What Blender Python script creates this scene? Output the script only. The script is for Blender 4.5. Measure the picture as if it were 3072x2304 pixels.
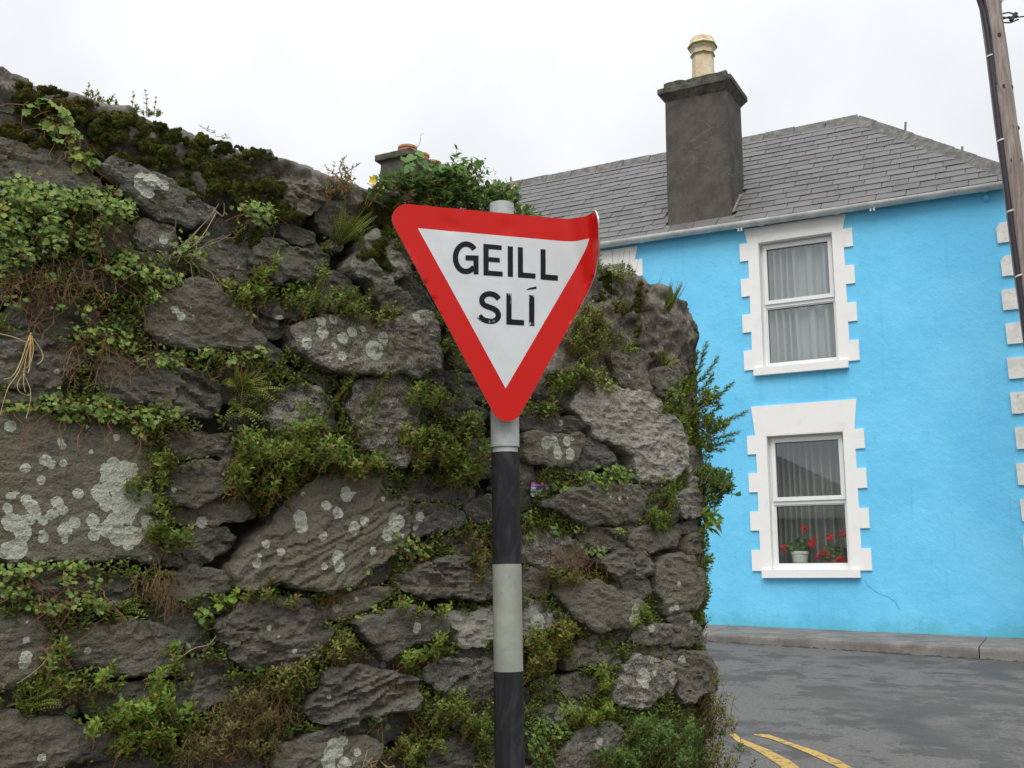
import bpy, math, random
import numpy as np
from mathutils import Vector, Matrix
from mathutils.geometry import delaunay_2d_cdt

for o in list(bpy.data.objects):
    bpy.data.objects.remove(o)
scene = bpy.context.scene
col = scene.collection
R = math.radians

# ------------------------------------------------------------------ camera, sky, sun, exposure
# the origin is the camera's eye point, +Y is straight ahead, the road lies about 1.4 m below
PITCH = R(10.4)
FPX, CX, CY = 3243.0, 1536.0, 1152.0
cam = bpy.data.cameras.new('camera')
cam.sensor_width = 36.0
cam.lens = 36.0 * FPX / 3072.0
cam.clip_start = 0.05
cam.clip_end = 2000.0
camo = bpy.data.objects.new('camera', cam)
camo.rotation_euler = (R(90) + PITCH, 0, 0)
col.objects.link(camo)
scene.camera = camo

SUN_EL = R(52)
world = bpy.data.worlds.new('World')
scene.world = world
world.use_nodes = True
wn, wl = world.node_tree.nodes, world.node_tree.links
wn.clear()
wout = wn.new('ShaderNodeOutputWorld')
wbg = wn.new('ShaderNodeBackground')
wbg.inputs['Strength'].default_value = 0.1
sky = wn.new('ShaderNodeTexSky')
sky.sky_type = 'NISHITA'
sky.sun_disc = False
sky.sun_elevation = SUN_EL
sky.sun_rotation = R(180)
sky.dust_density = 3.0
wtc = wn.new('ShaderNodeTexCoord')
wsep = wn.new('ShaderNodeSeparateXYZ')
wl.new(wtc.outputs['Generated'], wsep.inputs[0])
wcl = wn.new('ShaderNodeClamp')
wl.new(wsep.outputs['Z'], wcl.inputs['Value'])
wma = wn.new('ShaderNodeMath'); wma.operation = 'MULTIPLY_ADD'      # overcast sky: zenith three times the horizon
wma.inputs[1].default_value = 2.0 / 3.0
wma.inputs[2].default_value = 1.0 / 3.0
wl.new(wcl.outputs[0], wma.inputs[0])
wno = wn.new('ShaderNodeTexNoise')
wno.inputs['Scale'].default_value = 3.0
wno.inputs['Detail'].default_value = 5.0
wl.new(wtc.outputs['Generated'], wno.inputs['Vector'])
wmr = wn.new('ShaderNodeMapRange')
wmr.inputs['From Min'].default_value = 0.3
wmr.inputs['From Max'].default_value = 0.7
wmr.inputs['To Min'].default_value = 0.80
wmr.inputs['To Max'].default_value = 1.05
wl.new(wno.outputs['Fac'], wmr.inputs['Value'])
wmu = wn.new('ShaderNodeMath'); wmu.operation = 'MULTIPLY'
wl.new(wma.outputs[0], wmu.inputs[0]); wl.new(wmr.outputs[0], wmu.inputs[1])
wsc = wn.new('ShaderNodeVectorMath'); wsc.operation = 'SCALE'
wsc.inputs[0].default_value = (13.5, 13.9, 14.2)
wl.new(wmu.outputs[0], wsc.inputs['Scale'])
wmix = wn.new('ShaderNodeMix'); wmix.data_type = 'RGBA'
wmix.inputs['Factor'].default_value = 0.93
wl.new(sky.outputs['Color'], wmix.inputs['A'])
wl.new(wsc.outputs[0], wmix.inputs['B'])
wl.new(wmix.outputs['Result'], wbg.inputs['Color'])
wl.new(wbg.outputs[0], wout.inputs['Surface'])

sund = bpy.data.lights.new('sun', 'SUN')
sund.energy = 1.5
sund.angle = R(40)
sund.color = (1.0, 0.97, 0.93)
suno = bpy.data.objects.new('sun', sund)
suno.rotation_euler = (R(90) - SUN_EL, 0, R(-10))
suno.location = (0, -5, 10)
col.objects.link(suno)

scene.view_settings.view_transform = 'Standard'
scene.view_settings.look = 'None'
scene.view_settings.exposure = 0.38
scene.cycles.adaptive_threshold = 0.02
scene.cycles.max_bounces = 6
scene.cycles.diffuse_bounces = 3
scene.cycles.glossy_bounces = 3
scene.cycles.transparent_max_bounces = 8
scene.view_settings.gamma = 1.0
scene.view_settings.use_curve_mapping = False

# ------------------------------------------------------------------ projection helpers (photograph pixel -> ray)
CF = np.array([0, math.cos(PITCH), math.sin(PITCH)])
CU = np.array([0, -math.sin(PITCH), math.cos(PITCH)])
def ray(x, y):
    x = np.asarray(x, float); y = np.asarray(y, float)
    d = CF + np.zeros(x.shape + (3,))
    d = d - CU * ((y - CY) / FPX)[..., None]
    d[..., 0] += (x - CX) / FPX
    return d
def proj(p):
    p = np.asarray(p, float); d = p @ CF
    return CX + FPX * p[..., 0] / d, CY - FPX * (p @ CU) / d
REG = {}
for k, v in dict(R1=(0,180), R2=(700,400), R3=(0,756), R4=(700,900), R5=(0,1250), R6=(700,1400), R7=(0,1728), R8=(700,1728), Q1=(1500,700), Q2=(1500,1200), Q3=(1500,1728)).items():
    REG[k] = (v[0], v[1], 768/2212.)
for k, v in dict(A=(0,200), B=(0,968), C=(0,1536), D=(800,1536), G=(1280,768)).items():
    REG[k] = (v[0], v[1], 1024/2212.)
REG['H'] = (1080, 380, 540/2212.)
REG['S'] = (1150, 580, 700/1613.)
REG['P'] = (0, 0, 1.0)
def src(r, x, y):
    o = REG[r]
    return o[0] + x*o[2], o[1] + y*o[2]

# ------------------------------------------------------------------ noise
def _h(ix, iy, iz, seed):
    n = (ix.astype(np.int64)*374761393 + iy.astype(np.int64)*668265263 + iz.astype(np.int64)*2147483647 + seed*974711) & 0xFFFFFFFF
    n = ((n ^ (n >> 13)) * 1274126177) & 0xFFFFFFFF
    n = n ^ (n >> 16)
    return (n & 0xFFFFFF) / float(0xFFFFFF)
def vnoise(x, y, z=0.0, seed=0):
    x = np.asarray(x, float); y = np.asarray(y, float); z = np.zeros_like(x) + z
    ix, iy, iz = np.floor(x), np.floor(y), np.floor(z)
    fx, fy, fz = x-ix, y-iy, z-iz
    fx = fx*fx*(3-2*fx); fy = fy*fy*(3-2*fy); fz = fz*fz*(3-2*fz)
    r = 0
    for dx in (0, 1):
        for dy in (0, 1):
            for dz in (0, 1):
                w = (fx if dx else 1-fx)*(fy if dy else 1-fy)*(fz if dz else 1-fz)
                r = r + w*_h(ix+dx, iy+dy, iz+dz, seed)
    return r*2-1
def fbm(x, y, z=0.0, seed=0, octv=4, gain=0.5):
    a, s, f = 1.0, 0.0, 1.0
    for i in range(octv):
        s = s + a*vnoise(np.asarray(x)*f, np.asarray(y)*f, np.asarray(z)*f, seed+i*17)
        a *= gain; f *= 2.03
    return s

def dens(P, step, closed=True):
    out = []
    for i in range(len(P) if closed else len(P)-1):
        a, b = np.asarray(P[i]), np.asarray(P[(i+1) % len(P)]); k = max(1, int(np.linalg.norm(b-a)/step))
        out += [a+(b-a)*j/k for j in range(k)]
    if not closed: out.append(np.asarray(P[-1]))
    return np.array(out)

# ------------------------------------------------------------------ object helpers
def tag(o, label=None, cat=None, group=None, kind=None):
    if label: o['label'] = label
    if cat: o['category'] = cat
    if group: o['group'] = group
    if kind: o['kind'] = kind
    return o
def empty(name, loc, label=None, cat=None, group=None):
    o = bpy.data.objects.new(name, None)
    o.empty_display_size = 0.1
    o.location = tuple(float(v) for v in loc)
    col.objects.link(o)
    return tag(o, label, cat, group)
def wloc(o):
    v = np.zeros(3)
    while o is not None:
        v = v + np.array(o.location); o = o.parent
    return v
def mesh(name, V, F, mats=None, attrs=None, smooth=False, mi=None, colors=None):
    me = bpy.data.meshes.new(name)
    V = np.asarray(V, dtype=np.float32).reshape(-1, 3)
    if isinstance(F, np.ndarray):
        n, k = F.shape
        me.vertices.add(len(V)); me.vertices.foreach_set('co', V.ravel())
        me.loops.add(n*k); me.loops.foreach_set('vertex_index', F.astype(np.int32).ravel())
        me.polygons.add(n)
        me.polygons.foreach_set('loop_start', np.arange(0, n*k, k, dtype=np.int32))
        me.update(calc_edges=True)
        me.validate()
    else:
        me.from_pydata([tuple(map(float, v)) for v in V], [], [tuple(int(i) for i in f) for f in F])
        me.update()
    for m in (mats if isinstance(mats, (list, tuple)) else [mats]):
        if m: me.materials.append(m)
    if mi is not None:
        me.polygons.foreach_set('material_index', np.asarray(mi, dtype=np.int32))
    if smooth == 'side':
        k = np.zeros(len(me.polygons), dtype=np.int32); me.polygons.foreach_get('loop_total', k); me.polygons.foreach_set('use_smooth', k < 5)
    else:
        me.polygons.foreach_set('use_smooth', np.full(len(me.polygons), bool(smooth)))
    if attrs:
        for k, a in attrs.items():
            at = me.attributes.new(k, 'FLOAT', 'POINT')
            at.data.foreach_set('value', np.asarray(a, dtype=np.float32))
    if colors is not None:
        at = me.attributes.new('tint', 'FLOAT_COLOR', 'POINT')
        c = np.ones((len(V), 4), dtype=np.float32); c[:, :3] = colors
        at.data.foreach_set('color', c.ravel())
    return me
def obj(name, V, F, mats=None, parent=None, loc=None, **kw):
    """one mesh object from world-space vertices"""
    V = np.asarray(V, dtype=float).reshape(-1, 3)
    if parent is not None:
        base = wloc(parent); me = mesh(name, V - base, F, mats, **kw)
        o = bpy.data.objects.new(name, me); o.parent = parent
    else:
        base = np.zeros(3) if loc is None else np.asarray(loc, float)
        me = mesh(name, V - base, F, mats, **kw)
        o = bpy.data.objects.new(name, me); o.location = tuple(base)
    col.objects.link(o)
    return o
class MB:
    """collects polygons"""
    def __init__(s): s.v = []; s.f = []
    def add(s, V, F):
        b = len(s.v); s.v += [tuple(map(float, p)) for p in V]; s.f += [tuple(i+b for i in f) for f in F]; return s
    def box8(s, p):   # p: 8 points, bottom ring 0-3, top ring 4-7
        return s.add(p, [(3,2,1,0),(4,5,6,7),(0,1,5,4),(1,2,6,5),(2,3,7,6),(3,0,4,7)])
    def prism(s, ring0, ring1, caps=True):
        n = len(ring0); F = [(i,(i+1)%n,n+(i+1)%n,n+i) for i in range(n)]
        if caps: F += [tuple(range(n-1,-1,-1)), tuple(range(n, 2*n))]
        return s.add(list(ring0)+list(ring1), F)
    def tube(s, pts, r, sides=8, caps=True):
        pts = [np.asarray(p, float) for p in pts]; rs = r if isinstance(r, (list, tuple)) else [r]*len(pts)
        rings = []
        for i, p in enumerate(pts):
            d = pts[min(i+1, len(pts)-1)] - pts[max(i-1, 0)]; d = d/np.linalg.norm(d)
            a = np.cross(d, [0.31, 0.17, 0.94]) if abs(d[2]) < 0.9 else np.cross(d, [1, 0, 0.1])
            a = a/np.linalg.norm(a); b = np.cross(d, a)
            rings.append([p + rs[i]*(a*math.cos(2*math.pi*k/sides)+b*math.sin(2*math.pi*k/sides)) for k in range(sides)])
        V = [q for rg in rings for q in rg]; F = []
        for i in range(len(pts)-1):
            for k in range(sides):
                k2 = (k+1) % sides
                F.append((i*sides+k, i*sides+k2, (i+1)*sides+k2, (i+1)*sides+k))
        if caps:      # caps have vertices of their own, so the sides shade as a clean cylinder
            b = len(V); V = V + list(rings[0]) + list(rings[-1])
            F += [tuple(b+k for k in range(sides-1,-1,-1)), tuple(b+sides+k for k in range(sides))]
        return s.add(V, F)
    def build(s, name, mat, parent=None, loc=None, **kw):
        return obj(name, s.v, s.f, mat, parent, loc, **kw)

# ------------------------------------------------------------------ material helpers
class NT:
    def __init__(s, name):
        s.m = bpy.data.materials.new(name); s.m.use_nodes = True
        s.t = s.m.node_tree; s.n = s.t.nodes; s.l = s.t.links
        s.b = s.n['Principled BSDF']
        s.tc = s.n.new('ShaderNodeTexCoord')
        s.pos = s.n.new('ShaderNodeNewGeometry').outputs['Position']
    def link(s, a, b): s.l.new(a, b)
    def val(s, inp, v):
        if hasattr(v, 'links') or hasattr(v, 'is_linked'): s.l.new(v, inp)
        else: inp.default_value = v
    def mapping(s, scale=(1,1,1), rot=(0,0,0), vec=None, loc=(0,0,0)):
        n = s.n.new('ShaderNodeMapping'); n.inputs['Scale'].default_value = scale; n.inputs['Rotation'].default_value = rot; n.inputs['Location'].default_value = loc
        s.l.new(vec if vec is not None else s.pos, n.inputs['Vector']); return n.outputs[0]
    def noise(s, scale, detail=4, rough=0.55, vec=None, dist=0.0):
        n = s.n.new('ShaderNodeTexNoise'); n.inputs['Scale'].default_value = scale; n.inputs['Detail'].default_value = detail
        n.inputs['Roughness'].default_value = rough; n.inputs['Distortion'].default_value = dist
        s.l.new(vec if vec is not None else s.pos, n.inputs['Vector']); return n.outputs['Fac']
    def voro(s, scale, vec=None, feature='F1', out='Distance'):
        n = s.n.new('ShaderNodeTexVoronoi'); n.inputs['Scale'].default_value = scale; n.feature = feature
        s.l.new(vec if vec is not None else s.pos, n.inputs['Vector']); return n.outputs[out]
    def ramp(s, fac, lo, hi, a=0.0, b=1.0, smooth=True):
        n = s.n.new('ShaderNodeMapRange'); n.interpolation_type = 'SMOOTHSTEP' if smooth else 'LINEAR'
        s.l.new(fac, n.inputs['Value'])
        for k, v in (('From Min', lo), ('From Max', hi), ('To Min', a), ('To Max', b)): n.inputs[k].default_value = v
        return n.outputs[0]
    def math(s, op, a, b=0.0, c=None):
        n = s.n.new('ShaderNodeMath'); n.operation = op; s.val(n.inputs[0], a); s.val(n.inputs[1], b)
        if c is not None: s.val(n.inputs[2], c)
        return n.outputs[0]
    def mix(s, fac, a, b, mode='MIX'):
        n = s.n.new('ShaderNodeMix'); n.data_type = 'RGBA'; n.blend_type = mode
        s.val(n.inputs['Factor'], fac)
        for k, v in (('A', a), ('B', b)):
            if isinstance(v, tuple): n.inputs[k].default_value = v if len(v) == 4 else v + (1,)
            else: s.l.new(v, n.inputs[k])
        return n.outputs['Result']
    def attr(s, name, out='Fac', typ='GEOMETRY'):
        n = s.n.new('ShaderNodeAttribute'); n.attribute_name = name; n.attribute_type = typ; return n.outputs[out]
    def bump(s, h, strength=0.5, dist=0.01, normal=None):
        n = s.n.new('ShaderNodeBump'); n.inputs['Strength'].default_value = strength; n.inputs['Distance'].default_value = dist
        s.l.new(h, n.inputs['Height'])
        if normal is not None: s.l.new(normal, n.inputs['Normal'])
        return n.outputs[0]
    def done(s, color=None, rough=0.8, normal=None, metal=0.0, spec=0.5):
        if color is not None: s.val(s.b.inputs['Base Color'], color if not isinstance(color, tuple) else (color if len(color) == 4 else color+(1,)))
        s.val(s.b.inputs['Roughness'], rough)
        s.b.inputs['Metallic'].default_value = metal
        s.b.inputs['Specular IOR Level'].default_value = spec
        if normal is not None: s.l.new(normal, s.b.inputs['Normal'])
        return s.m
def plain(name, c, rough=0.7, metal=0.0, spec=0.5, var=0.12, scale=6.0):
    t = NT(name)
    f = t.ramp(t.noise(scale, 5), 0.3, 0.7, 1-var, 1+var)
    n = t.n.new('ShaderNodeVectorMath'); n.operation = 'SCALE'; n.inputs[0].default_value = c; t.l.new(f, n.inputs['Scale'])
    return t.done(n.outputs[0], rough, metal=metal, spec=spec, normal=t.bump(t.noise(scale*12, 3), 0.15, 0.004))
# ------------------------------------------------------------------ road and pavement
FA = R(28)
FD = np.array([math.cos(FA), -math.sin(FA), 0.0])      # along the house front, to the right
FN = np.array([-math.sin(FA), -math.cos(FA), 0.0])     # out of the house front
_r = ray(2430, 1500)
FP = _r*(13.6/_r[1]); FP[2] = 0
UP = np.array([0, 0, 1.0])
def HP(u, z, off=0.0):
    return FP + FD*u + FN*off + UP*z
def fac(x, y, off=0.0):
    r = ray(x, y); t = ((FP + FN*off) @ FN)/(r @ FN); p = r*t
    return (p-FP) @ FD, p[2]
def base_z(u): return -0.565 - 0.0239*(u+0.0)
def kerb_top(u): return -0.6245 - 0.0261*u
def kerb_bot(u): return -0.7205 - 0.0369*u
KW = 1.10
# road plane through the kerb foot and a point under the camera
_a, _b, _c = HP(-0.97, kerb_bot(-0.97), KW), HP(2.36, kerb_bot(2.36), KW), np.array([0, 0, -1.42])
RN = np.cross(_b-_a, _c-_a); RN = RN/np.linalg.norm(RN); RN = RN*np.sign(RN[2])
def road_z(x, y): return (RN @ _a - RN[0]*x - RN[1]*y)/RN[2]
def road_pt(px, py, lift=0.0):
    r = ray(px, py); p = r*((RN @ _a)/(r @ RN)); return p + UP*lift

t = NT('asphalt')
big = t.noise(0.62, 7, 0.62, dist=0.35)
worn = t.ramp(big, 0.40, 0.50)
blot = t.ramp(t.noise(1.9, 8, 0.74), 0.50, 0.55)
fine = t.noise(55, 5, 0.8)
c = t.mix(t.math('MULTIPLY', worn, t.math('SUBTRACT', 1.0, t.math('MULTIPLY', blot, 0.75))), (0.068, 0.066, 0.064), (0.165, 0.160, 0.153))
c = t.mix(t.ramp(t.noise(0.35, 3), 0.4, 0.62, 0, 0.3), c, (0.14, 0.134, 0.125))
c = t.mix(t.ramp(fine, 0.38, 0.62, 0, 0.55), c, (0.055, 0.054, 0.052))
c = t.mix(t.ramp(t.voro(60), 0.0, 0.25, 0.4, 0.0), c, (0.30, 0.29, 0.27))
asphalt = t.done(c, t.ramp(worn, 0, 1, 0.62, 0.8), t.bump(t.noise(120, 3, 0.7), 0.6, 0.01), spec=0.18)

V = []; F = []
gx = [-250, -60, -20, -8, -4, 0, 3, 6, 9, 14, 25, 60, 250]; gy = [-150, -40, -12, -4, 0, 3, 6, 9, 12, 15, 20, 40, 90, 350]
for y in gy:
    for x in gx:
        V.append((x, y, road_z(min(max(x, -30), 30), min(y, 18))))
for j in range(len(gy)-1):
    for i in range(len(gx)-1):
        a = j*len(gx)+i; F.append((a, a+1, a+1+len(gx), a+len(gx)))
tag(obj('road', V, F, asphalt), kind='structure')

t = NT('yellow_paint')
wear = t.noise(26, 5, 0.7)
c = t.mix(t.ramp(wear, 0.40, 0.47), (0.12, 0.105, 0.07), t.mix(t.noise(9, 4), (0.40, 0.25, 0.055), (0.50, 0.34, 0.11)))
yellow = t.done(c, 0.75, t.bump(t.noise(120, 3, 0.7), 0.4, 0.006), spec=0.3)
def strip(name, lft, rgt, mat, lift, jag=0.006, n=60, seed=1, shrink=0.13):
    """painted strip between two photograph polylines laid on the road"""
    def samp(pl):
        P = np.array([road_pt(x, y, lift) for x, y in pl]); d = np.r_[0, np.cumsum(np.linalg.norm(np.diff(P, axis=0), axis=1))]
        q = np.linspace(0, d[-1], n); return np.stack([np.interp(q, d, P[:, k]) for k in range(3)], 1)
    A, B = samp(lft), samp(rgt)
    w = (B-A)/np.linalg.norm(B-A, axis=1)[:, None]
    wd = np.linalg.norm(B-A, axis=1)[:, None]; A = A + w*wd*shrink; B = B - w*wd*shrink
    A = A + w*(fbm(np.arange(n)*0.6, np.zeros(n)+seed, seed=seed)*jag)[:, None]
    B = B + w*(fbm(np.arange(n)*0.6, np.zeros(n)+seed+9, seed=seed)*jag)[:, None]
    V = np.concatenate([A, B]); F = [(i, i+n, i+n+1, i+1) for i in range(n-1)]
    return tag(obj(name, V, F, mat), kind='structure')
def Yz(x, y): return 2000 + x/2.0634, 1728 + y/2.0634
strip('yellow_line', [Yz(380,985), Yz(430,1030), Yz(560,1095), Yz(690,1185), Yz(800,1290), Yz(900,1420)], [Yz(420,965), Yz(460,1005), Yz(640,1075), Yz(780,1145), Yz(900,1240), Yz(1040,1380)], yellow, 0.004, seed=3)
strip('yellow_line', [Yz(535,990), Yz(640,1015), Yz(780,1065), Yz(890,1115), Yz(1040,1185), Yz(1240,1300)], [Yz(545,980), Yz(630,980), Yz(780,1035), Yz(940,1085), Yz(1060,1135), Yz(1320,1270)], yellow, 0.004, seed=7)
t = NT('faded_white_paint')
wear = t.noise(11, 5, 0.7, vec=t.mapping((0.4, 2.0, 1), (0, 0, R(-28))))
t2m = t.done((0.33, 0.32, 0.30), 0.8, spec=0.3)
tr = t.n.new('ShaderNodeBsdfTransparent'); mx = t.n.new('ShaderNodeMixShader')
t.l.new(t.ramp(wear, 0.50, 0.66, 0, 0.6), mx.inputs[0]); t.l.new(tr.outputs[0], mx.inputs[1]); t.l.new(t.b.outputs[0], mx.inputs[2])
t.l.new(mx.outputs[0], t.n['Material Output'].inputs['Surface'])
strip('worn_white_line', [Yz(1150,580), Yz(1500,600), Yz(1800,640), Yz(2300,672)], [Yz(1150,562), Yz(1500,584), Yz(1800,612), Yz(2300,645)], t2m, 0.004, seed=11)
# pavement with kerb: slabs butted end to end, kerb stones in front
t = NT('pavement_concrete')
c = t.mix(t.ramp(t.noise(3.2, 6, 0.65), 0.35, 0.65), (0.15, 0.138, 0.125), (0.24, 0.224, 0.204))
c = t.mix(t.ramp(t.noise(7, 5, 0.6, vec=t.mapping((0.3, 1.4, 1), (0, 0, R(-28)))), 0.5, 0.72, 0, 0.5), c, (0.07, 0.068, 0.062))
c = t.mix(t.ramp(t.noise(130, 3), 0.4, 0.75, 0, 0.4), c, (0.06, 0.058, 0.054))
conc = t.done(c, 0.85, t.bump(t.noise(90, 4, 0.7), 0.4, 0.008), spec=0.3)
pav = empty('pavement', HP(0, base_z(0), 0.5)); tag(pav, kind='structure')
cuts = [-9.0, -6.4, -3.7, -1.05, 1.93, 4.6, 8.0]
for i in range(len(cuts)-1):
    a, b = cuts[i]+0.006, cuts[i+1]-0.006
    zt = lambda u, o: base_z(u) + (kerb_top(u)-base_z(u))*o/KW
    kw = 0.16
    def blk(o0, o1, zlo, u0, u1):
        p = [HP(u0, zlo(u0), o0), HP(u1, zlo(u1), o0), HP(u1, zlo(u1), o1), HP(u0, zlo(u0), o1),
             HP(u0, zt(u0, o0), o0), HP(u1, zt(u1, o0), o0), HP(u1, zt(u1, o1), o1), HP(u0, zt(u0, o1), o1)]
        return [p[3], p[2], p[1], p[0], p[7], p[6], p[5], p[4]]
    MB().box8(blk(-0.05, KW-kw-0.004, lambda u: kerb_bot(u)-0.3, a, b)).build('paving_slab', conc, pav)
    # kerb stone with a rounded, slightly broken arris
    n = 36; uu = np.linspace(a, b, n); prof = []
    for u in uu:
        j = 0.006*float(fbm(u*3, 0.5, seed=4))
        zk = zt(u, KW)
        prof.append([HP(u, kerb_bot(u)-0.3, KW-kw), HP(u, zt(u, KW-kw)+0.001, KW-kw), HP(u, zk+0.002, KW-0.03+j), HP(u, zk-0.012, KW-0.006+j), HP(u, zk-0.035, KW+j), HP(u, kerb_bot(u)-0.3, KW+0.02+j)])
    Vv = [q for p in prof for q in p]; k = 6
    Ff = [(i2*k+m, (i2+1)*k+m, (i2+1)*k+m+1, i2*k+m+1) for i2 in range(n-1) for m in range(k-1)] + [tuple(range(k)), tuple((n-1)*k+m for m in range(k-1, -1, -1))]
    obj('kerb_stone', Vv, Ff, conc, pav)
random.seed(5)
# dark grime with small weeds along the foot of the kerb
t = NT('gutter_grime')
gr = t.done(t.mix(t.noise(14, 5), (0.02, 0.022, 0.014), (0.06, 0.055, 0.04)), 0.9)
mb = MB()
for k in range(170):
    u = random.uniform(-3.0, 3.5); s = random.uniform(0.015, 0.05)
    p = HP(u, kerb_bot(u), KW+0.02+random.random()*0.05); p[2] = road_z(p[0], p[1])
    a0 = random.random()*6.28
    ring = [p + np.array([math.cos(a0+i*1.2566)*s*random.uniform(.7,1.5)*1.6, math.sin(a0+i*1.2566)*s*0.8, -0.004]) for i in range(5)]
    mb.add(ring + [p+UP*s*0.35], [(i, (i+1) % 5, 5) for i in range(5)])
tag(mb.build('gutter_dirt', gr), 'dark grit and dirt lying along the foot of the kerb', 'dirt', kind='stuff')

# ------------------------------------------------------------------ the blue house
house = empty('blue_house', HP(-2.5, -0.6, -2.0), 'sky blue rendered two storey house with slate roof and white window surrounds', 'house')
t = NT('blue_render')
c = t.mix(t.ramp(t.noise(1.3, 5, 0.6), 0.38, 0.62), (0.150, 0.57, 0.88), (0.180, 0.62, 0.91))
c = t.mix(t.ramp(t.noise(4.5, 6, 0.7), 0.55, 0.75, 0, 0.35), c, (0.11, 0.48, 0.80))
sp = t.n.new('ShaderNodeSeparateXYZ'); t.l.new(t.pos, sp.inputs[0])
low = t.math('SUBTRACT', t.ramp(sp.outputs['Z'], -0.62, -0.05, 1.0, 0.0, False), t.math('MULTIPLY', t.noise(3.2, 6, 0.7), 1.25))
c = t.mix(t.ramp(low, -0.12, 0.35, 0, 0.75), c, (0.10, 0.44, 0.55))
strk = t.noise(5, 5, 0.7, vec=t.mapping((2.2, 2.2, 0.16)))
c = t.mix(t.ramp(strk, 0.56, 0.74, 0, 0.28), c, (0.09, 0.36, 0.55))
crk = t.voro(1.35, vec=t.mapping((1, 1, 1.3)), feature='DISTANCE_TO_EDGE')
crk = t.math('ADD', crk, t.math('MULTIPLY', t.math('SUBTRACT', t.noise(9, 5, 0.7), 0.5), 0.05))
crm = t.math('MULTIPLY', t.ramp(t.math('ABSOLUTE', crk), 0.0, 0.0045, 1, 0), t.ramp(t.noise(0.9, 2), 0.55, 0.66))
c = t.mix(t.math('MULTIPLY', crm, 0.22), c, (0.05, 0.20, 0.25))
dots = t.math('MULTIPLY', t.ramp(t.voro(14), 0.02, 0.035, 1, 0), t.ramp(t.noise(2.5, 3), 0.5, 0.6))
c = t.mix(t.math('MULTIPLY', dots, 0.7), c, (0.04, 0.13, 0.15))
bm = t.bump(t.noise(3.0, 6, 0.65), 0.35, 0.05)
bm = t.bump(t.noise(55, 4, 0.6), 0.35, 0.006, bm)
blue = t.done(c, 0.72, bm, spec=0.3)
t = NT('white_masonry_paint')
c = t.mix(t.ramp(t.noise(5, 6, 0.7), 0.5, 0.8, 0, 0.5), (0.83, 0.82, 0.79), (0.66, 0.65, 0.61))
c = t.mix(t.ramp(t.noise(24, 5, 0.7), 0.62, 0.78, 0, 0.35), c, (0.35, 0.34, 0.29))
white = t.done(c, 0.65, t.bump(t.noise(40, 4), 0.25, 0.005), spec=0.35)
t = NT('white_plastic')
c = t.mix(t.ramp(t.noise(9, 5, 0.7), 0.55, 0.8, 0, 0.4), (0.80, 0.81, 0.79), (0.62, 0.62, 0.56))
pvc = t.done(c, 0.35, spec=0.5)
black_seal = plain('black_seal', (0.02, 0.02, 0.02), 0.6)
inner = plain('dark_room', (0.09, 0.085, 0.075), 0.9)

U0, U1 = -10.2, 2.62
WC = -0.03                                  # centre of the windows we look at
WIN = [(WC, 0.16, 1.865, 2.25, True), (WC, 2.755, 4.46, 4.665, False), (WC-2.86, 2.755, 4.46, 4.665, False), (WC-2.86, 0.16, 1.865, 2.25, False), (WC-5.72, 2.755, 4.46, 4.665, False)]
OW = 0.492                                  # half width of the openings
us = sorted({U0, U1} | {w[0]+s*OW for w in WIN for s in (-1, 1)})
zs = [-1.1, 0.16, 1.865, 2.755, 4.46, 4.80]
mb = MB()
def inopen(u, z): return any(abs(u-w[0]) < OW and w[1] < z < w[2] for w in WIN)
for i in range(len(us)-1):
    for j in range(len(zs)-1):
        if not inopen((us[i]+us[i+1])/2, (zs[j]+zs[j+1])/2):
            q = [HP(us[i], zs[j]), HP(us[i+1], zs[j]), HP(us[i+1], zs[j+1]), HP(us[i], zs[j+1])]
            qb = [p - FN*0.3 for p in q]
            mb.box8([q[0], q[1], qb[1], qb[0], q[3], q[2], qb[2], qb[3]])
DEP = 4.2
for (u0, u1, o0, o1) in ((U0, U1, -DEP, -DEP-0.3), (U1-0.3, U1, -0.301, -DEP), (U0, U0+0.3, -0.301, -DEP)):
    mb.box8([HP(u0, -1.1, o0), HP(u1, -1.1, o0), HP(u1, -1.1, o1), HP(u0, -1.1, o1), HP(u0, 4.8, o0), HP(u1, 4.8, o0), HP(u1, 4.8, o1), HP(u0, 4.8, o1)])
wallo = mb.build('wall', blue, house)
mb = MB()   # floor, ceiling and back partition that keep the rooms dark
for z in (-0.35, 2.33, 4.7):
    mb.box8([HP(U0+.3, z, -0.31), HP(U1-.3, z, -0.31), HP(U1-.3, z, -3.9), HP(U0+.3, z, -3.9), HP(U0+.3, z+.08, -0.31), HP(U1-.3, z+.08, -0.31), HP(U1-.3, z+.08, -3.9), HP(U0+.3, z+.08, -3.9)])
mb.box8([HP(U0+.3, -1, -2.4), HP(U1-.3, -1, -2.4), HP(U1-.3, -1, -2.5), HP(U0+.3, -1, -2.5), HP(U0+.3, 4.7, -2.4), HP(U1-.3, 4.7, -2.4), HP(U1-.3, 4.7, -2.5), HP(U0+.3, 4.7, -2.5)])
mb.build('floor', inner, house)

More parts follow.
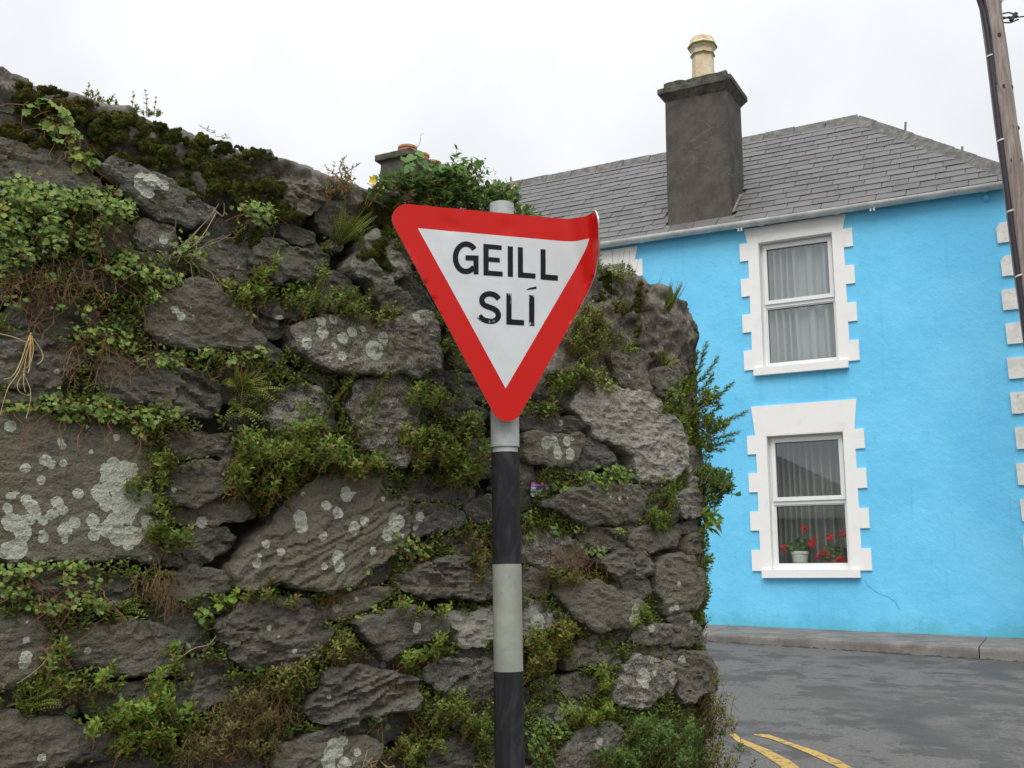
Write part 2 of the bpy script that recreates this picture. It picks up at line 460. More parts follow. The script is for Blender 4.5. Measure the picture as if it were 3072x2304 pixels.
t = NT('window_glass')
t.n.remove(t.b)
gl = t.n.new('ShaderNodeBsdfGlossy'); gl.inputs['Roughness'].default_value = 0.012; gl.inputs['Color'].default_value = (0.92, 0.96, 1, 1)
tr = t.n.new('ShaderNodeBsdfTransparent'); tr.inputs['Color'].default_value = (0.93, 0.95, 0.94, 1)
lw = t.n.new('ShaderNodeLayerWeight'); lw.inputs['Blend'].default_value = 0.5
fac_ = t.math('MULTIPLY_ADD', t.math('POWER', lw.outputs['Facing'], 5.0), 0.88, 0.11)
mx = t.n.new('ShaderNodeMixShader')
t.l.new(fac_, mx.inputs[0]); t.l.new(tr.outputs[0], mx.inputs[1]); t.l.new(gl.outputs[0], mx.inputs[2])
t.l.new(mx.outputs[0], t.n['Material Output'].inputs['Surface'])
glass = t.m

def bar(mb, u0, u1, z0, z1, o0, o1):
    return mb.box8([HP(u0, z0, o0), HP(u1, z0, o0), HP(u1, z0, o1), HP(u0, z0, o1), HP(u0, z1, o0), HP(u1, z1, o0), HP(u1, z1, o1), HP(u0, z1, o1)])
def framebars(mb, u0, u1, z0, z1, w, o0, o1, wb=None):
    wb = wb or w
    bar(mb, u0, u1, z0, z0+wb, o0, o1); bar(mb, u0, u1, z1-w, z1, o0, o1)
    bar(mb, u0, u0+w, z0+wb, z1-w, o0, o1); bar(mb, u1-w, u1, z0+wb, z1-w, o0, o1)
def window(c, z0, z1, ztop):
    # surround: lintel, toothed jambs, set 22 mm proud
    fr = MB()
    framebars(fr, c-OW, c+OW, z0, z1, 0.048, -0.10, -0.17, 0.06)
    zm = z0 + (z1-z0)*0.498
    bar(fr, c-OW+0.048, c+OW-0.048, zm-0.035, zm+0.012, -0.099, -0.169)
    w = fr.build('window', pvc, house)
    sash = MB(); framebars(sash, c-OW+0.04, c+OW-0.04, zm+0.010, z1-0.04, 0.052, -0.075, -0.15); sash.build('sash', pvc, w)
    bead = MB(); framebars(bead, c-OW+0.049, c+OW-0.049, z0+0.061, zm-0.036, 0.016, -0.115, -0.16); bead.build('bead', pvc, w)
    for (a0, a1, b0, b1, o) in ((c-OW+0.093, c+OW-0.093, zm+0.063, z1-0.093, -0.112), (c-OW+0.066, c+OW-0.066, z0+0.078, zm-0.053, -0.138)):
        sl = MB(); framebars(sl, a0-0.0005, a1+0.0005, b0-0.0005, b1+0.0005, 0.007, o+0.006, o-0.004); sl.build('seal', black_seal, w)
        pn = MB(); bar(pn, a0, a1, b0, b1, o, o-0.005); pn.build('pane', glass, w)
    hw, hg = 0.735, 0.622
    blkz = [z1+0.008-0.2445*k for k in range(8)]
    lt = [(c-hg-0.005, blkz[0]), (c+hg+0.0, blkz[0]), (c+hg+0.045, ztop), (c-hg-0.045, ztop)]
    def slab(m, poly, o0=0.022, o1=-0.02):
        m.prism([HP(u, z, o1) for u, z in poly][::-1], [HP(u, z, o0) for u, z in poly][::-1])
    su = MB(); slab(su, [(c-OW+0.001, z1+0.001), (c+OW-0.001, z1+0.001)] + [(c+OW-.001, blkz[0]+.001), (c-OW+.001, blkz[0]+.001)], 0.0225)
    slab(su, lt)
    for s in (-1, 1):
        for k in range(7):
            zt, zb = blkz[k], (blkz[k+1] if k < 6 else z0-0.018)
            e = hw if k % 2 == 0 else hg
            a, b = sorted((c+s*(OW-0.0), c+s*e))
            slab(su, [(a, zb), (b, zb), (b, zt), (a, zt)], 0.022+0.0004*k)
        # plastered reveal
        a, b = sorted((c+s*OW, c+s*(OW-0.012)))
        bar(su, a, b, z0, z1-0.0125, 0.0215, -0.1)
    bar(su, c-OW, c+OW, z1-0.012, z1, 0.0215, -0.1)
    su.build('surround', white, w)
    si = MB(); a, b = c-0.60, c+0.60
    si.box8([HP(a, z0-0.105, 0.075), HP(b, z0-0.105, 0.075), HP(b, z0-0.105, -0.1), HP(a, z0-0.105, -0.1), HP(a, z0-0.006, 0.075), HP(b, z0-0.006, 0.075), HP(b, z0+0.004, -0.0995), HP(a, z0+0.004, -0.0995)])
    si.build('sill', white, w)
    return w
for w in WIN: window(*w[:4])

# quoins down the right corner, each its own weathered block
t = NT('stained_quoin_paint')
c = t.mix(t.ramp(t.noise(7, 6, 0.7), 0.4, 0.7), (0.78, 0.77, 0.73), (0.60, 0.59, 0.53))
c = t.mix(t.ramp(t.noise(16, 6, 0.75, vec=t.mapping((1, 1, 0.35))), 0.60, 0.74, 0, 0.8), c, (0.12, 0.115, 0.09))
quoinm = t.done(c, 0.8, t.bump(t.noise(30, 5), 0.4, 0.008), spec=0.3)
zq = [4.13-0.4145*k for k in range(12)]
random.seed(8)
for k, z in enumerate(zq):
    u0 = 2.385 + random.uniform(-0.012, 0.012); h = 0.25
    ch = 0.05 if k in (0, 1) else (0.02 if k == 2 else 0.006)
    poly = [(u0+0.008, z-h/2), (U1+0.02, z-h/2), (U1+0.02, z+h/2), (u0+ch, z+h/2), (u0, z+h/2-ch*1.3), (u0+0.004, z)]
    MB().prism([HP(u, zz, -0.02) for u, zz in poly][::-1], [HP(u, zz, 0.03) for u, zz in poly][::-1]).build('quoin', quoinm, house)

# hairline cracks running over the render
crackm = plain('crack_shadow', (0.045, 0.19, 0.24), 0.95)
def crack(pts, w=0.0035, seed=1):
    P = np.array([fac(*Yz(x, y)) for x, y in pts]); P = dens(P, 0.03, False); n = len(P)
    P = P + 0.008*np.stack([fbm(np.arange(n)*.7, np.zeros(n), seed=seed), fbm(np.arange(n)*.7, np.zeros(n)+5, seed=seed)], 1)
    ww = w*(0.5+0.8*np.abs(fbm(np.arange(n)*.4, np.zeros(n)+9, seed=seed))); d = np.gradient(P, axis=0); d = d/np.linalg.norm(d, axis=1)[:, None]
    q = np.stack([-d[:, 1], d[:, 0]], 1)*ww[:, None]
    V = [HP(a, b, 0.0035) for a, b in P+q] + [HP(a, b, 0.0035) for a, b in P-q]
    obj('crack', V, [(i, i+1, n+i+1, n+i) for i in range(n-1)], crackm, wallo)
crack([(1228,25),(1250,60),(1290,95),(1370,130),(1410,160),(1450,215)], 0.0022, seed=2)
# curtains: pleated nets hung behind the glass
def netmat(name, colr, alpha, trl):
    t = NT(name)
    d1 = t.n.new('ShaderNodeBsdfTranslucent'); d1.inputs[0].default_value = colr+(1,)
    t.b.inputs['Base Color'].default_value = colr+(1,); t.b.inputs['Roughness'].default_value = 0.9
    ms = t.n.new('ShaderNodeMixShader'); ms.inputs[0].default_value = trl
    t.l.new(t.b.outputs[0], ms.inputs[1]); t.l.new(d1.outputs[0], ms.inputs[2])
    tp = t.n.new('ShaderNodeBsdfTransparent'); m2 = t.n.new('ShaderNodeMixShader'); m2.inputs[0].default_value = alpha
    t.l.new(tp.outputs[0], m2.inputs[1]); t.l.new(ms.outputs[0], m2.inputs[2])
    t.l.new(m2.outputs[0], t.n['Material Output'].inputs['Surface'])
    return t.m
net = netmat('net_curtain', (0.50, 0.51, 0.49), 0.95, 0.06)
sheer = netmat('sheer_curtain', (0.52, 0.51, 0.47), 0.72, 0.10)
def curtain(c, z0, z1, label, seed, off=-0.43, amp=0.06, mat=None):
    n, m = 200, 14
    u = np.linspace(c-OW-0.08, c+OW+0.08, n)
    ph = np.cumsum(0.34*(1+0.8*fbm(u*7, u*0, seed=seed)))
    V = []
    for j in range(m):
        f = j/(m-1.); z = z0 + (z1-z0)*f
        o = off + amp*np.sign(np.sin(ph + 0.25*np.sin(4*f+seed)))*np.abs(np.sin(ph + 0.25*np.sin(4*f+seed)))**0.6 + 0.02*fbm(u*5, u*0+f*1.5, seed=seed+3)
        V.append(np.stack([HP(a, z, b) for a, b in zip(u, o)]))
    V = np.concatenate(V)
    F = np.array([(j*n+i, j*n+i+1, (j+1)*n+i+1, (j+1)*n+i) for j in range(m-1) for i in range(n-1)])
    tag(obj('net_curtain', V, F, mat or net, smooth=True), label, 'curtain', 'net curtains behind the windows')
curtain(WC, 0.10, 1.95, 'pale net curtain hanging behind the red geraniums in the lower window', 3, mat=sheer)
curtain(WC, 2.66, 4.55, 'grey looking net curtain behind the fully visible upper window', 5, off=-0.225, amp=.045)

curtain(WC-2.86, 0.10, 1.95, 'net curtain in the lower window hidden behind the wall end', 7)
curtain(WC-2.86, 2.66, 4.55, 'net curtain in the upper window mostly hidden by the wall end', 8, off=-0.225, amp=.045)

# ------------------------------------------------------------------ roof
RP = R(43.0); EO, EZ = 0.14, 4.735
RUN = 2.24
RISE = RUN*math.tan(RP)
def RFp(u, d, lift=0.0):     # d: distance up the slope from the eave
    return HP(u, EZ + d*math.sin(RP) + lift*math.cos(RP), EO - d*math.cos(RP) + lift*math.sin(RP))
SL = RUN/math.cos(RP)
UE = U1 + 0.14               # eave corner
t = NT('slate_tile')
rnd = t.n.new('ShaderNodeObjectInfo').outputs['Random']
c = t.mix(t.ramp(rnd, 0, 1, 0, 1, False), (0.094, 0.090, 0.091), (0.146, 0.140, 0.140))
c = t.mix(t.ramp(t.noise(9, 6, 0.65), 0.35, 0.7, 0, 0.5), c, (0.17, 0.165, 0.16))
c = t.mix(t.ramp(t.math('FRACT', t.math('MULTIPLY', rnd, 7.31)), 0.95, 0.97, 0, 0.35), c, (0.135, 0.10, 0.105))
c = t.mix(t.ramp(t.noise(24, 5, 0.75), 0.6, 0.75, 0, 0.6), c, (0.05, 0.048, 0.042))
slate = t.done(c, 0.55, t.bump(t.noise(30, 5, 0.7), 0.35, 0.006), spec=0.4)
deckm = plain('roof_deck', (0.03, 0.03, 0.03), 0.9)
mb = MB()
uR = UE - RUN                # end of the ridge
rid = lambda u: HP(u, EZ+RISE, EO-RUN)
eb = EO - 2*RUN
A0, A1 = HP(U0-0.1, EZ, EO), HP(UE, EZ, EO)
B0, B1 = HP(U0-0.1, EZ, eb), HP(UE, EZ, eb)
rr0, rr1 = rid(U0-0.1), rid(uR)
mb.add([A0, A1, rr1, rr0, B0, B1], [(0, 1, 2, 3), (5, 4, 3, 2), (1, 5, 2), (4, 0, 3), (4, 5, 1, 0)])
roof = mb.build('roof', deckm, house)
GA, SW = 0.178, 0.345
rows = int(SL/GA)+1
random.seed(21)
def clip(poly, a, b, c0):   # keep a*x+b*y<=c0
    out = []
    for i in range(len(poly)):
        p, q = poly[i], poly[(i+1) % len(poly)]
        fp, fq = a*p[0]+b*p[1]-c0, a*q[0]+b*q[1]-c0
        if fp <= 0: out.append(p)
        if fp*fq < 0:
            tt = fp/(fp-fq); out.append((p[0]+tt*(q[0]-p[0]), p[1]+tt*(q[1]-p[1])))
    return out
hip_a, hip_b, hip_c = 1.0, math.cos(RP), UE-0.02       # hip seen in (u, d)
CHU0, CHU1, CHO = -1.775, -0.868, -0.03
cands = []
for r in range(rows):
    d0 = r*GA - 0.02
    d1 = min(d0 + GA + 0.10, SL-0.02)
    if d1-d0 < 0.06: continue
    u = U0 - 0.1 + (0.5*SW if r % 2 else 0) + random.uniform(-0.03, 0.03)
    while u < UE:
        w = SW*random.uniform(0.94, 1.06)
        g = 0.004
        sk = random.uniform(-0.006, 0.006)
        poly = [(u+g, d0+sk+random.uniform(-.004,.004)), (u+w-g, d0-sk), (u+w-g, d1), (u+g, d1)]
        if random.random() < 0.05: poly = [(u+g, d0+sk), (u+w*0.7, d0-sk), (u+w-g, d0+0.035), (u+w-g, d1), (u+g, d1)]
        poly = clip(poly, hip_a, hip_b, hip_c)
        uc = u + w/2
        dch = (EO-CHO)/math.cos(RP)
        hit = CHU0-0.01 < uc < CHU1+0.01 and d0 > dch-0.25 and d0 < (EO-CHO+0.62)/math.cos(RP)-0.1
        if len(poly) >= 3 and not hit:
            cands.append((r, poly))
        u += w
def slate_geo(r, poly):
    d0 = min(p[1] for p in poly); V0 = []; V1 = []
    j = random.uniform(-0.002, 0.003)
    for u, d in poly:
        l = 0.020 - 0.055*(d-d0) + j
        V1.append(RFp(u, d, l)); V0.append(RFp(u, d, l-0.008))
    return V0, V1
def vis(r, poly):
    uc = sum(p[0] for p in poly)/len(poly); d = poly[0][1]
    x, y = proj(RFp(uc, d)); return x > 1540 and uc > -6.2, x
vl = [c for c in cands if vis(*c)[0]]
vl.sort(key=lambda c: -vis(*c)[1])
near = vl[:300]; ids = {id(c) for c in near}
for c0 in near:
    a, b = slate_geo(*c0); MB().prism(a, b).build('slate', slate, roof)
mb = MB()
for c0 in cands:
    if id(c0) not in ids:
        a, b = slate_geo(*c0); mb.prism(a, b)
tag(mb.build('slates', slate, roof), kind='stuff')
# ridge and hip tiles
t = NT('ridge_tile_clay')
c = t.mix(t.ramp(t.noise(10, 6, 0.7), 0.35, 0.68), (0.085, 0.082, 0.078), (0.20, 0.19, 0.175))
c = t.mix(t.ramp(t.noise(5, 4, 0.7), 0.66, 0.78, 0, 0.6), c, (0.22, 0.14, 0.08))
ridgem = t.done(c, 0.8, t.bump(t.noise(40, 5, 0.7), 0.5, 0.008), spec=0.3)
def ridge_run(P0, P1, n1, n2, ln=0.46, w=0.18):
    L = np.linalg.norm(P1-P0); k = max(1, int(L/ln)); e = (P1-P0)/L
    for i in range(k):
        a = P0 + e*(L*i/k+0.006); b = P0 + e*(L*(i+1)/k-0.004)
        j = random.uniform(-0.006, 0.006)
        mb = MB()
        top = UP*(0.07+j)
        r0 = [a+n1*w-UP*0.01, a+n1*w+UP*0.018, a+top, a+n2*w+UP*0.018, a+n2*w-UP*0.01, a+top-UP*0.03]
        r1 = [b+n1*w-UP*0.01, b+n1*w+UP*0.018, b+top+UP*0.006, b+n2*w+UP*0.018, b+n2*w-UP*0.01, b+top-UP*0.03]
        mb.prism(r0, r1).build('ridge_tile', ridgem, roof)
dn = np.array(RFp(0, -1)-RFp(0, 0)); dnb = -FN*math.cos(RP) - UP*math.sin(RP)
ridge_run(rr0, rr1, dn, dnb)
hipd = A1 - rr1; hd = hipd/np.linalg.norm(hipd)
nside = FD*math.cos(RP) - UP*math.sin(RP)
def perp(v): v = v - hd*(v @ hd); return v/np.linalg.norm(v)
ridge_run(rr1 + hd*0.05, A1, perp(dn), perp(nside))
# thin rods standing behind the hip
steel = plain('dull_steel', (0.16, 0.16, 0.19), 0.5, 0.6)
for (x0, y0, x1, y1) in ((2717, 366, 2724, 440), (2887, 440, 2892, 495)):
    # foot on the hip line at this column
    best = min((abs(proj(rr1+hipd*k/200.)[0]-x1), k) for k in range(201))[1]
    foot = rr1 + hipd*best/200. + np.array([0.0, 0.25, 0])
    top = ray(x0, y0); top = top*(foot[1]/top[1])
    MB().tube([foot-UP*0.35, top], 0.016, 6).build('rod', steel, roof)
# gutter with brackets
t = NT('gutter_plastic')
c = t.mix(t.ramp(t.noise(4, 6, 0.7), 0.35, 0.65), (0.46, 0.46, 0.44), (0.64, 0.64, 0.61))
c = t.mix(t.ramp(t.noise(20, 6, 0.8), 0.56, 0.72, 0, 0.7), c, (0.16, 0.16, 0.12))
gutm = t.done(c, 0.6, spec=0.4)
gut = empty('x', (0, 0, 0)); bpy.data.objects.remove(gut)
def gut_run(u0, u1, rad, name, parent, mat, zoff=0.0):
    ring = []
    for u in (u0, u1):
        sag = 0.012*math.sin((u+10)*1.1)
        zc = 4.712 + zoff - 0.006*u + sag*0.4
        pr = [HP(u, zc+rad*0.75*math.sin(a) if math.sin(a) < 0 else zc, 0.125+rad*math.cos(a)) for a in np.linspace(-math.pi, 0, 13)]
        pr += [HP(u, zc+0.012, 0.125+rad), HP(u, zc+0.012, 0.125+rad-0.008)] + [HP(u, zc+(rad-0.006)*0.75*math.sin(a), 0.125+(rad-0.006)*math.cos(a)) for a in np.linspace(-0.1, -math.pi+0.1, 11)] + [HP(u, zc+0.012, 0.125-rad+0.008), HP(u, zc+0.012, 0.125-rad)]
        ring.append(pr)
    return MB().prism(ring[0], ring[1]).build(name, mat, parent)
gut = gut_run(-10.2, -6.0, 0.074, 'gutter', house, gutm)
seg = [-6.0, -4.0, -2.1, -0.42, 0.56, 2.0, 2.56]
for i in range(len(seg)-1): gut_run(seg[i]+0.001, seg[i+1], 0.074, 'gutter_length', gut, gutm)
for u in (-4.02, -2.11, -0.72, -0.43, 0.55, 0.98, 2.3):
    gut_run(u-0.03, u+0.03, 0.083, 'bracket', gut, gutm, -0.002)
    if u in (-0.72, 0.98):
        for s in (-0.012, 0.03): MB().tube([HP(u+s, 4.655, 0.15), HP(u+s, 4.60, 0.16)], 0.012, 6).build('bracket_bolt', gutm, gut)
MB().tube([HP(2.3, 4.62, 0.02), HP(2.3, 4.56, 0.05)], 0.03, 6).build('cable_bracket', blue, house)
# chimneys
t = NT('grey_chimney_render')
c = t.mix(t.ramp(t.noise(4.5, 7, 0.7), 0.3, 0.7), (0.066, 0.061, 0.052), (0.115, 0.106, 0.090))
c = t.mix(t.ramp(t.noise(60, 4, 0.7), 0.55, 0.8, 0, 0.5), c, (0.16, 0.15, 0.13))
cr = t.math('ADD', t.voro(2.1, vec=t.mapping((1, 1, 1.5)), feature='DISTANCE_TO_EDGE'), t.math('MULTIPLY', t.math('SUBTRACT', t.noise(5, 6, 0.75), 0.5), 0.30))
c = t.mix(t.math('MULTIPLY', t.ramp(t.math('ABSOLUTE', cr), 0.0, 0.006, 0.6, 0), t.ramp(t.noise(1.7, 2), 0.54, 0.6)), c, (0.30, 0.29, 0.27))
chm = t.done(c, 0.92, t.bump(t.noise(45, 5, 0.7), 0.5, 0.012), spec=0.2)
t = NT('mossy_cap_stone')
c = t.mix(t.ramp(t.noise(8, 6, 0.7), 0.35, 0.65), (0.055, 0.053, 0.046), (0.13, 0.125, 0.10))
c = t.mix(t.ramp(t.noise(13, 5, 0.75), 0.53, 0.66, 0, 0.8), c, (0.10, 0.105, 0.03))
c = t.mix(t.ramp(t.noise(21, 5, 0.75), 0.63, 0.70, 0, 0.8), c, (0.30, 0.20, 0.05))
capm = t.done(c, 0.95, t.bump(t.noise(30, 6, 0.75), 0.8, 0.02), spec=0.2)
t = NT('cream_clay_pot')
c = t.mix(t.ramp(t.noise(4, 5), 0.35, 0.65), (0.62, 0.50, 0.30), (0.72, 0.62, 0.45))
c = t.mix(t.ramp(t.noise(14, 6, 0.75), 0.58, 0.72, 0, 0.6), c, (0.30, 0.24, 0.13))
cr = t.math('ADD', t.voro(6, feature='DISTANCE_TO_EDGE'), t.math('MULTIPLY', t.math('SUBTRACT', t.noise(25, 4, 0.7), 0.5), 0.1))
c = t.mix(t.ramp(t.math('ABSOLUTE', cr), 0.0, 0.02, 0.6, 0), c, (0.14, 0.11, 0.06))
potm = t.done(c, 0.7, t.bump(t.noise(20, 5), 0.2, 0.01))
pot_moss = plain('pot_moss', (0.10, 0.12, 0.03), 0.95, var=0.4, scale=20)
terra = plain('terracotta', (0.50, 0.20, 0.085), 0.75, var=0.2, scale=10)
def rough_box(u0, u1, o0, o1, z0, z1, jit, seed, n=14):
    """box with slightly uneven faces: list of rings"""
    rings = []
    rs = random.Random(seed)
    per = [(u0 + (u1-u0)*k/n, o0) for k in range(n)] + [(u1, o0 + (o1-o0)*k/8.) for k in range(8)] + [(u1 + (u0-u1)*k/n, o1) for k in range(n)] + [(u0, o1 + (o0-o1)*k/8.) for k in range(8)]
    m = MB(); V = []; F = []; L = len(per); zz = [z0, z0+0.01] + [z0+(z1-z0)*k/4. for k in (1, 2, 3)] + [z1-0.008, z1]
    for zi, z in enumerate(zz):
        for i, (u, o) in enumerate(per):
            s = 0.992 if zi in (0, len(zz)-1) else 1.0
            uu = (u0+u1)/2 + (u-(u0+u1)/2)*s; oo = (o0+o1)/2 + (o-(o0+o1)/2)*s
            V.append(HP(uu + jit*float(vnoise(u*9, o*9, z*9, seed)), z + jit*1.5*float(vnoise(u*7, o*7, z, seed+5)) if zi >= len(zz)-2 else z, oo + jit*float(vnoise(u*9, o*9, z*9, seed+3))))
    for k in range(len(zz)-1):
        for i in range(L): F.append((k*L+i, k*L+(i+1) % L, (k+1)*L+(i+1) % L, (k+1)*L+i))
    F += [tuple(range(L-1, -1, -1)), tuple((len(zz)-1)*L+i for i in range(L))]
    return m.add(V, F)
CD = -0.70
chim = rough_box(CHU0, CHU1, CHO, CD, 4.45, 6.80, 0.006, 1).build('chimney', chm, house)
m = MB()   # cap: sloping underside, slab, smaller upper slab
pu = lambda e, z: [HP(CHU0-e, z, CHO+e), HP(CHU1+e, z, CHO+e), HP(CHU1+e, z, CD-e), HP(CHU0-e, z, CD-e)]
m.prism(pu(0.004, 6.74), pu(0.075, 6.84))
m.build('cap_moulding', capm, chim)
rough_box(CHU0-0.085, CHU1+0.085, CHO+0.085, CD-0.085, 6.841, 6.92, 0.007, 3).build('cap', capm, chim)
rough_box(CHU0-0.01, CHU1+0.01, CHO+0.01, CD-0.01, 6.921, 7.02, 0.011, 4).build('flaunching', capm, chim)
pc = HP((CHU0+CHU1)/2+0.035, 0, (CHO+CD)/2+0.05)
def pot(parent, c, z0, prof, sides, mat, rot=0.0, name='chimney_pot'):
    m = MB(); rings = [[np.array([c[0]+r*math.cos(rot+2*math.pi*k/sides), c[1]+r*math.sin(rot+2*math.pi*k/sides), z0+z]) for k in range(sides)] for r, z in prof]
    V = [p for rg in rings for p in rg]; F = []
    for i in range(len(rings)-1):
        for k in range(sides): F.append((i*sides+k, i*sides+(k+1) % sides, (i+1)*sides+(k+1) % sides, (i+1)*sides+k))
    F.append(tuple((len(rings)-1)*sides+k for k in range(sides)))
    return m.add(V, F).build(name, mat, parent)
pp = pot(chim, pc, 7.02, [(0.165, 0), (0.155, 0.42), (0.175, 0.43), (0.175, 0.455), (0.158, 0.465), (0.165, 0.52), (0.205, 0.56), (0.21, 0.60), (0.19, 0.625), (0.17, 0.70), (0.135, 0.725), (0.11, 0.725), (0.10, 0.5)], 8, potm, R(-28+22.5))
for (r, z0, z1) in ((0.178, 0.432, 0.45), (0.213, 0.562, 0.588)):
    pot(pp, pc, 7.02, [(r-0.03, z0-0.006), (r+0.001, z0), (r+0.003, z1), (r-0.02, z1+0.004)], 8, pot_moss, R(-28+22.5), 'moss_ring')
# flashing at the foot of the chimney
lead = plain('lead_flashing', (0.17, 0.17, 0.155), 0.6, var=0.4, scale=18)
m = MB()
for i in range(5):
    d = 0.28 + i*0.11; a = RFp(CHU1+0.004, d, 0.034); b = RFp(CHU1+0.004, d+0.10, 0.036)
    m.box8([a, a+FD*0.03, b+FD*0.035, b, a+UP*0.014, a+FD*0.03+UP*0.008, b+FD*0.035+UP*0.008, b+UP*0.018])
m.build('flashing', lead, chim)
# the far chimney on the same ridge, with squat terracotta pots
def ridge_u(x, y, off):
    return fac(x, y, off)
uL = ridge_u(1142, 500, -1.75)[0]; uRr, zc = ridge_u(1228, 470, -1.75)
zt = ridge_u(1225, 452, -1.75)[1]
ch2 = rough_box(uL, uRr, -1.75, -3.0, 6.2, zt-0.10, 0.008, 11).build('chimney', chm, house)
rough_box(uL-0.09, uRr+0.06, -1.68, -3.07, zt-0.10, zt+0.02, 0.012, 12).build('cap', capm, ch2)
for k in range(3):
    c = HP((uL+uRr)/2+0.12, 0, -1.98-0.42*k)
    pot(ch2, c, zt+0.0, [(0.17, 0), (0.165, 0.13), (0.18, 0.14), (0.18, 0.18), (0.15, 0.185), (0.14, 0.1)], 20, terra)


# the grey house across the road, behind the camera: it is what the lower window mirrors
opp = empty('grey_house', (-10.5, -2.5, road_z(-10.5, -2.5)), 'plain grey cottage across the road, seen only mirrored in the lower window', 'house')
oc, oa = np.array([-10.6, -2.6, 0]), R(42)
od, on_ = np.array([math.cos(oa), -math.sin(oa), 0]), np.array([math.sin(oa), math.cos(oa), 0])
def OP(a, b, z): return oc + od*a + on_*b + UP*z
greyw = plain('grey_pebbledash', (0.20, 0.19, 0.17), 0.9)
MB().box8([OP(-8, 0, -2.5), OP(3.0, 0, -2.5), OP(3.0, -5, -2.5), OP(-8, -5, -2.5), OP(-8, 0, 2.05), OP(3.0, 0, 2.05), OP(3.0, -5, 2.05), OP(-8, -5, 2.05)]).build('wall', greyw, opp)
MB().add([OP(-8.2, .2, 2.0), OP(3.2, .2, 2.0), OP(3.2, -5.2, 2.0), OP(-8.2, -5.2, 2.0), OP(-5.6, -2.5, 4.3), OP(-0.6, -2.5, 4.3)], [(0, 1, 5, 4), (2, 3, 4, 5), (1, 2, 5), (3, 0, 4), (3, 2, 1, 0)]).build('roof', slate, opp)
# ------------------------------------------------------------------ leaves
t = NT('leaf')
tc = t.attr('tint', 'Color')
c = t.mix(t.ramp(t.noise(180, 3), 0.3, 0.7, 0.0, 0.35), tc, (0.02, 0.03, 0.008), 'MIX')
t.done(c, 0.55, spec=0.35)
tl = t.n.new('ShaderNodeBsdfTranslucent'); t.l.new(c, tl.inputs[0])
ms = t.n.new('ShaderNodeMixShader'); ms.inputs[0].default_value = 0.38
t.l.new(t.b.outputs[0], ms.inputs[1]); t.l.new(tl.outputs[0], ms.inputs[2]); t.l.new(ms.outputs[0], t.n['Material Output'].inputs['Surface'])
leafm = t.m
t = NT('stem')
stemm = t.done(t.attr('tint', 'Color'), 0.8, spec=0.2)

# templates: x along the blade, y across, z up; triangles
OVAL = (np.array([(0,0,0), (.30,.25,.055), (.68,.23,.06), (1,0,-.06), (.68,-.23,.06), (.30,-.25,.055), (.48,0,0)]),
        np.array([(0,6,1), (1,6,2), (2,6,3), (3,6,4), (4,6,5), (5,6,0)]))
LANCE = (np.array([(0,0,0), (.42,.17,.05), (1,0,-.05), (.42,-.17,.05)]), np.array([(0,2,1), (0,3,2)]))
_ang = np.radians([180, 128, 108, 72, 48, 22, 0, -22, -48, -72, -108, -128])
_rad = np.array([.30, .50, .46, .40, .52, .40, .56, .40, .52, .40, .46, .50])
LOBE = (np.vstack([[(0.0, 0, 0)], np.stack([_rad*np.cos(_ang), _rad*np.sin(_ang), 0.10*_rad/.5*(np.arange(12) % 2)], 1)])+np.array([.35, 0, 0]),
        np.array([(0, 1+i, 1+(i+1) % 12) for i in range(12)]))
HEART = (np.array([(0.05,0,0), (-.08,.22,.03), (.12,.42,.06), (.5,.36,.07), (1,0,-.08), (.5,-.36,.07), (.12,-.42,.06), (-.08,-.22,.03), (.45,0,0)]),
         np.array([(8,i,(i+1) % 8) for i in range(8)])[:, [0, 2, 1]])
ROUND = (np.array([(0,0,0), (.45,.36,.06), (.95,.12,0), (.95,-.12,0), (.45,-.36,.06)]), np.array([(0,2,1), (0,3,2), (0,4,3)]))
BLADE = (np.array([(0,.03,0), (0,-.03,0), (.5,.028,.03), (.5,-.028,.03), (1,0,-.02)]), np.array([(0,1,3), (0,3,2), (2,3,4)]))
def unit(v): return v/np.maximum(np.linalg.norm(v, axis=-1, keepdims=True), 1e-9)
class Leaves:
    def __init__(s): s.parts = []
    def add(s, tpl, P, X, N, size, colr):
        P, X, N = np.atleast_2d(P), unit(np.atleast_2d(X)), np.atleast_2d(N)
        Y = unit(np.cross(N, X)); Z = np.cross(X, Y)
        T = tpl[0]; n = len(P); size = np.broadcast_to(size, (n,))
        V = P[:, None, :] + size[:, None, None]*(T[None, :, 0, None]*X[:, None] + T[None, :, 1, None]*Y[:, None] + T[None, :, 2, None]*Z[:, None])
        F = tpl[1][None] + (np.arange(n)*len(T))[:, None, None]
        C = np.repeat(colr[:, None, :], len(T), 1)
        s.parts.append((V.reshape(-1, 3), F.reshape(-1, 3), C.reshape(-1, 3)))
    def merged(s):
        V, F, C, b = [], [], [], 0
        for v, f, c in s.parts:
            V.append(v); F.append(f+b); C.append(c); b += len(v)
        return np.concatenate(V), np.concatenate(F), np.concatenate(C)
    def build(s, name, mat, parent=None, loc=None):
        if not s.parts: return None
        V, F, C = s.merged(); o = obj(name, V, F, mat, parent, loc, colors=C, smooth=True)
        if parent is not None and name != 'flower': o['kind'] = 'stuff'
        return o
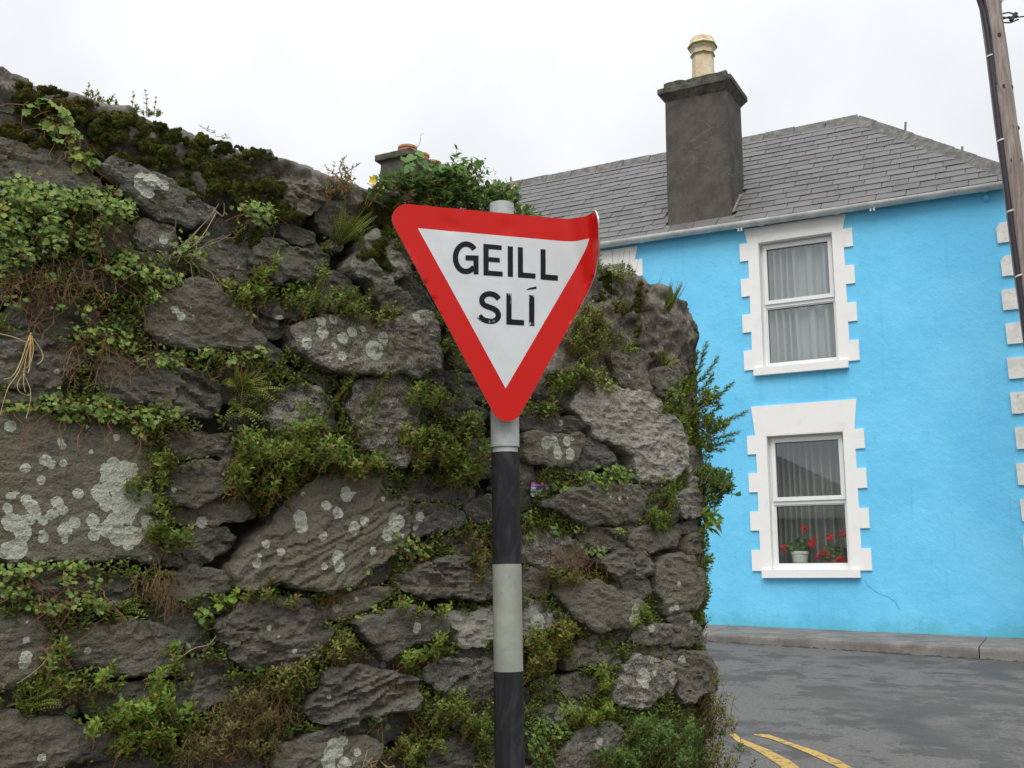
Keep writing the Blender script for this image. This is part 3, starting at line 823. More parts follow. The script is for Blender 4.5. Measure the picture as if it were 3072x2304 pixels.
class Stems(Leaves):
    """thin three-sided stems through point rows: P (n, k, 3)"""
    def addp(s, P, r0, r1, colr):
        P = np.asarray(P); n, k, _ = P.shape
        d = unit(np.gradient(P, axis=1)); ref = np.array([0.27, 0.31, 0.91])
        a = unit(np.cross(d, ref)); b = np.cross(d, a)
        rr = np.linspace(r0, r1, k)[None, :, None]
        ring = np.stack([P + rr*(a*math.cos(q)+b*math.sin(q)) for q in (0, 2.094, 4.189)], 2)   # n,k,3,3
        V = ring.reshape(-1, 3); F = []
        for i in range(k-1):
            for q in range(3):
                q2 = (q+1) % 3
                F += [(i*3+q, i*3+q2, (i+1)*3+q2), (i*3+q, (i+1)*3+q2, (i+1)*3+q)]
        F = np.array(F)[None] + (np.arange(n)*k*3)[:, None, None]
        C = np.repeat(np.broadcast_to(colr, (n, 3))[:, None], k*3, 1)
        s.parts.append((V, F.reshape(-1, 3), C.reshape(-1, 3)))
PAL = dict(
    toad=[(.17,.29,.085), (.135,.24,.075), (.21,.31,.095), (.24,.28,.07), (.11,.20,.075)],
    shrub=[(.115,.215,.040), (.090,.180,.036), (.16,.25,.048), (.085,.15,.034), (.20,.23,.05)],
    bright=[(.17,.28,.050), (.14,.25,.045), (.22,.31,.055), (.115,.21,.042)],
    red=[(.15,.19,.045), (.27,.12,.05), (.19,.17,.045), (.11,.16,.038), (.32,.15,.07)],
    yellow=[(.18,.23,.052), (.14,.20,.045), (.23,.25,.06), (.11,.16,.042)],
    withered=[(.17,.14,.07), (.13,.10,.05), (.18,.18,.065), (.11,.14,.045), (.19,.14,.08)],
    fern=[(.16,.23,.042), (.20,.265,.05), (.12,.19,.034), (.23,.25,.055)],
    dark=[(.070,.155,.048), (.090,.185,.052), (.060,.125,.036), (.11,.20,.058)],
    glossy=[(.080,.18,.062), (.11,.22,.076), (.135,.25,.088), (.062,.135,.045)],
    brownstem=[(.14,.095,.06), (.18,.125,.08), (.10,.07,.045)],
    straw=[(.42,.32,.19), (.36,.27,.15)],
    redstem=[(.19,.08,.06), (.15,.09,.045)],
    greystem=[(.28,.24,.19), (.22,.19,.15)],
)
def pick(rng, pal, n, extra=None, pe=0.0):
    p = np.array(PAL[pal]); i = rng.integers(0, len(p), n); j = rng.integers(0, len(p), n); w = rng.random((n, 1))*0.6
    c = (p[i]*(1-w) + p[j]*w)*np.array([1.62, 1.48, 1.15])
    if extra:
        q = np.array(PAL[extra]); k = rng.random(n) < pe; c[k] = q[rng.integers(0, len(q), k.sum())]
    return c*rng.uniform(0.8, 1.2, (n, 1))

# ------------------------------------------------------------------ geraniums standing inside the lower window
white_pot = plain('white_glazed_pot', (0.80, 0.77, 0.68), 0.5, var=0.15, scale=30)
soil = plain('soil', (0.03, 0.022, 0.015), 0.95)
t = NT('red_petal'); redp = t.done(t.mix(t.noise(60, 3), (0.70, 0.010, 0.016), (0.88, 0.03, 0.04)), 0.55, spec=0.3)
def geranium(u, off, z, potr, poth, potmat, leafspan, heads, label, seed):
    rng = np.random.default_rng(seed)
    e = empty('potted_geranium', HP(u, z, off), label, 'potted plant', 'geraniums on the window sill')
    c = HP(u, 0, off)
    p = pot(e, c, z, [(potr*0.80, 0), (potr*0.95, poth*0.8), (potr*1.05, poth*0.82), (potr*1.05, poth), (potr*0.92, poth), (potr*0.9, poth-0.02)], 20, potmat, name='pot')
    L = Leaves(); n = 260
    ctr = HP(u, z+poth+leafspan*0.35, off)
    d = unit(rng.normal(size=(n, 3)))*rng.random((n, 1))**0.4
    P = ctr + d*np.array([leafspan*0.95, 0.08, leafspan*0.6])
    P[:, 2] = np.maximum(P[:, 2], z+poth+0.02+0.05*rng.random(n))
    N = unit(d + np.array([0, -0.6, 0.7]) + rng.normal(size=(n, 3))*0.3)
    X = np.cross(N, rng.normal(size=(n, 3)))
    L.add(LOBE, P, X, N, rng.uniform(0.04, 0.065, n), pick(rng, 'glossy', n))
    L.build('foliage', leafm, e)
    S = Stems()
    for (du, dz, r) in heads:
        hc = HP(u+du, z+dz, off+0.075)
        base = HP(u+du*0.4, z+poth+0.05, off)
        S.addp(np.stack([base + (hc-base)*q for q in np.linspace(0, 1, 4)])[None], 0.004, 0.003, np.array([.05, .10, .03]))
        F = Leaves(); m = 34
        dd = unit(rng.normal(size=(m, 3)))
        F.add(ROUND, hc + dd*r*0.8, np.cross(dd, rng.normal(size=(m, 3))), dd, np.full(m, r*0.9), np.ones((m, 3)))
        F.build('flower', redp, e)
    S.build('stems', stemm, e)
geranium(-0.225, -0.285, 0.205, 0.110, 0.185, white_pot, 0.19, [(0.09, 0.46, .045), (-0.18, 0.225, .045), (-0.155, 0.25, .03), (0.165, 0.265, .045), (0.20, 0.32, .035), (0.185, 0.29, .035)],
         'red flowering geranium in a white pot on the left of the lower window', 4)
geranium(0.20, -0.285, 0.205, 0.085, 0.075, terra, 0.19, [(-0.02, 0.345, .045), (0.135, 0.385, .042), (-0.12, 0.17, .04), (-0.185, 0.12, .035), (-0.06, 0.155, .035), (-0.04, 0.10, .04), (0.10, 0.085, .05), (0.24, 0.12, .042), (0.12, 0.06, .035)],
         'red flowering geranium in a low terracotta pot on the right of the lower window', 9)

# ------------------------------------------------------------------ utility pole
t = NT('weathered_pole_wood')
g = t.noise(3.0, 6, 0.65, vec=t.mapping((7, 7, 0.55)), dist=1.2)
c = t.mix(t.ramp(g, 0.33, 0.68), (0.19, 0.15, 0.13), (0.36, 0.30, 0.27))
c = t.mix(t.ramp(t.noise(2.2, 5, 0.7), 0.55, 0.75, 0, 0.5), c, (0.075, 0.062, 0.055))
polem = t.done(c, 0.85, t.bump(g, 0.5, 0.015), spec=0.25)
knotm = plain('dark_knot', (0.035, 0.026, 0.022), 0.9)
PD = 11.45
def pp_(x, y, d=PD):
    r = ray(x, y); return r*(d/r[1])
_pa, _pb = pp_(2968, 0), pp_(3044, 560)
pax = (_pb-_pa)/(_pb[2]-_pa[2])
ptop = _pa + pax*1.6; pbot = _pa + pax*(road_z(_pa[0], PD)-0.2 - _pa[2])
pole = empty('utility_pole', (pbot[0], pbot[1], pbot[2]+0.2), 'tall leaning wooden utility pole with black cable strapped to its left side', 'utility pole')
n = 22
def ppt(f): return pbot + (ptop-pbot)*f
MB().tube([ppt(k/(n-1.)) + np.array([0.004*math.sin(k*1.7), 0, 0]) for k in range(n)], [0.142-0.032*k/(n-1.) for k in range(n)], 20).build('pole', polem, pole, smooth='side')
cabm = plain('black_cable_sheath', (0.018, 0.014, 0.022), 0.5)
def pole_at(y, dx, dy):
    # point beside the pole's axis at photograph row y
    best = min((abs(proj(ppt(k/400.))[1]-y), k) for k in range(401))[1]
    return ppt(best/400.) + np.array([dx, dy, 0])
MB().tube([pole_at(y, dx, -0.06) for y, dx in ((-60, -0.20), (0, -0.155), (45, -0.115), (110, -0.105), (175, -0.108), (300, -0.115), (430, -0.118), (620, -0.12), (900, -0.125), (1200, -0.13), (1700, -0.135))], 0.030, 10).build('cable', cabm, pole, smooth='side')
MB().tube([pole_at(y, dx, -0.075) for y, dx in ((-60, -0.13), (0, -0.105), (50, -0.085), (110, -0.070), (175, -0.085), (260, -0.10))], 0.016, 8).build('cable', cabm, pole, smooth=True)
strap = plain('pale_strap', (0.62, 0.60, 0.55), 0.5)
for y in (174, 430, 640, 832, 1022):
    p = pole_at(y, -0.115, -0.06)
    a = np.array([1, 0, 0.22])/np.linalg.norm([1, 0, .22])
    m = MB(); rg = [[p + 0.039*(np.array([1, 0, 0])*math.cos(q)+np.array([0, 1, 0])*math.sin(q)) + UP*(h+0.012*math.cos(q)) for q in np.linspace(0, 2*math.pi, 13)[:-1]] for h in (-0.009, 0.009)]
    m.prism(rg[0], rg[1]).build('strap', strap, pole)
for (y, dx) in ((270, -0.02), (270, 0.07), (392, 0.0), (392, 0.085), (492, -0.04), (492, 0.04), (615, 0.0), (765, -0.02), (120, 0.0)):
    p = pole_at(y, dx, 0); p = p + np.array([0, -math.sqrt(max(0.0, 0.115**2-dx*dx))-0.004, 0])
    m = MB(); rg = [p + 0.022*np.array([math.cos(q), 0, math.sin(q)*1.3]) for q in np.linspace(0, 2*math.pi, 9)[:-1]]
    m.prism([q+np.array([0, 0.015, 0]) for q in rg], rg).build('knot', knotm, pole)
galv = plain('galvanised_plate', (0.50, 0.55, 0.55), 0.45, 0.3)
p = pole_at(15, 0.055, -0.085)
MB().box8([p+np.array(v) for v in ((-.05,0,-.16), (.05,.02,-.16), (.05,.035,-.16), (-.05,.015,-.16), (-.05,0,.3), (.05,.02,.3), (.05,.035,.3), (-.05,.015,.3))]).build('bracket_plate', galv, pole)
MB().box8([p+np.array(v) for v in ((.04,-.01,-.02), (.22,-.01,.14), (.22,.03,.14), (.04,.03,-.02), (.04,-.01,.02), (.22,-.01,.18), (.22,.03,.18), (.04,.03,.02))]).build('bracket_arm', galv, pole)
# coiled wire dead-end on the right
m = MB()
w0 = pole_at(60, 0.10, -0.03)
for k in range(4):
    a0 = w0 + np.array([-0.01, 0, 0.05-0.035*k]); b0 = w0 + np.array([0.17+0.02*(k % 2), 0, 0.045-0.02*k])
    m.tube([a0, a0*0.5+b0*0.5+np.array([0, 0, 0.022*(-1)**k]), b0], 0.009, 6)
m.tube([w0+np.array([.10, 0, -.03]), w0+np.array([.17, 0, 0.06])], 0.024, 8)
m.build('wire_dead_end', cabm, pole)
m = MB(); m.tube([w0+np.array([0.17, 0, 0.01]), w0+np.array([0.3, 0, 0.025]), w0+np.array([1.5, 0.3, 0.06]), w0+np.array([6, 1.5, 0.5])], 0.008, 6).build('overhead_wire', cabm, pole)

# ------------------------------------------------------------------ the bent yield sign
YAW = R(16.0)
SD = np.array([math.cos(YAW), math.sin(YAW), 0]); SN = np.array([math.sin(YAW), -math.cos(YAW), 0])
_r = ray(1517, 900); S0 = _r*(3.0/_r[1]); S0[2] = 0
def sg(x, y):
    r = ray(x, y); p = r*((S0 @ SN)/(r @ SN)); return float((p-S0) @ SD), float(p[2])
BU0, BR = 0.160, 0.080        # the right corner is rolled forward
ZT, ZBT = 1.055, 0.3985       # top edge, sharp lower tip
def sheet(u, z, lift=0.0):
    u = np.asarray(u, float); z = np.asarray(z, float)
    # fold axis leans a little, so the curl is stronger at the top
    ub = BU0 + (ZT - z)*0.10
    a = np.clip((u-ub)/BR, 0, 1.75)
    fu = np.where(u > ub, ub + BR*np.sin(a) + np.maximum(u-ub-1.75*BR, 0)*math.cos(1.75), u)
    fo = np.where(u > ub, BR*(1-np.cos(a)) + np.maximum(u-ub-1.75*BR, 0)*math.sin(1.75), 0.0)
    # dents along the top edge and a gentle wave
    for (du, dz, dr, dh) in ((-0.165, 1.005, 0.022, -0.004), (0.005, 1.01, 0.02, -0.003), (-0.02, 0.80, 0.25, 0.003), (-0.150, 1.02, 0.012, 0.003)):
        fo = fo + dh*np.exp(-((u-du)**2+(z-dz)**2)/dr**2)
    fo = fo + np.where(u > ub, 0.0035*np.sin((u-ub)*95 + z*14)*np.clip((u-ub)/0.06, 0, 1), 0.0)
    nu = np.where(u > ub, -np.sin(a), 0.0); no = np.where(u > ub, np.cos(a), 1.0)
    fu = fu + nu*lift; fo = fo + no*lift
    return S0 + fu[..., None]*SD + fo[..., None]*SN + z[..., None]*UP
def rounded_tri(half, ztop, zbot, r, n=10):
    A, B, C = np.array([-half, ztop]), np.array([half, ztop]), np.array([0, zbot])
    pts = []
    for P, p0, p1 in ((A, C, B), (B, A, C), (C, B, A)):
        d0, d1 = (p0-P)/np.linalg.norm(p0-P), (p1-P)/np.linalg.norm(p1-P)
        bis = (d0+d1)/np.linalg.norm(d0+d1); ctr = P + bis*2*r
        a0 = ctr + 0*d0
        s = P + d0*(r*math.sqrt(3)); e = P + d1*(r*math.sqrt(3))
        t0 = math.atan2(*(s-ctr)[::-1]); t1 = math.atan2(*(e-ctr)[::-1])
        dt = (t1-t0+math.pi) % (2*math.pi) - math.pi
        for k in range(n+1):
            q = t0 + dt*k/n; pts.append(ctr + r*np.array([math.cos(q), math.sin(q)]))
    return np.array(pts)
def inpoly(P, poly):
    x, y = P[:, 0], P[:, 1]; c = np.zeros(len(P), bool); q = np.roll(poly, -1, 0)
    for (x0, y0), (x1, y1) in zip(poly, q):
        if y0 == y1: continue
        k = ((y0 > y) != (y1 > y)) & (x < (x1-x0)*(y-y0)/(y1-y0)+x0); c ^= k
    return c
def segdist(P, poly):
    a = poly; b = np.roll(poly, -1, 0); d = b-a; L = np.maximum((d**2).sum(1), 1e-12)
    tq = np.clip(((P[:, None]-a[None])*d[None]).sum(2)/L, 0, 1)
    return np.sqrt((((a[None]+tq[..., None]*d[None])-P[:, None])**2).sum(2)).min(1)
def fill(outer, step, hole=None):
    """triangulated region: outer boundary, optional hole boundary"""
    lo, hi = outer.min(0), outer.max(0)
    gx, gy = np.meshgrid(np.arange(lo[0], hi[0], step), np.arange(lo[1], hi[1], step*0.87))
    gx = gx + (np.arange(gx.shape[0]) % 2)[:, None]*step*0.5
    G = np.stack([gx.ravel(), gy.ravel()], 1)
    G = G[inpoly(G, outer)]
    if len(G): G = G[segdist(G, outer) > step*0.5]
    if hole is not None and len(G): G = G[~inpoly(G, hole)]; G = G[segdist(G, hole) > step*0.5]
    n0 = len(outer); pts = [outer]; E = [(i, (i+1) % n0) for i in range(n0)]
    if hole is not None:
        n1 = len(hole); pts.append(hole); E += [(n0+i, n0+(i+1) % n1) for i in range(n1)]
    pts.append(G); P = np.concatenate([p for p in pts if len(p)])
    r = delaunay_2d_cdt([Vector(p) for p in P], E, [], 1 if hole is None else 0, 1e-7)
    V = np.array([tuple(v) for v in r[0]]); F = np.array([tuple(f) for f in r[2] if len(f) == 3])
    cen = V[F].mean(1); k = inpoly(cen, outer)
    if hole is not None: k &= ~inpoly(cen, hole)
    return V, F[k]
t = NT('red_reflective_film')
sc = t.ramp(t.noise(260, 2), 0.3, 0.7, 0.92, 1.08)
wr = t.ramp(t.noise(34, 5, 0.75, vec=t.mapping((3, 3, 0.6))), 0.70, 0.78, 0, 0.5)
c = t.mix(wr, (0.54, 0.006, 0.002), (0.64, 0.15, 0.14))
redf = t.done(c, 0.34, t.bump(t.noise(7, 3), 0.08, 0.01), spec=0.22)
t.b.inputs['Coat Weight'].default_value = 0.10; t.b.inputs['Coat Roughness'].default_value = 0.12
t = NT('white_reflective_film')
c = t.mix(t.ramp(t.noise(7, 5, 0.7), 0.35, 0.7), (0.62, 0.64, 0.645), (0.56, 0.58, 0.59))
c = t.mix(t.ramp(t.noise(55, 5, 0.75), 0.66, 0.74, 0, 0.5), c, (0.40, 0.41, 0.41))
whitef = t.done(c, 0.42, spec=0.45)
t = NT('black_letter_film'); blackf = t.done(t.mix(t.noise(50, 4), (0.006, 0.006, 0.007), (0.014, 0.014, 0.015)), 0.5, spec=0.15)
t = NT('scuffed_letter_film')
scr = t.math('MULTIPLY', t.ramp(t.noise(75, 5, 0.75, vec=t.mapping((1.2, 1.2, 0.7))), 0.57, 0.61), t.ramp(t.noise(13, 2, 0.5), 0.45, 0.58))
scuff = t.done(t.mix(scr, (0.009, 0.009, 0.010), (0.50, 0.51, 0.51)), 0.5, spec=0.15)
alu = plain('sheet_aluminium', (0.55, 0.56, 0.56), 0.45, 0.5)
yard = road_z(S0[0], S0[1])
sign = empty('yield_sign', (S0[0], S0[1], yard), 'red and white triangular Irish yield sign with one curled corner on a banded post', 'road sign')
outer = dens(rounded_tri(0.370, ZT, ZBT, 0.046)+np.array([0.004, 0]), 0.012)
HI = 0.2585; zi_top = 0.9855; inner_tri = dens(np.array([(-HI, zi_top), (HI, zi_top), (0.0, zi_top-HI*math.sqrt(3))]), 0.012)
V2, F2 = fill(outer, 0.014, inner_tri); P3 = sheet(V2[:, 0], V2[:, 1], 0.0)
def orient(V, F, d):
    n = np.cross(V[F[:, 1]]-V[F[:, 0]], V[F[:, 2]]-V[F[:, 0]]).sum(0)
    return F if n @ d > 0 else F[:, ::-1]
F2 = orient(P3, F2, SN)
obj('border', P3, F2, redf, sign, smooth=True)
V2, F2 = fill(inner_tri, 0.014); P3 = sheet(V2[:, 0], V2[:, 1], 0.0)
obj('panel', P3, orient(P3, F2, SN), whitef, sign, smooth=True)
# the sheet itself: back face and rim
V2, F2 = fill(outer, 0.014); nB = len(V2); Pb = sheet(V2[:, 0], V2[:, 1], -0.0035)
obj('plate', Pb, orient(Pb, F2, -SN), alu, sign, smooth=True)
no = len(outer); rim0, rim1 = sheet(outer[:, 0], outer[:, 1], 0.0004), sheet(outer[:, 0], outer[:, 1], -0.0037)
obj('rim', np.concatenate([rim0, rim1]), np.array([(i, (i+1) % no, no+(i+1) % no, no+i) for i in range(no)]), alu, sign, smooth=True)
# lettering GEILL SLI with acute accent: outlines traced on the plate
def S_(x, y): return sg(*src('S', x, y))
def stroke(cl, w):
    cl = np.array(cl, float); d = np.gradient(cl, axis=0); d = d/np.linalg.norm(d, axis=1)[:, None]; nn = np.stack([-d[:, 1], d[:, 0]], 1)
    return np.concatenate([cl+nn*w/2, (cl-nn*w/2)[::-1]])
def smooth_line(pts, k=6):
    pts = np.array(pts, float); out = []
    for i in range(len(pts)-1):
        p0, p1, p2, p3 = pts[max(i-1, 0)], pts[i], pts[i+1], pts[min(i+2, len(pts)-1)]
        for j in range(k):
            q = j/float(k); out.append(0.5*((2*p1)+(p2-p0)*q+(2*p0-5*p1+4*p2-p3)*q*q+(3*p1-p0-3*p2+p3)*q**3))
    out.append(pts[-1]); return np.array(out)
def letter(polys, mat):
    m = MB()
    for k, pl in enumerate(polys):
        b = np.array([S_(x, y) for x, y in pl]); b = dens(b, 0.006)
        V2, F2 = fill(b, 0.012); P = sheet(V2[:, 0], V2[:, 1], 0.0009+0.0004*k); m.add(P, [tuple(f) for f in orient(P, F2, SN)])
    return m.build('letter', mat, sign)
gar = [(570+73*math.cos(R(a)), 447-95*math.sin(R(a))) for a in np.linspace(38, 318, 44)]
letter([stroke(gar, 37), [(620,432), (656,432), (656,562), (622,560)], [(566,430), (630,432), (630,466), (566,464)]], blackf)
letter([[(690,350), (816,362), (816,394), (726,386), (726,442), (803,449), (803,481), (726,474), (726,536), (823,544), (823,577), (690,568)]], blackf)
letter([[(858,367), (894,370), (894,580), (858,577)]], blackf)
letter([[(928,373), (963,376), (963,549), (1050,557), (1050,592), (928,583)]], blackf)
letter([[(1085,387), (1120,390), (1120,562), (1205,569), (1205,606), (1085,597)]], blackf)
sl = smooth_line([(797,732), (772,708), (737,697), (703,703), (682,724), (679,748), (692,771), (725,787), (760,800), (786,822), (793,850), (780,874), (750,886), (712,882), (680,868), (660,848)])
letter([stroke(sl, 37)], scuff)
letter([[(848,693), (884,695), (884,872), (971,879), (971,915), (848,908)]], scuff)
letter([[(1005,705), (1042,707), (1042,919), (1005,917)]], scuff)
letter([[(987,667), (1010,655), (1057,645), (1055,662), (990,670)]], blackf)
# post: galvanised tube, plastic bands
t = NT('galvanised_post')
c = t.mix(t.ramp(t.noise(16, 5, 0.7), 0.35, 0.7), (0.33, 0.35, 0.335), (0.46, 0.475, 0.455))
c = t.mix(t.ramp(t.noise(90, 4, 0.7), 0.62, 0.75, 0, 0.4), c, (0.55, 0.56, 0.54))
postm = t.done(c, 0.6, metal=0.0, spec=0.3)
t = NT('black_band_plastic')
smu = t.noise(5.0, 6, 0.65, vec=t.mapping((3, 3, 1.0)), dist=1.8)
blackb = t.done(t.mix(t.ramp(smu, 0.45, 0.72, 0, 0.8), (0.018, 0.018, 0.020), (0.050, 0.050, 0.053)), 0.7, spec=0.15)
t = NT('white_band_plastic')
c = t.mix(t.ramp(t.noise(9, 5, 0.7), 0.35, 0.7), (0.25, 0.265, 0.215), (0.34, 0.35, 0.30))
c = t.mix(t.ramp(t.noise(30, 5, 0.75, vec=t.mapping((1, 1, 0.8))), 0.63, 0.69, 0, 0.6), c, (0.16, 0.165, 0.12))
whiteb = t.done(c, 0.6, spec=0.35)
def post_c(z):   # axis of the post
    f = (1.10-z)/1.59; return np.array([-0.0305 + 0.0245*f, 3.072, z])
def post_seg(z0, z1, r, mat, name, k=3, r1=None):
    n = k+1; m = MB().tube([post_c(z0+(z1-z0)*i/k) for i in range(n)], [r + ((r1 or r)-r)*i/k for i in range(n)], 32)
    return m.build(name, mat, sign, smooth='side')
zb = yard-0.1
def zrow(y): 
    r = ray(1517, y/S22); return float(r[2]*(3.035/r[1]))
S22 = 2212/3072.
zs_ = [zrow(v) for v in (963, 975, 1218, 1452)]
post_seg(zs_[1]-0.05, 1.108, 0.0362, postm, 'post')
post_seg(zs_[0], 0.52, 0.0408, postm, 'collar')
post_seg(zs_[2], zs_[1], 0.0400, blackb, 'band')
post_seg(zs_[3], zs_[2]-0.0005, 0.0408, whiteb, 'band')
post_seg(zb, zs_[3]-0.0005, 0.0412, blackb, 'band')
for z in (0.95, 0.62):
    c = post_c(z); m = MB().tube([c-UP*0.02, c+UP*0.02], 0.042, 24); m.build('clip', alu, sign)
# ------------------------------------------------------------------ the old stone wall
WA = np.array([-1.19, 2.50]); WB = np.array([-0.04, 3.50])
WH = (WB-WA)/np.linalg.norm(WB-WA); WNn = np.array([WH[1], -WH[0]])
S_ARC = np.linalg.norm(WB-WA) + 0.80; ARC = 0.50; TURN = R(92)
_c0 = WA + WH*S_ARC + np.array([-WH[1], WH[0]])*ARC       # centre of the rounded end
S_END = S_ARC + ARC*TURN
def wplan(s):
    """plan position and outward normal at arc length s"""
    s = np.asarray(s, float)
    st = WA + WH*s[..., None]
    a = np.clip((s-S_ARC)/ARC, 0, TURN)
    nx = WNn[0]*np.cos(a) - WNn[1]*np.sin(a); ny = WNn[0]*np.sin(a) + WNn[1]*np.cos(a)
    nr = np.stack([nx, ny], -1)
    ar = _c0 + nr*ARC
    tg = np.stack([-ny, nx], -1)
    ar = ar + tg*np.maximum(s-S_END, 0)[..., None]
    k = (s > S_ARC)[..., None]
    return np.where(k, ar, st), np.where(k, nr, WNn + 0*st)
def wpt(s, z, h=0.0):
    p, n = wplan(s); z = np.asarray(z, float); h = np.asarray(h, float)
    p = p + n*np.broadcast_to(h, p.shape[:-1])[..., None]
    return np.concatenate([p, np.broadcast_to(z, p.shape[:-1])[..., None]], -1)
S_TAN = S_ARC + ARC*(math.atan2(WH[0], WH[1]) - R(9.7))
def pix2wall(x, y):
    """photograph pixel -> (s, z) on the wall face; columns past the end stop at the tangent"""
    x = np.atleast_1d(np.asarray(x, float)); y = np.atleast_1d(np.asarray(y, float))
    d = ray(x, y)
    den = d[..., 0]*WH[1] - d[..., 1]*WH[0]
    tt = (WA[0]*WH[1]-WA[1]*WH[0])/den
    hit = d[..., :2]*tt[..., None]; s = (hit-WA) @ WH
    bad = (s > S_ARC) | (den == 0)
    q = d[..., :2]; A = (q**2).sum(-1); B = -2*(q @ _c0); C = (_c0**2).sum()-ARC**2
    disc = B*B-4*A*C
    t2 = (-B - np.sqrt(np.maximum(disc, 0)))/(2*A)
    h2 = q*t2[..., None] - _c0; ang = np.arctan2(h2[..., 1], h2[..., 0]) - math.atan2(WNn[1], WNn[0])
    s2 = np.where(disc > 0, S_ARC + ARC*ang, S_TAN)
    s2 = np.minimum(s2, S_TAN)
    t2 = np.where(disc > 0, t2, tt*0 + np.linalg.norm(_c0))
    s = np.where(bad, s2, s); tt = np.where(bad, t2, tt)
    return s, d[..., 2]*tt
def wp(r, pts):
    xy = np.array([src(r, x, y) for x, y in pts]); s, z = pix2wall(xy[:, 0], xy[:, 1]); return np.stack([s, z], 1)
WALLTOP = [src('A', x, y) for x, y in ((-900,-330), (-400,-130), (0,30), (100,65), (190,95), (350,125), (480,180), (600,215), (700,255), (850,285), (960,330), (1070,370), (1200,390), (1330,440), (1500,500), (1640,510), (1730,530), (1820,590), (1900,630), (2000,650), (2130,680))]
WALLTOP += [(1080, 550), (1200, 598), (1450, 690), (1788, 790)] + [src('Q1', x, y) for x, y in ((960,320), (1100,372), (1300,422), (1450,482), (1560,580), (1640,690))]
_wt = np.array([np.r_[pix2wall(*p)] .ravel() for p in WALLTOP])
_wt = np.vstack([_wt, [(S_TAN, _wt[-1, 1]-0.06), (S_TAN+0.4, _wt[-1, 1]-0.12), (S_TAN+4, _wt[-1, 1]-0.2)]])
def ztop(s): return np.interp(s, _wt[:, 0], _wt[:, 1])
S_MIN, S_MAX = -1.6, S_END + 1.5
COPE = np.array([src('A', x, y) for x, y in ((-900,-700), (-900,300), (0,500), (150,540), (400,580), (600,650), (800,680), (1000,720), (1100,800), (1200,900), (1310,940), (1400,880), (1500,900), (1600,900), (1800,1000), (1950,1030), (2050,950), (2212,900))] + [src('R2', x, y) for x, y in ((1100,900), (1250,860), (1400,820), (1500,760), (2212,600), (2212,-900))])
COPE2 = np.array([src('Q1', x, y) for x, y in ((420,900),(600,600),(760,400),(780,150),(1900,150),(1900,1110),(1620,1130),(1440,1250),(1460,1600),(1550,1740),(1560,2010),(1350,2110),(1140,2110),(1090,1900),(880,1790),(700,1660),(560,1500),(240,1440),(240,1330))])

t = NT('wall_core_mortar')
cope = t.attr('cope')
c1 = t.mix(t.ramp(t.noise(14, 6, 0.7), 0.35, 0.65), (0.032, 0.027, 0.018), (0.075, 0.062, 0.040))
c2 = t.mix(t.ramp(t.noise(11, 7, 0.75), 0.34, 0.66), (0.072, 0.064, 0.054), (0.195, 0.175, 0.147))
c2 = t.mix(t.ramp(t.noise(70, 5, 0.75), 0.50, 0.64, 0, 0.7), c2, (0.31, 0.295, 0.25))
c2 = t.mix(t.ramp(t.noise(7, 5, 0.7), 0.48, 0.62, 0, 0.75), c2, (0.055, 0.048, 0.022))
c = t.mix(t.ramp(cope, 0.2, 0.8), c1, c2)
corem = t.done(c, 0.95, t.bump(t.noise(80, 5, 0.75), 0.7, 0.012), spec=0.2)

# face of the core, rolled over the top and down the back
wallE = empty('stone_wall', tuple(wpt(1.3, road_z(0, 3.4))), 'tall old rubble stone wall with mossy top and rounded end', 'wall')
ns = int((S_MAX-S_MIN)/0.013); ss = np.linspace(S_MIN, S_MAX, ns)
zt = ztop(ss) + 0.012 + 0.014*fbm(ss*9, ss*0, seed=31, octv=5)
vv = np.linspace(0, 1, 250)
rows_ = []
zlow = -1.75
for v in vv:
    rows_.append((zt - (zt-zlow)*(1-v)**1.0, v))
Vr = []; Cp = []
pxs = None
for j, (zz, v) in enumerate(rows_):
    base = wpt(ss, zz, 0.0)
    px, py = proj(base)
    inside = inpoly(np.stack([px, py], 1), COPE) | ((zt-zz) < 0.10) | (inpoly(np.stack([px, py], 1), COPE2) & (ss < S_TAN+.05)) | ((ss >= S_TAN+.05) & (zz > 0.35))
    inside = inside.astype(float)
    Cp.append(inside); Vr.append((ss, zz))
Cp = np.array(Cp)
for _ in range(3):
    Cp = (np.roll(Cp, 1, 0)+np.roll(Cp, -1, 0)+Cp)/3; Cp = (np.roll(Cp, 1, 1)+np.roll(Cp, -1, 1)+Cp)/3
verts = []
for j, (s_, zz) in enumerate(Vr):
    h = -0.065 + Cp[j]*(0.085) + 0.022*fbm(s_*11, zz*14, seed=5, octv=5) + 0.010*fbm(s_*40, zz*48, seed=6, octv=3) - Cp[j]*0.03*np.maximum(0, vnoise(s_*15, zz*15, seed=16)-.6)/.4
    # round the shoulder into the top
    e = np.clip((0.04-(zt-zz))/0.04, 0, 1); h = h - 0.035*(1-np.sqrt(np.maximum(1-e*e*0.96, 0)))*Cp[j]
    verts.append(wpt(s_, zz, h))
for dz, dh in ((0.004, -0.13), (0.0, -0.22), (-0.02, -0.36), (-0.04, -0.46), (-0.12, -0.52), (-0.6, -0.54), (-2.6, -0.56)):
    verts.append(wpt(ss, zt+dz+0.012*fbm(ss*8, ss*0+dh*20, seed=8), dh))
nr = len(verts); V = np.concatenate(verts); att = np.concatenate(list(Cp) + [np.ones(ns)]*7)
ii, jj = np.meshgrid(np.arange(ns-1), np.arange(nr-1)); a = (jj*ns+ii).ravel()
core = obj('core', V, np.stack([a, a+1, a+1+ns, a+ns], 1), corem, wallE, smooth=True, attrs={'cope': att})

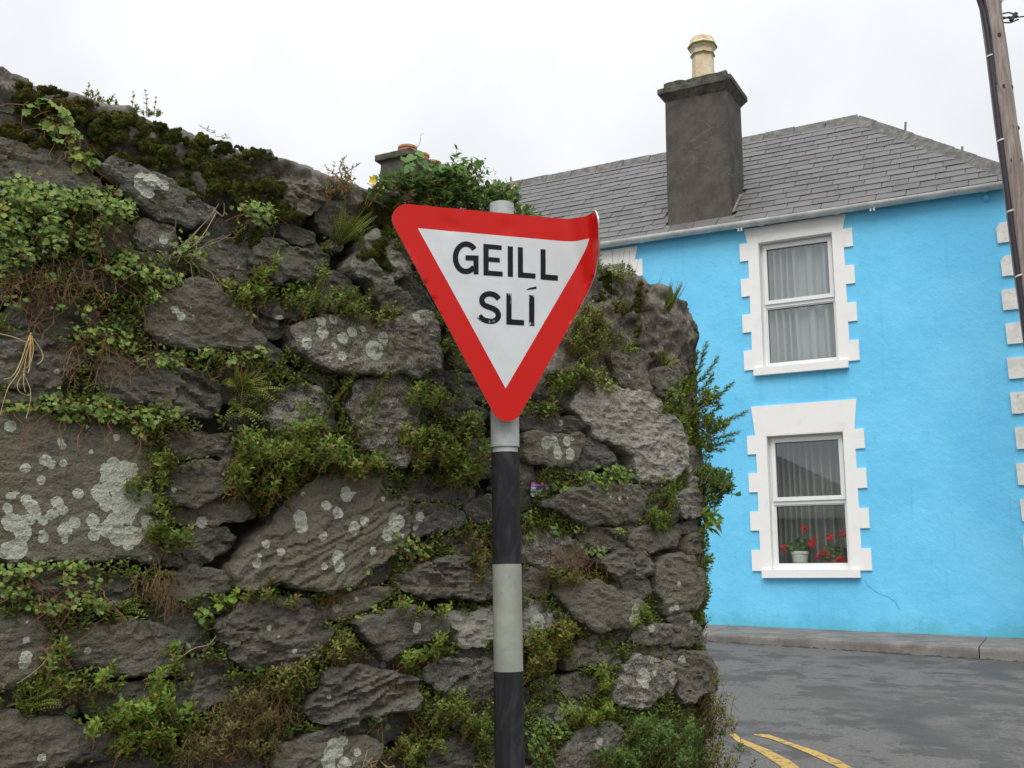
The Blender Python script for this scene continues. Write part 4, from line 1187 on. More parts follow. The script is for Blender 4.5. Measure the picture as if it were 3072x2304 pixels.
# lichen rosettes: centre and radius on the wall face
LICH = []
def li(r, items):
    o = REG[r]
    for x, y, rad in items:
        X, Y = src(r, x, y); s, z = pix2wall(X, Y); s2, _ = pix2wall(X+10, Y); z2 = pix2wall(X, Y+10)[1]
        k = math.sqrt(abs((s2-s)[0]/10.)*abs((z2-z)[0]/10.)); LICH.append((s[0], z[0], rad*o[2]*k))
li('B', [(115,955,35),(245,905,40),(285,930,30),(222,1030,32),(345,780,25),(355,815,25),(545,850,20),(710,755,24),(825,712,14),(458,1115,38),(20,690,40),(0,1210,35),(120,1160,40),(155,1200,45),(180,1240,38),(140,1280,40),(60,1310,60),(20,1300,60),(100,1370,55),(60,1470,70),(0,1480,60),(320,1170,42),(355,1220,38),(283,1253,38),(228,1290,32),(370,1350,50),(435,1303,40),(230,1400,38),(222,1370,25),(370,1415,25),(552,1290,45),(558,1380,42),(690,930,50),(660,970,60),(760,960,60),(810,960,45),(640,1020,40),(700,1040,70),(820,1040,50),(600,1110,60),(730,1110,60),(830,1140,60),(640,1180,50),(720,1180,60),(800,1190,60),(900,1150,60),(940,1180,50),(700,1290,60),(780,1260,50),(900,1290,40),(920,1340,50),(650,1340,60),(720,1380,70),(800,1390,70),(850,1370,40),(780,1440,40),(875,1442,12),(925,1525,14),(735,1497,9)])
li('R6', [(865,250,65),(685,348,42),(780,408,52),(450,450,60),(460,520,60),(920,540,55),(1015,485,45),(1300,490,75),(1350,480,50),(1220,590,55),(1210,285,22),(1385,322,20),(1355,607,20),(640,605,45),(160,675,38),(275,745,38),(770,790,60),(780,850,60),(645,862,30),(100,775,22),(1550,437,38),(1510,525,24)])
li('R8', [(1463,440,42),(215,440,24),(275,515,16),(425,640,25),(830,275,38),(975,200,22),(1258,768,30),(780,1470,80),(850,1410,45),(740,1500,60),(850,1600,55),(730,1620,60),(960,1500,35),(1030,1600,30),(680,1570,35)])
li('R4', [(510,415,50),(660,320,55),(755,205,42),(830,365,50),(915,310,45),(820,520,42),(755,430,25),(650,220,40),(1100,470,80),(1180,360,50),(1010,280,30),(340,200,45),(500,70,70)])
li('Q2', [(320,380,50),(380,370,40),(410,480,40),(410,430,35),(490,370,40),(510,480,45),(540,350,18),(600,925,18),(930,855,18),(1000,860,12)])
li('R7', [(165,545,32),(165,690,55),(150,740,55),(700,640,35),(670,1315,28),(290,1545,40),(1570,590,30),(1590,640,30)])
li('R1', [(1170,1110,90),(1240,1080,60),(1340,1130,50),(1200,1190,60),(1370,1580,40)])
li('Q3', [(380,320,30),(270,390,70),(250,260,50),(1060,300,50),(1040,380,50),(460,1190,50),(550,1130,40),(1130,860,60),(1150,910,50),(1380,860,40),(1480,720,28),(1430,70,22),(1410,260,28),(1370,290,24)])
li('R3', [(1480,590,38),(1560,520,12),(1580,590,12),(1390,745,14),(430,1060,30),(1160,980,35)])
_rs = random.Random(77)
for k in range(420):
    LICH.append((_rs.uniform(-1.4, S_MAX), _rs.uniform(-1.4, 1.1), 0.004+0.012*_rs.random()**3))
LICH = np.array(LICH)

t = NT('wall_stone')
tone, warm, crust, lich = t.attr('tone'), t.attr('warm'), t.attr('crust'), t.attr('lich')
n1 = t.noise(13, 5, 0.68); n2 = t.noise(46, 4, 0.7); n5 = t.noise(5.5, 4, 0.7)
mot = t.math('ADD', t.math('MULTIPLY', n1, 0.6), t.math('MULTIPLY', n2, 0.4))
c = t.mix(t.ramp(mot, 0.36, 0.62), (0.058, 0.055, 0.044), (0.152, 0.142, 0.114))
c = t.mix(t.ramp(warm, 0.12, -0.2, 0.0, 0.6), c, t.mix(n2, (0.060, 0.062, 0.062), (0.125, 0.128, 0.126)))
c = t.mix(t.math('MULTIPLY', t.math('MAXIMUM', warm, 0.0), t.ramp(n5, 0.32, 0.6)), c, (0.160, 0.139, 0.094))
c = t.mix(t.ramp(tone, 0.0, 1.0, 0.0, 0.6, False), c, t.mix(n2, (0.120, 0.112, 0.092), (0.225, 0.208, 0.170)))
c = t.mix(t.ramp(n5, 0.50, 0.66, 0, 0.5), c, (0.066, 0.064, 0.032))
n6 = t.noise(200, 3, 0.65)
c = t.mix(t.ramp(n6, 0.60, 0.70, 0, 0.55), c, (0.27, 0.265, 0.235))
c = t.mix(t.ramp(n6, 0.40, 0.30, 0, 0.6), c, (0.022, 0.021, 0.018))
cr = t.ramp(t.math('ADD', t.math('MULTIPLY', crust, 0.42), t.math('ADD', t.math('MULTIPLY', t.noise(24, 5, 0.75), 0.55), t.math('MULTIPLY', n6, 0.45))), 0.72, 0.84)
c = t.mix(cr, c, t.mix(n2, (0.21, 0.195, 0.16), (0.42, 0.40, 0.34)))
n7 = t.noise(95, 4, 0.65)
ed = t.math('ADD', t.math('MULTIPLY', lich, 160.0), t.math('MULTIPLY', t.math('SUBTRACT', n7, 0.5), 1.9))
lf = t.ramp(ed, -0.06, 0.14)
lc = t.mix(t.ramp(n6, 0.3, 0.7), (0.30, 0.31, 0.25), (0.50, 0.51, 0.42))
lc = t.mix(t.ramp(ed, 0.1, 0.7, 0.35, 0.0), lc, (0.56, 0.57, 0.49))
c = t.mix(t.math('MULTIPLY', lf, t.ramp(n2, 0.25, 0.42, 0.55, 1.0)), c, lc)
og = t.math('MULTIPLY', t.ramp(n7, 0.66, 0.70), t.ramp(n5, 0.5, 0.6))
c = t.mix(t.math('MULTIPLY', og, 0.8), c, (0.36, 0.22, 0.035))
b1 = t.bump(t.math('ADD', n2, t.math('MULTIPLY', n7, 0.4)), 1.0, 0.014)
b2 = t.bump(t.math('ADD', n6, t.math('MULTIPLY', lf, 0.6)), 0.8, 0.003, b1)
stonem = t.done(c, 0.88, b2, spec=0.25)

_srng = np.random.default_rng(12)
def chaikin(P, k=0.06):
    q = np.roll(P, -1, 0); return np.stack([P*(1-k)+q*k, P*k+q*(1-k)], 1).reshape(-1, 2)
NSTONE = [0]
def stone(poly, off=0.02, depth=0.15, tone=0.3, warm=0.3, crust=0.0, ang=None, step=0.0075, rough=1.0, layered=0.0, edge=None):
    """one rubble stone: outline on the wall face, worn face with cleavage steps, sides running back into the wall"""
    k = NSTONE[0]; NSTONE[0] += 1
    seed = 100+k*7
    tone = tone + _srng.uniform(-.2, .25); warm = warm + _srng.uniform(-.35, .3)
    P = chaikin(np.asarray(poly, float))
    area = 0.5*abs((P[:, 0]*np.roll(P[:, 1], -1)-np.roll(P[:, 0], -1)*P[:, 1]).sum())
    if area < 1e-4: return None
    P = dens(P, step*0.9)
    d = np.roll(P, -1, 0)-np.roll(P, 1, 0); d = d/np.maximum(np.linalg.norm(d, axis=1), 1e-9)[:, None]; nn = np.stack([d[:, 1], -d[:, 0]], 1)
    P = P + nn*(0.009 if (P[:, 0]*np.roll(P[:, 1], -1)-np.roll(P[:, 0], -1)*P[:, 1]).sum() > 0 else -0.009) + nn*(0.0075*fbm(P[:, 0]*34, P[:, 1]*34, seed=seed, octv=4))[:, None]
    try: V2, F2 = fill(P, step)
    except Exception: return None
    if len(F2) < 4: return None
    nb = len(P); dd = segdist(V2, P)
    ang = ang if ang is not None else R(_srng.uniform(-22, 14))
    p, q = V2[:, 0]*math.cos(ang)+V2[:, 1]*math.sin(ang), -V2[:, 0]*math.sin(ang)+V2[:, 1]*math.cos(ang)
    size = math.sqrt(area)
    re = (edge*0.6 if edge else 0) or min(0.008, size*0.05)
    e = np.clip(dd/re, 0, 1)
    h = off - re*0.8*(1-np.sqrt(np.maximum(1-(1-e)**2, 0)))
    ext = np.abs(V2-V2.mean(0)).max(0)
    for _k in range(4):                       # broken facets
        th_ = _srng.uniform(0, 2*math.pi); dv_ = np.array([math.cos(th_), math.sin(th_)])
        pr = (V2-V2.mean(0)) @ dv_; mx_ = pr.max()
        h = h - np.maximum(0, pr - mx_*_srng.uniform(.3, .85))*_srng.uniform(.04, .24)*min(rough, 1.2)
    c0 = V2.mean(0); tl = _srng.uniform(-0.07, 0.07, 2)
    h = h + ((V2-c0) @ tl)
    h = h + rough*0.0042*fbm(p*7, q*14, seed=seed+1, octv=4)
    h = h + rough*0.0046*fbm(p*32, q*70, seed=seed+2, octv=4)
    if crust > 0.8: h = h + 0.0055*fbm(V2[:, 0]*12, V2[:, 1]*12, seed=seed+8, octv=5, gain=.6) - 0.012*np.maximum(0, vnoise(V2[:, 0]*34, V2[:, 1]*34, seed=seed+9)-.55)/.45
    st = q*(26+8*_srng.random()) + 1.3*fbm(p*5, q*9, seed=seed+3, octv=3)
    fr = st-np.floor(st)
    # cleaved plates: nearest-site planes with small steps between them
    ns_ = max(4, int(area/0.0016)); ip = _srng.integers(0, len(V2), ns_)
    sp_, sq_ = p[ip], q[ip]; jd = 0.012*fbm(p*22, q*30, seed=seed+11, octv=3)
    d2 = ((p+jd)[:, None]-sp_[None])**2/6.5 + ((q+jd)[:, None]-sq_[None])**2
    kn = d2.argmin(1); cv = _srng.uniform(.3, 1.0); lv = cv*_srng.normal(size=ns_)*0.0036*min(rough, 1.4)*(1+layered); gp, gq = _srng.normal(size=ns_)*0.05, _srng.normal(size=ns_)*0.13
    h = h + lv[kn] + (gp[kn]*(p-sp_[kn]) + gq[kn]*(q-sq_[kn]))*min(rough, 1.3)*cv
    h = h + (0.003+0.010*layered)*np.minimum(fr/0.82, (1-fr)/0.18)*(0.4+0.6*(vnoise(p*5, np.floor(st)*3.1, seed=seed+4) > 0.1))
    fz = wpt(V2[:, 0], V2[:, 1], h)
    # lichen distance
    lm = np.full(len(V2), -1.0)
    near = LICH[(np.abs(LICH[:, 0]-c0[0]) < size*2+0.15) & (np.abs(LICH[:, 1]-c0[1]) < size*2+0.15)]
    for (a, b, r_) in near: lm = np.maximum(lm, r_-np.hypot(V2[:, 0]-a, V2[:, 1]-b))
    # side walls
    bi = np.array([int(np.argmin(((V2-P[i])**2).sum(1))) for i in range(nb)])
    mid = wpt(P[:, 0], P[:, 1], h[bi]-0.02-0.01*np.abs(fbm(P[:, 0]*30, P[:, 1]*30, seed=seed+6)))
    ins = P + (c0-P)*0.06
    bk = wpt(ins[:, 0], ins[:, 1], np.minimum(h[bi]-0.03, off-depth))
    n = len(V2); V = np.concatenate([fz, fz[bi], mid, bk])
    nrm = np.cross(fz[F2[:, 1]]-fz[F2[:, 0]], fz[F2[:, 2]]-fz[F2[:, 0]]).sum(0)
    on = wplan(np.array(c0[0]))[1]
    if nrm[:2] @ on < 0: F2 = F2[:, ::-1]
    sd = []
    ccw = (P[:, 0]*np.roll(P[:, 1], -1)-np.roll(P[:, 0], -1)*P[:, 1]).sum() > 0
    i0 = np.arange(nb); i1 = (i0+1) % nb
    for (ra, rb) in ((n+i0, n+nb+i0), (n+nb+i0, n+2*nb+i0)):
        A, B, C, D = ra, ra[i1], rb[i1], rb
        t1 = np.stack([A, D, C], 1); t2 = np.stack([A, C, B], 1)
        s_ = np.concatenate([t1, t2]); sd.append(s_ if ccw else s_[:, ::-1])
    F = np.concatenate([F2] + sd)
    att = lambda v: np.full(len(V), v)
    lich = np.concatenate([lm, lm[bi], lm[bi], np.full(nb, -1.0)])
    return obj('stone', V, F, stonem, wallE, smooth=False, attrs={'tone': att(tone), 'warm': att(warm), 'crust': att(crust), 'lich': lich})

STN = [  # region, options, outline
 ('R1', dict(crust=.3, off=0.), [(-60,95),(130,145),(250,190),(150,230),(60,240),(-60,230)]),
 ('R1', dict(), [(-60,235),(120,250),(150,330),(160,410),(60,425),(-60,420)]),
 ('R1', dict(warm=.9), [(-60,440),(150,450),(330,530),(340,590),(200,590),(100,580),(-60,560)]),
 ('R1', dict(off=.045, ang=-.45, layered=.5), [(-60,725),(90,745),(240,800),(420,840),(580,900),(720,990),(810,1080),(850,1170),(700,1180),(400,1150),(100,1180),(-60,1150)]),
 ('R1', dict(off=.05, ang=-.5, layered=.6, tone=.4, crust=.35), [(790,960),(930,910),(1080,960),(1250,1000),(1400,1090),(1550,1180),(1640,1260),(1790,1340),(1720,1430),(1550,1450),(1330,1390),(1200,1300),(1100,1230),(1000,1160),(1000,1110),(850,1020)]),
 ('R1', dict(off=.0), [(1000,1165),(1100,1195),(1180,1250),(1290,1330),(1200,1340),(1060,1250)]),
 ('R1', dict(crust=.6, off=.03, warm=.6, tone=.5), [(1150,1490),(1210,1420),(1300,1410),(1400,1480),(1480,1590),(1490,1659),(1390,1690),(1250,1640),(1140,1600)]),
 ('R1', dict(off=.01), [(760,1390),(900,1380),(1080,1440),(1140,1490),(1120,1600),(950,1660),(800,1640),(700,1560),(640,1480)]),
 ('R1', dict(off=-.01), [(1750,1350),(1960,1400),(2000,1470),(1870,1560),(1750,1520),(1700,1440)]),
 ('P', dict(warm=.6, off=.02), [(590,735),(650,715),(725,735),(745,765),(730,830),(720,850),(690,855),(620,845),(592,800)]),
 ('R2', dict(off=.03, rough=1.6, tone=.2), [(310,450),(450,420),(560,430),(700,470),(770,520),(750,580),(690,640),(600,690),(500,680),(420,600),(400,520)]),
 ('R2', dict(off=.02), [(1200,560),(1300,540),(1440,560),(1450,620),(1380,680),(1280,660),(1210,620)]),
 ('R2', dict(tone=.5, off=.01), [(400,800),(500,800),(620,850),(700,880),(690,930),(600,960),(480,940),(400,880)]),
 ('R2', dict(tone=.35, warm=.4, off=.05), [(180,960),(250,930),(340,960),(440,1030),(560,1080),(640,1160),(650,1230),(560,1290),(420,1280),(330,1300),(240,1260),(120,1230),(110,1120)]),
 ('R2', dict(off=.0), [(540,1010),(600,970),(700,975),(760,1030),(850,1080),(780,1120),(660,1100),(560,1060)]),
 ('R2', dict(crust=.9, tone=.5, off=.03), [(1000,1120),(1080,1020),(1100,900),(1180,880),(1300,900),(1400,1000),(1510,1080),(1520,1200),(1380,1240),(1340,1300),(1240,1370),(1180,1250),(1060,1225),(980,1170)]),
 ('R2', dict(tone=.45, off=.02), [(1190,1400),(1290,1330),(1390,1360),(1500,1430),(1580,1530),(1560,1580),(1470,1600),(1380,1560),(1290,1500)]),
 ('R2', dict(off=-.01), [(1400,1260),(1530,1200),(1600,1260),(1700,1400),(1760,1520),(1640,1550),(1560,1480),(1440,1350)]),
 ('R2', dict(tone=.6, warm=.5, off=.04), [(170,1500),(250,1450),(380,1470),(500,1510),(620,1550),(600,1590),(480,1600),(330,1600),(230,1570)]),
 ('R4', dict(tone=.3, off=.01), [(170,290),(250,180),(330,170),(420,220),(430,255),(400,310),(260,310)]),
 ('R4', dict(tone=.8, warm=1., crust=.55, off=.07, rough=.8), [(420,265),(470,240),(640,220),(760,170),(950,180),(1180,195),(1430,200),(1540,150),(1620,140),(1680,220),(1700,420),(1690,610),(1590,620),(1490,680),(1430,640),(1300,620),(1260,650),(1150,650),(1040,640),(880,630),(740,610),(600,540),(480,480),(450,370)]),
 ('R4', dict(off=0.), [(210,370),(300,380),(400,460),(430,530),(330,520),(240,440)]),
 ('R4', dict(off=-.02), [(460,545),(540,580),(560,640),(480,640),(420,575)]),
 ('R4', dict(off=.02), [(570,645),(700,645),(800,690),(870,740),(850,790),(760,770),(640,700)]),
 ('R4', dict(crust=.7, tone=.5, off=.03), [(310,830),(420,800),(550,750),(700,800),(790,850),(840,930),(870,1030),(860,1100),(760,1090),(640,1090),(480,1130),(360,1140),(220,1000),(290,900)]),
 ('R4', dict(crust=.6, tone=.6, warm=.8, off=.05), [(990,740),(1080,700),(1190,690),(1280,655),(1440,670),(1450,740),(1520,800),(1520,950),(1510,1150),(1460,1350),(1380,1450),(1250,1420),(1130,1300),(1050,1250),(1000,1100),(950,950),(960,830)]),
 ('R4', dict(off=-.03), [(1720,200),(1810,240),(1830,310),(1750,320),(1700,280)]),
 ('R4', dict(off=-.04), [(1720,500),(1830,450),(1880,650),(1900,780),(1800,820),(1730,720),(1700,640)]),
 ('R4', dict(off=0.), [(1790,880),(1900,850),(2060,870),(2200,960),(2212,1020),(2100,1030),(1900,1000),(1760,960)]),
 ('R4', dict(off=-.02), [(1900,300),(2050,250),(2212,330),(2260,520),(2150,640),(2000,560)]),
 ('R4', dict(off=-.02), [(1930,600),(2100,660),(2230,700),(2260,820),(2100,850),(1950,800)]),
 ('R3', dict(off=.02), [(540,110),(650,60),(800,150),(980,250),(1100,330),(1050,370),(900,330),(750,290),(640,220)]),
 ('R3', dict(tone=.4, off=.02), [(1080,0),(1250,40),(1450,90),(1560,140),(1560,200),(1380,170),(1200,100),(1080,60)]),
 ('R3', dict(tone=.25, warm=.3, off=.06, rough=.7, layered=.1), [(1240,470),(1340,400),(1450,360),(1550,300),(1660,290),(1790,360),(1830,430),(1950,470),(2040,560),(2080,650),(2190,780),(2180,850),(2000,850),(1750,860),(1600,850),(1440,820),(1290,770),(1230,650)]),
 ('R3', dict(off=.0), [(40,560),(150,480),(300,380),(450,360),(600,390),(740,430),(850,480),(900,580),(880,680),(700,700),(450,720),(300,700),(150,660),(30,640)]),
 ('R3', dict(tone=.4, warm=.5, off=.05, layered=.6, ang=.12), [(-60,740),(100,720),(250,760),(500,800),(640,850),(720,920),(640,1020),(520,1110),(440,1180),(380,1240),(240,1250),(220,1200),(100,1170),(-60,1160)]),
 ('R3', dict(tone=.2, off=.04, layered=.8, ang=-.33), [(910,870),(1000,880),(1150,950),(1350,970),(1500,1020),(1640,1060),(1700,1090),(1850,1200),(1830,1280),(1840,1380),(1700,1430),(1500,1400),(1300,1350),(1130,1320),(1050,1290),(900,1220),(800,1130),(790,1040),(870,960)]),
 ('R3', dict(off=.02, tone=.4), [(1280,890),(1400,880),(1560,920),(1680,960),(1560,970),(1420,940)]),
 ('R3', dict(off=.01), [(-60,1220),(100,1260),(300,1310),(410,1340),(380,1390),(250,1395),(100,1360),(-60,1300)]),
 ('R5', dict(tone=.35, warm=.8, off=.05, rough=.35, layered=.0), [(-80,0),(150,20),(330,40),(560,60),(800,60),(960,90),(1130,110),(1180,160),(1230,220),(1310,330),(1320,470),(1310,650),(1290,850),(1280,1050),(1310,1160),(1310,1250),(1180,1250),(1080,1210),(850,1240),(600,1210),(400,1220),(200,1240),(-80,1220)]),
 ('R5', dict(off=.02, layered=.5, ang=-.05), [(1420,190),(1560,150),(1700,170),(1850,180),(1980,160),(1900,195),(1750,207),(1580,213),(1440,222)]),
 ('R5', dict(off=.03, tone=.4, layered=.4, ang=-.03), [(1450,250),(1650,230),(1900,220),(2080,205),(2130,250),(2080,340),(2000,390),(1900,350),(1700,330),(1520,320)]),
 ('R5', dict(off=.045, tone=.15, layered=.4, ang=.15), [(1400,620),(1470,500),(1560,450),(1750,410),(1960,400),(2070,430),(2040,510),(1960,560),(1890,640),(1800,680),(1600,740),(1440,730),(1390,690)]),
 ('R5', dict(off=.03, tone=.5, warm=.9), [(1440,860),(1560,785),(1720,745),(1880,715),(2050,740),(2150,780),(2130,870),(2000,905),(1850,905),(1650,895),(1500,895)]),
 ('R5', dict(off=.02, tone=.2, layered=.4), [(1335,1180),(1450,1080),(1600,990),(1750,960),(1900,1000),(2010,1040),(1990,1120),(1880,1190),(1700,1270),(1500,1280),(1350,1260)]),
 ('R5', dict(off=.03, tone=.3, layered=.6, ang=-.15), [(150,1400),(320,1330),(500,1320),(700,1360),(830,1340),(980,1390),(1190,1480),(1130,1540),(1020,1600),(800,1590),(560,1580),(380,1540),(250,1500)]),
 ('R5', dict(off=.045, tone=.5, warm=.8), [(1330,1500),(1400,1380),(1560,1330),(1750,1340),(1880,1360),(1960,1420),(2000,1450),(1930,1500),(1850,1520),(1700,1500),(1520,1540),(1380,1560)]),
 ('R7', dict(off=.02, tone=.5, warm=.6), [(1660,200),(1740,150),(1830,200),(1890,280),(1800,300),(1680,250)]),
 ('R7', dict(off=.05, tone=.3, warm=.9, rough=.7), [(-80,280),(100,320),(230,370),(330,450),(390,540),(410,620),(380,680),(310,770),(240,840),(150,900),(60,940),(-80,960)]),
 ('R7', dict(off=0.), [(260,390),(330,370),(500,405),(550,430),(470,455),(380,440)]),
 ('R7', dict(off=.05, tone=.2, warm=.4, rough=.8), [(480,500),(600,450),(780,430),(960,410),(1150,420),(1300,430),(1420,470),(1530,560),(1500,650),(1440,750),(1390,800),(1300,840),(1100,835),(950,830),(800,780),(640,780),(580,700),(560,600)]),
 ('R7', dict(off=.02, tone=.2, layered=.5), [(1230,340),(1400,220),(1540,220),(1640,300),(1700,420),(1760,520),(1770,610),(1640,650),(1570,560),(1440,450),(1300,410)]),
 ('R8', dict(off=.06, tone=.25, warm=.3, layered=.7, ang=-.05), [(-250,440),(-100,330),(20,190),(180,170),(350,200),(520,230),(660,290),(730,330),(740,390),(785,440),(770,500),(640,650),(560,700),(400,760),(170,790),(60,740),(-60,700),(-110,620),(-110,560),(-180,510)]),
 ('R7', dict(off=.02, tone=.3), [(1540,780),(1650,740),(1820,700),(1960,730),(1970,800),(1900,860),(1700,870),(1560,830)]),
 ('R7', dict(off=.03, tone=.25, layered=.7, ang=.15), [(670,1100),(760,1020),(950,950),(1150,930),(1330,940),(1380,990),(1330,1030),(1180,1080),(1100,1090),(900,1130),(760,1190),(680,1170)]),
 ('R7', dict(off=.03, tone=.25, layered=.7, ang=.1), [(1500,1000),(1520,940),(1700,910),(1900,890),(2100,890),(2300,900),(2290,950),(2100,1000),(1950,1080),(1800,1100),(1650,1180),(1500,1190),(1470,1080)]),
 ('R7', dict(off=.0), [(-80,1070),(100,1000),(180,1030),(150,1100),(30,1130),(-80,1150)]),
 ('R7', dict(off=.01), [(390,1120),(470,1050),(560,1010),(640,1060),(655,1160),(560,1190),(440,1170)]),
 ('R7', dict(off=.055, tone=.15, rough=.6, layered=.15, ang=.15), [(-80,1180),(100,1175),(190,1220),(350,1210),(500,1230),(660,1290),(770,1310),(830,1370),(960,1380),(970,1440),(880,1500),(700,1550),(520,1590),(380,1640),(250,1700),(-80,1780)]),
 ('R7', dict(off=.02, tone=.25), [(560,1690),(650,1600),(850,1550),(1050,1540),(1200,1570),(1350,1600),(1500,1640),(1480,1850),(600,1850)]),
 ('R7', dict(off=.02), [(1680,1400),(1750,1330),(1900,1300),(2100,1340),(2100,1450),(1950,1500),(1750,1500),(1620,1470)]),
 ('R7', dict(off=.02), [(1500,1560),(1700,1530),(2000,1530),(2250,1600),(2200,1800),(1550,1850)]),
 ('R8', dict(off=0.), [(600,130),(660,130),(740,190),(730,230),(650,210)]),
 ('R8', dict(off=.05, tone=.45, warm=.8), [(730,280),(780,220),(900,200),(1000,140),(1120,110),(1300,110),(1310,150),(1220,200),(1080,260),(950,320),(830,370),(770,345)]),
 ('R6', dict(off=.02, tone=.3), [(1070,1030),(1110,960),(1190,880),(1260,820),(1350,830),(1350,890),(1270,950),(1200,1010),(1130,1045)]),
 ('R8', dict(off=.07, tone=.25, rough=.5, ang=.12), [(940,390),(1040,375),(1200,360),(1340,290),(1450,270),(1600,330),(1750,430),(1740,480),(1650,520),(1480,560),(1350,620),(1210,680),(1140,590),(1050,520),(1000,440)]),
 ('R8', dict(off=.02, tone=.2), [(990,710),(1120,680),(1220,695),(1370,690),(1440,760),(1455,845),(1330,845),(1200,790),(1050,775)]),
 ('R8', dict(off=.065, tone=.3, layered=1.6, ang=.22, rough=1.6), [(570,1060),(700,950),(720,840),(850,800),(1000,800),(1130,805),(1250,840),(1340,855),(1450,865),(1480,930),(1470,1050),(1500,1100),(1350,1110),(1200,1150),(1050,1180),(940,1240),(800,1280),(730,1230),(640,1240),(560,1160)]),
 ('R8', dict(off=.06, tone=.4, warm=1., rough=.7), [(310,1480),(440,1450),(560,1360),(700,1310),(800,1320),(950,1380),(1100,1400),(1215,1450),(1150,1530),(1040,1610),(950,1700),(600,1850),(350,1800),(290,1600)]),
 ('R8', dict(off=.01), [(250,1420),(380,1370),(490,1380),(470,1410),(340,1445)]),
 ('R8', dict(off=.02, tone=.3), [(940,1340),(1080,1265),(1180,1215),(1300,1190),(1260,1260),(1150,1290),(1030,1370),(960,1365)]),
 ('R8', dict(off=0.), [(1210,1310),(1290,1240),(1380,1180),(1500,1200),(1520,1290),(1420,1400),(1300,1420),(1220,1370)]),
 ('R8', dict(off=.04, tone=.2), [(1630,1520),(1730,1430),(1880,1380),(2010,1430),(2090,1520),(2080,1580),(1950,1720),(1800,1850),(1640,1800)]),
 ('R8', dict(off=.05, tone=.9, crust=1.3), [(1790,350),(1850,310),(1960,330),(2060,280),(2250,290),(2300,420),(2200,520),(2000,590),(1890,590),(1880,500),(1850,420)]),
 ('R8', dict(off=.02, tone=.4), [(1870,690),(1950,610),(2090,600),(2200,630),(2250,680),(2100,710),(1950,705)]),
 ('R8', dict(off=.04, tone=.4, crust=.5, warm=.4), [(1600,790),(1750,725),(1950,720),(2120,725),(2280,745),(2280,900),(2200,1060),(2050,1080),(1850,1040),(1700,980),(1600,880)]),
 ('R8', dict(off=.01), [(1620,1120),(1800,1090),(2000,1130),(2200,1140),(2260,1260),(2050,1320),(1800,1280),(1640,1220)]),
 ('R8', dict(off=.01), [(1130,1620),(1300,1560),(1500,1560),(1580,1680),(1500,1850),(1150,1850)]),
 ('R6', dict(off=.075, tone=.4, warm=1., rough=.7, layered=.5, ang=.42), [(560,160),(800,80),(1000,60),(1150,80),(1205,110),(1205,220),(1360,280),(1450,300),(1455,400),(1430,500),(1400,610),(1340,690),(1200,790),(1080,880),(980,960),(930,1010),(700,1060),(600,1055),(400,1020),(200,960),(80,1030),(-50,1050),(-100,900),(0,780),(130,640),(200,560),(290,440),(400,320),(500,230)]),
 ('R6', dict(off=.02, crust=.5), [(1230,90),(1290,70),(1400,110),(1420,150),(1380,190),(1240,170)]),
 ('R6', dict(off=.02, tone=.2, crust=.3, layered=.5), [(1430,190),(1500,120),(1640,80),(1850,110),(1990,170),(2100,230),(2000,290),(1850,310),(1700,280),(1580,280),(1450,260)]),
 ('R6', dict(off=.04, tone=.3), [(1465,480),(1480,410),(1550,350),(1700,340),(1850,380),(1950,420),(1960,470),(1850,520),(1700,570),(1520,590),(1480,540)]),
 ('R6', dict(off=.02), [(1980,350),(2080,300),(2220,260),(2300,320),(2300,470),(2130,460),(2000,430)]),
 ('R6', dict(off=.02, warm=.5), [(1760,640),(1880,585),(2080,580),(2240,620),(2240,680),(2050,660),(1900,650)]),
 ('R6', dict(off=.02, warm=.6), [(1860,760),(1900,690),(1990,690),(2010,720),(1950,780)]),
 ('R6', dict(off=.06, tone=.3, layered=.9, ang=-.12, rough=1.3), [(1350,960),(1460,920),(1500,850),(1640,850),(1700,800),(1850,790),(1980,800),(2060,850),(2120,920),(2140,980),(2200,1050),(2120,1110),(2060,1140),(1950,1130),(1800,1100),(1640,1110),(1480,1090),(1400,1030)]),
 ('R6', dict(off=.0), [(2040,720),(2180,700),(2260,760),(2240,900),(2150,940),(2080,840)]),
 ('Q2', dict(off=.02, layered=.8, ang=0.), [(150,170),(350,165),(480,195),(560,160),(680,190),(700,230),(640,270),(450,290),(300,270),(150,250)]),
 ('Q2', dict(off=.01, ang=0.), [(150,120),(300,125),(420,140),(500,150),(420,168),(150,155)]),
 ('Q2', dict(off=.05, tone=.5, warm=1., rough=.6), [(160,330),(250,300),(400,320),(550,320),(650,320),(650,390),(600,470),(520,550),(430,580),(300,550),(160,520)]),
 ('Q2', dict(off=.02, tone=.2, crust=.3, layered=.4), [(540,560),(620,470),(720,420),(800,390),(900,430),(960,500),(980,550),(880,570),(700,600),(600,610)]),
 ('Q2', dict(off=.02), [(660,345),(760,332),(830,370),(750,388),(680,380)]),
 ('Q2', dict(off=.05, tone=.7, warm=.8, crust=.85, rough=.9), [(560,60),(700,-150),(900,-100),(1000,-60),(1180,-60),(1330,60),(1370,130),(1480,220),(1560,300),(1550,450),(1540,580),(1480,640),(1350,690),(1150,710),(1130,620),(1100,480),(1000,400),(880,350),(760,300),(710,225),(640,150)]),
 ('Q1', dict(off=.05, tone=.35), [(890,1080),(1000,1030),(1120,1080),(1170,1200),(1230,1360),(1150,1370),(1050,1370),(980,1330),(930,1200)]),
 ('Q1', dict(off=.05, tone=.4), [(1270,1190),(1360,1170),(1430,1230),(1440,1340),(1430,1450),(1370,1480),(1320,1400),(1290,1300)]),
 ('Q1', dict(off=.02), [(1460,1150),(1560,1120),(1610,1160),(1590,1230),(1530,1270),(1450,1240)]),
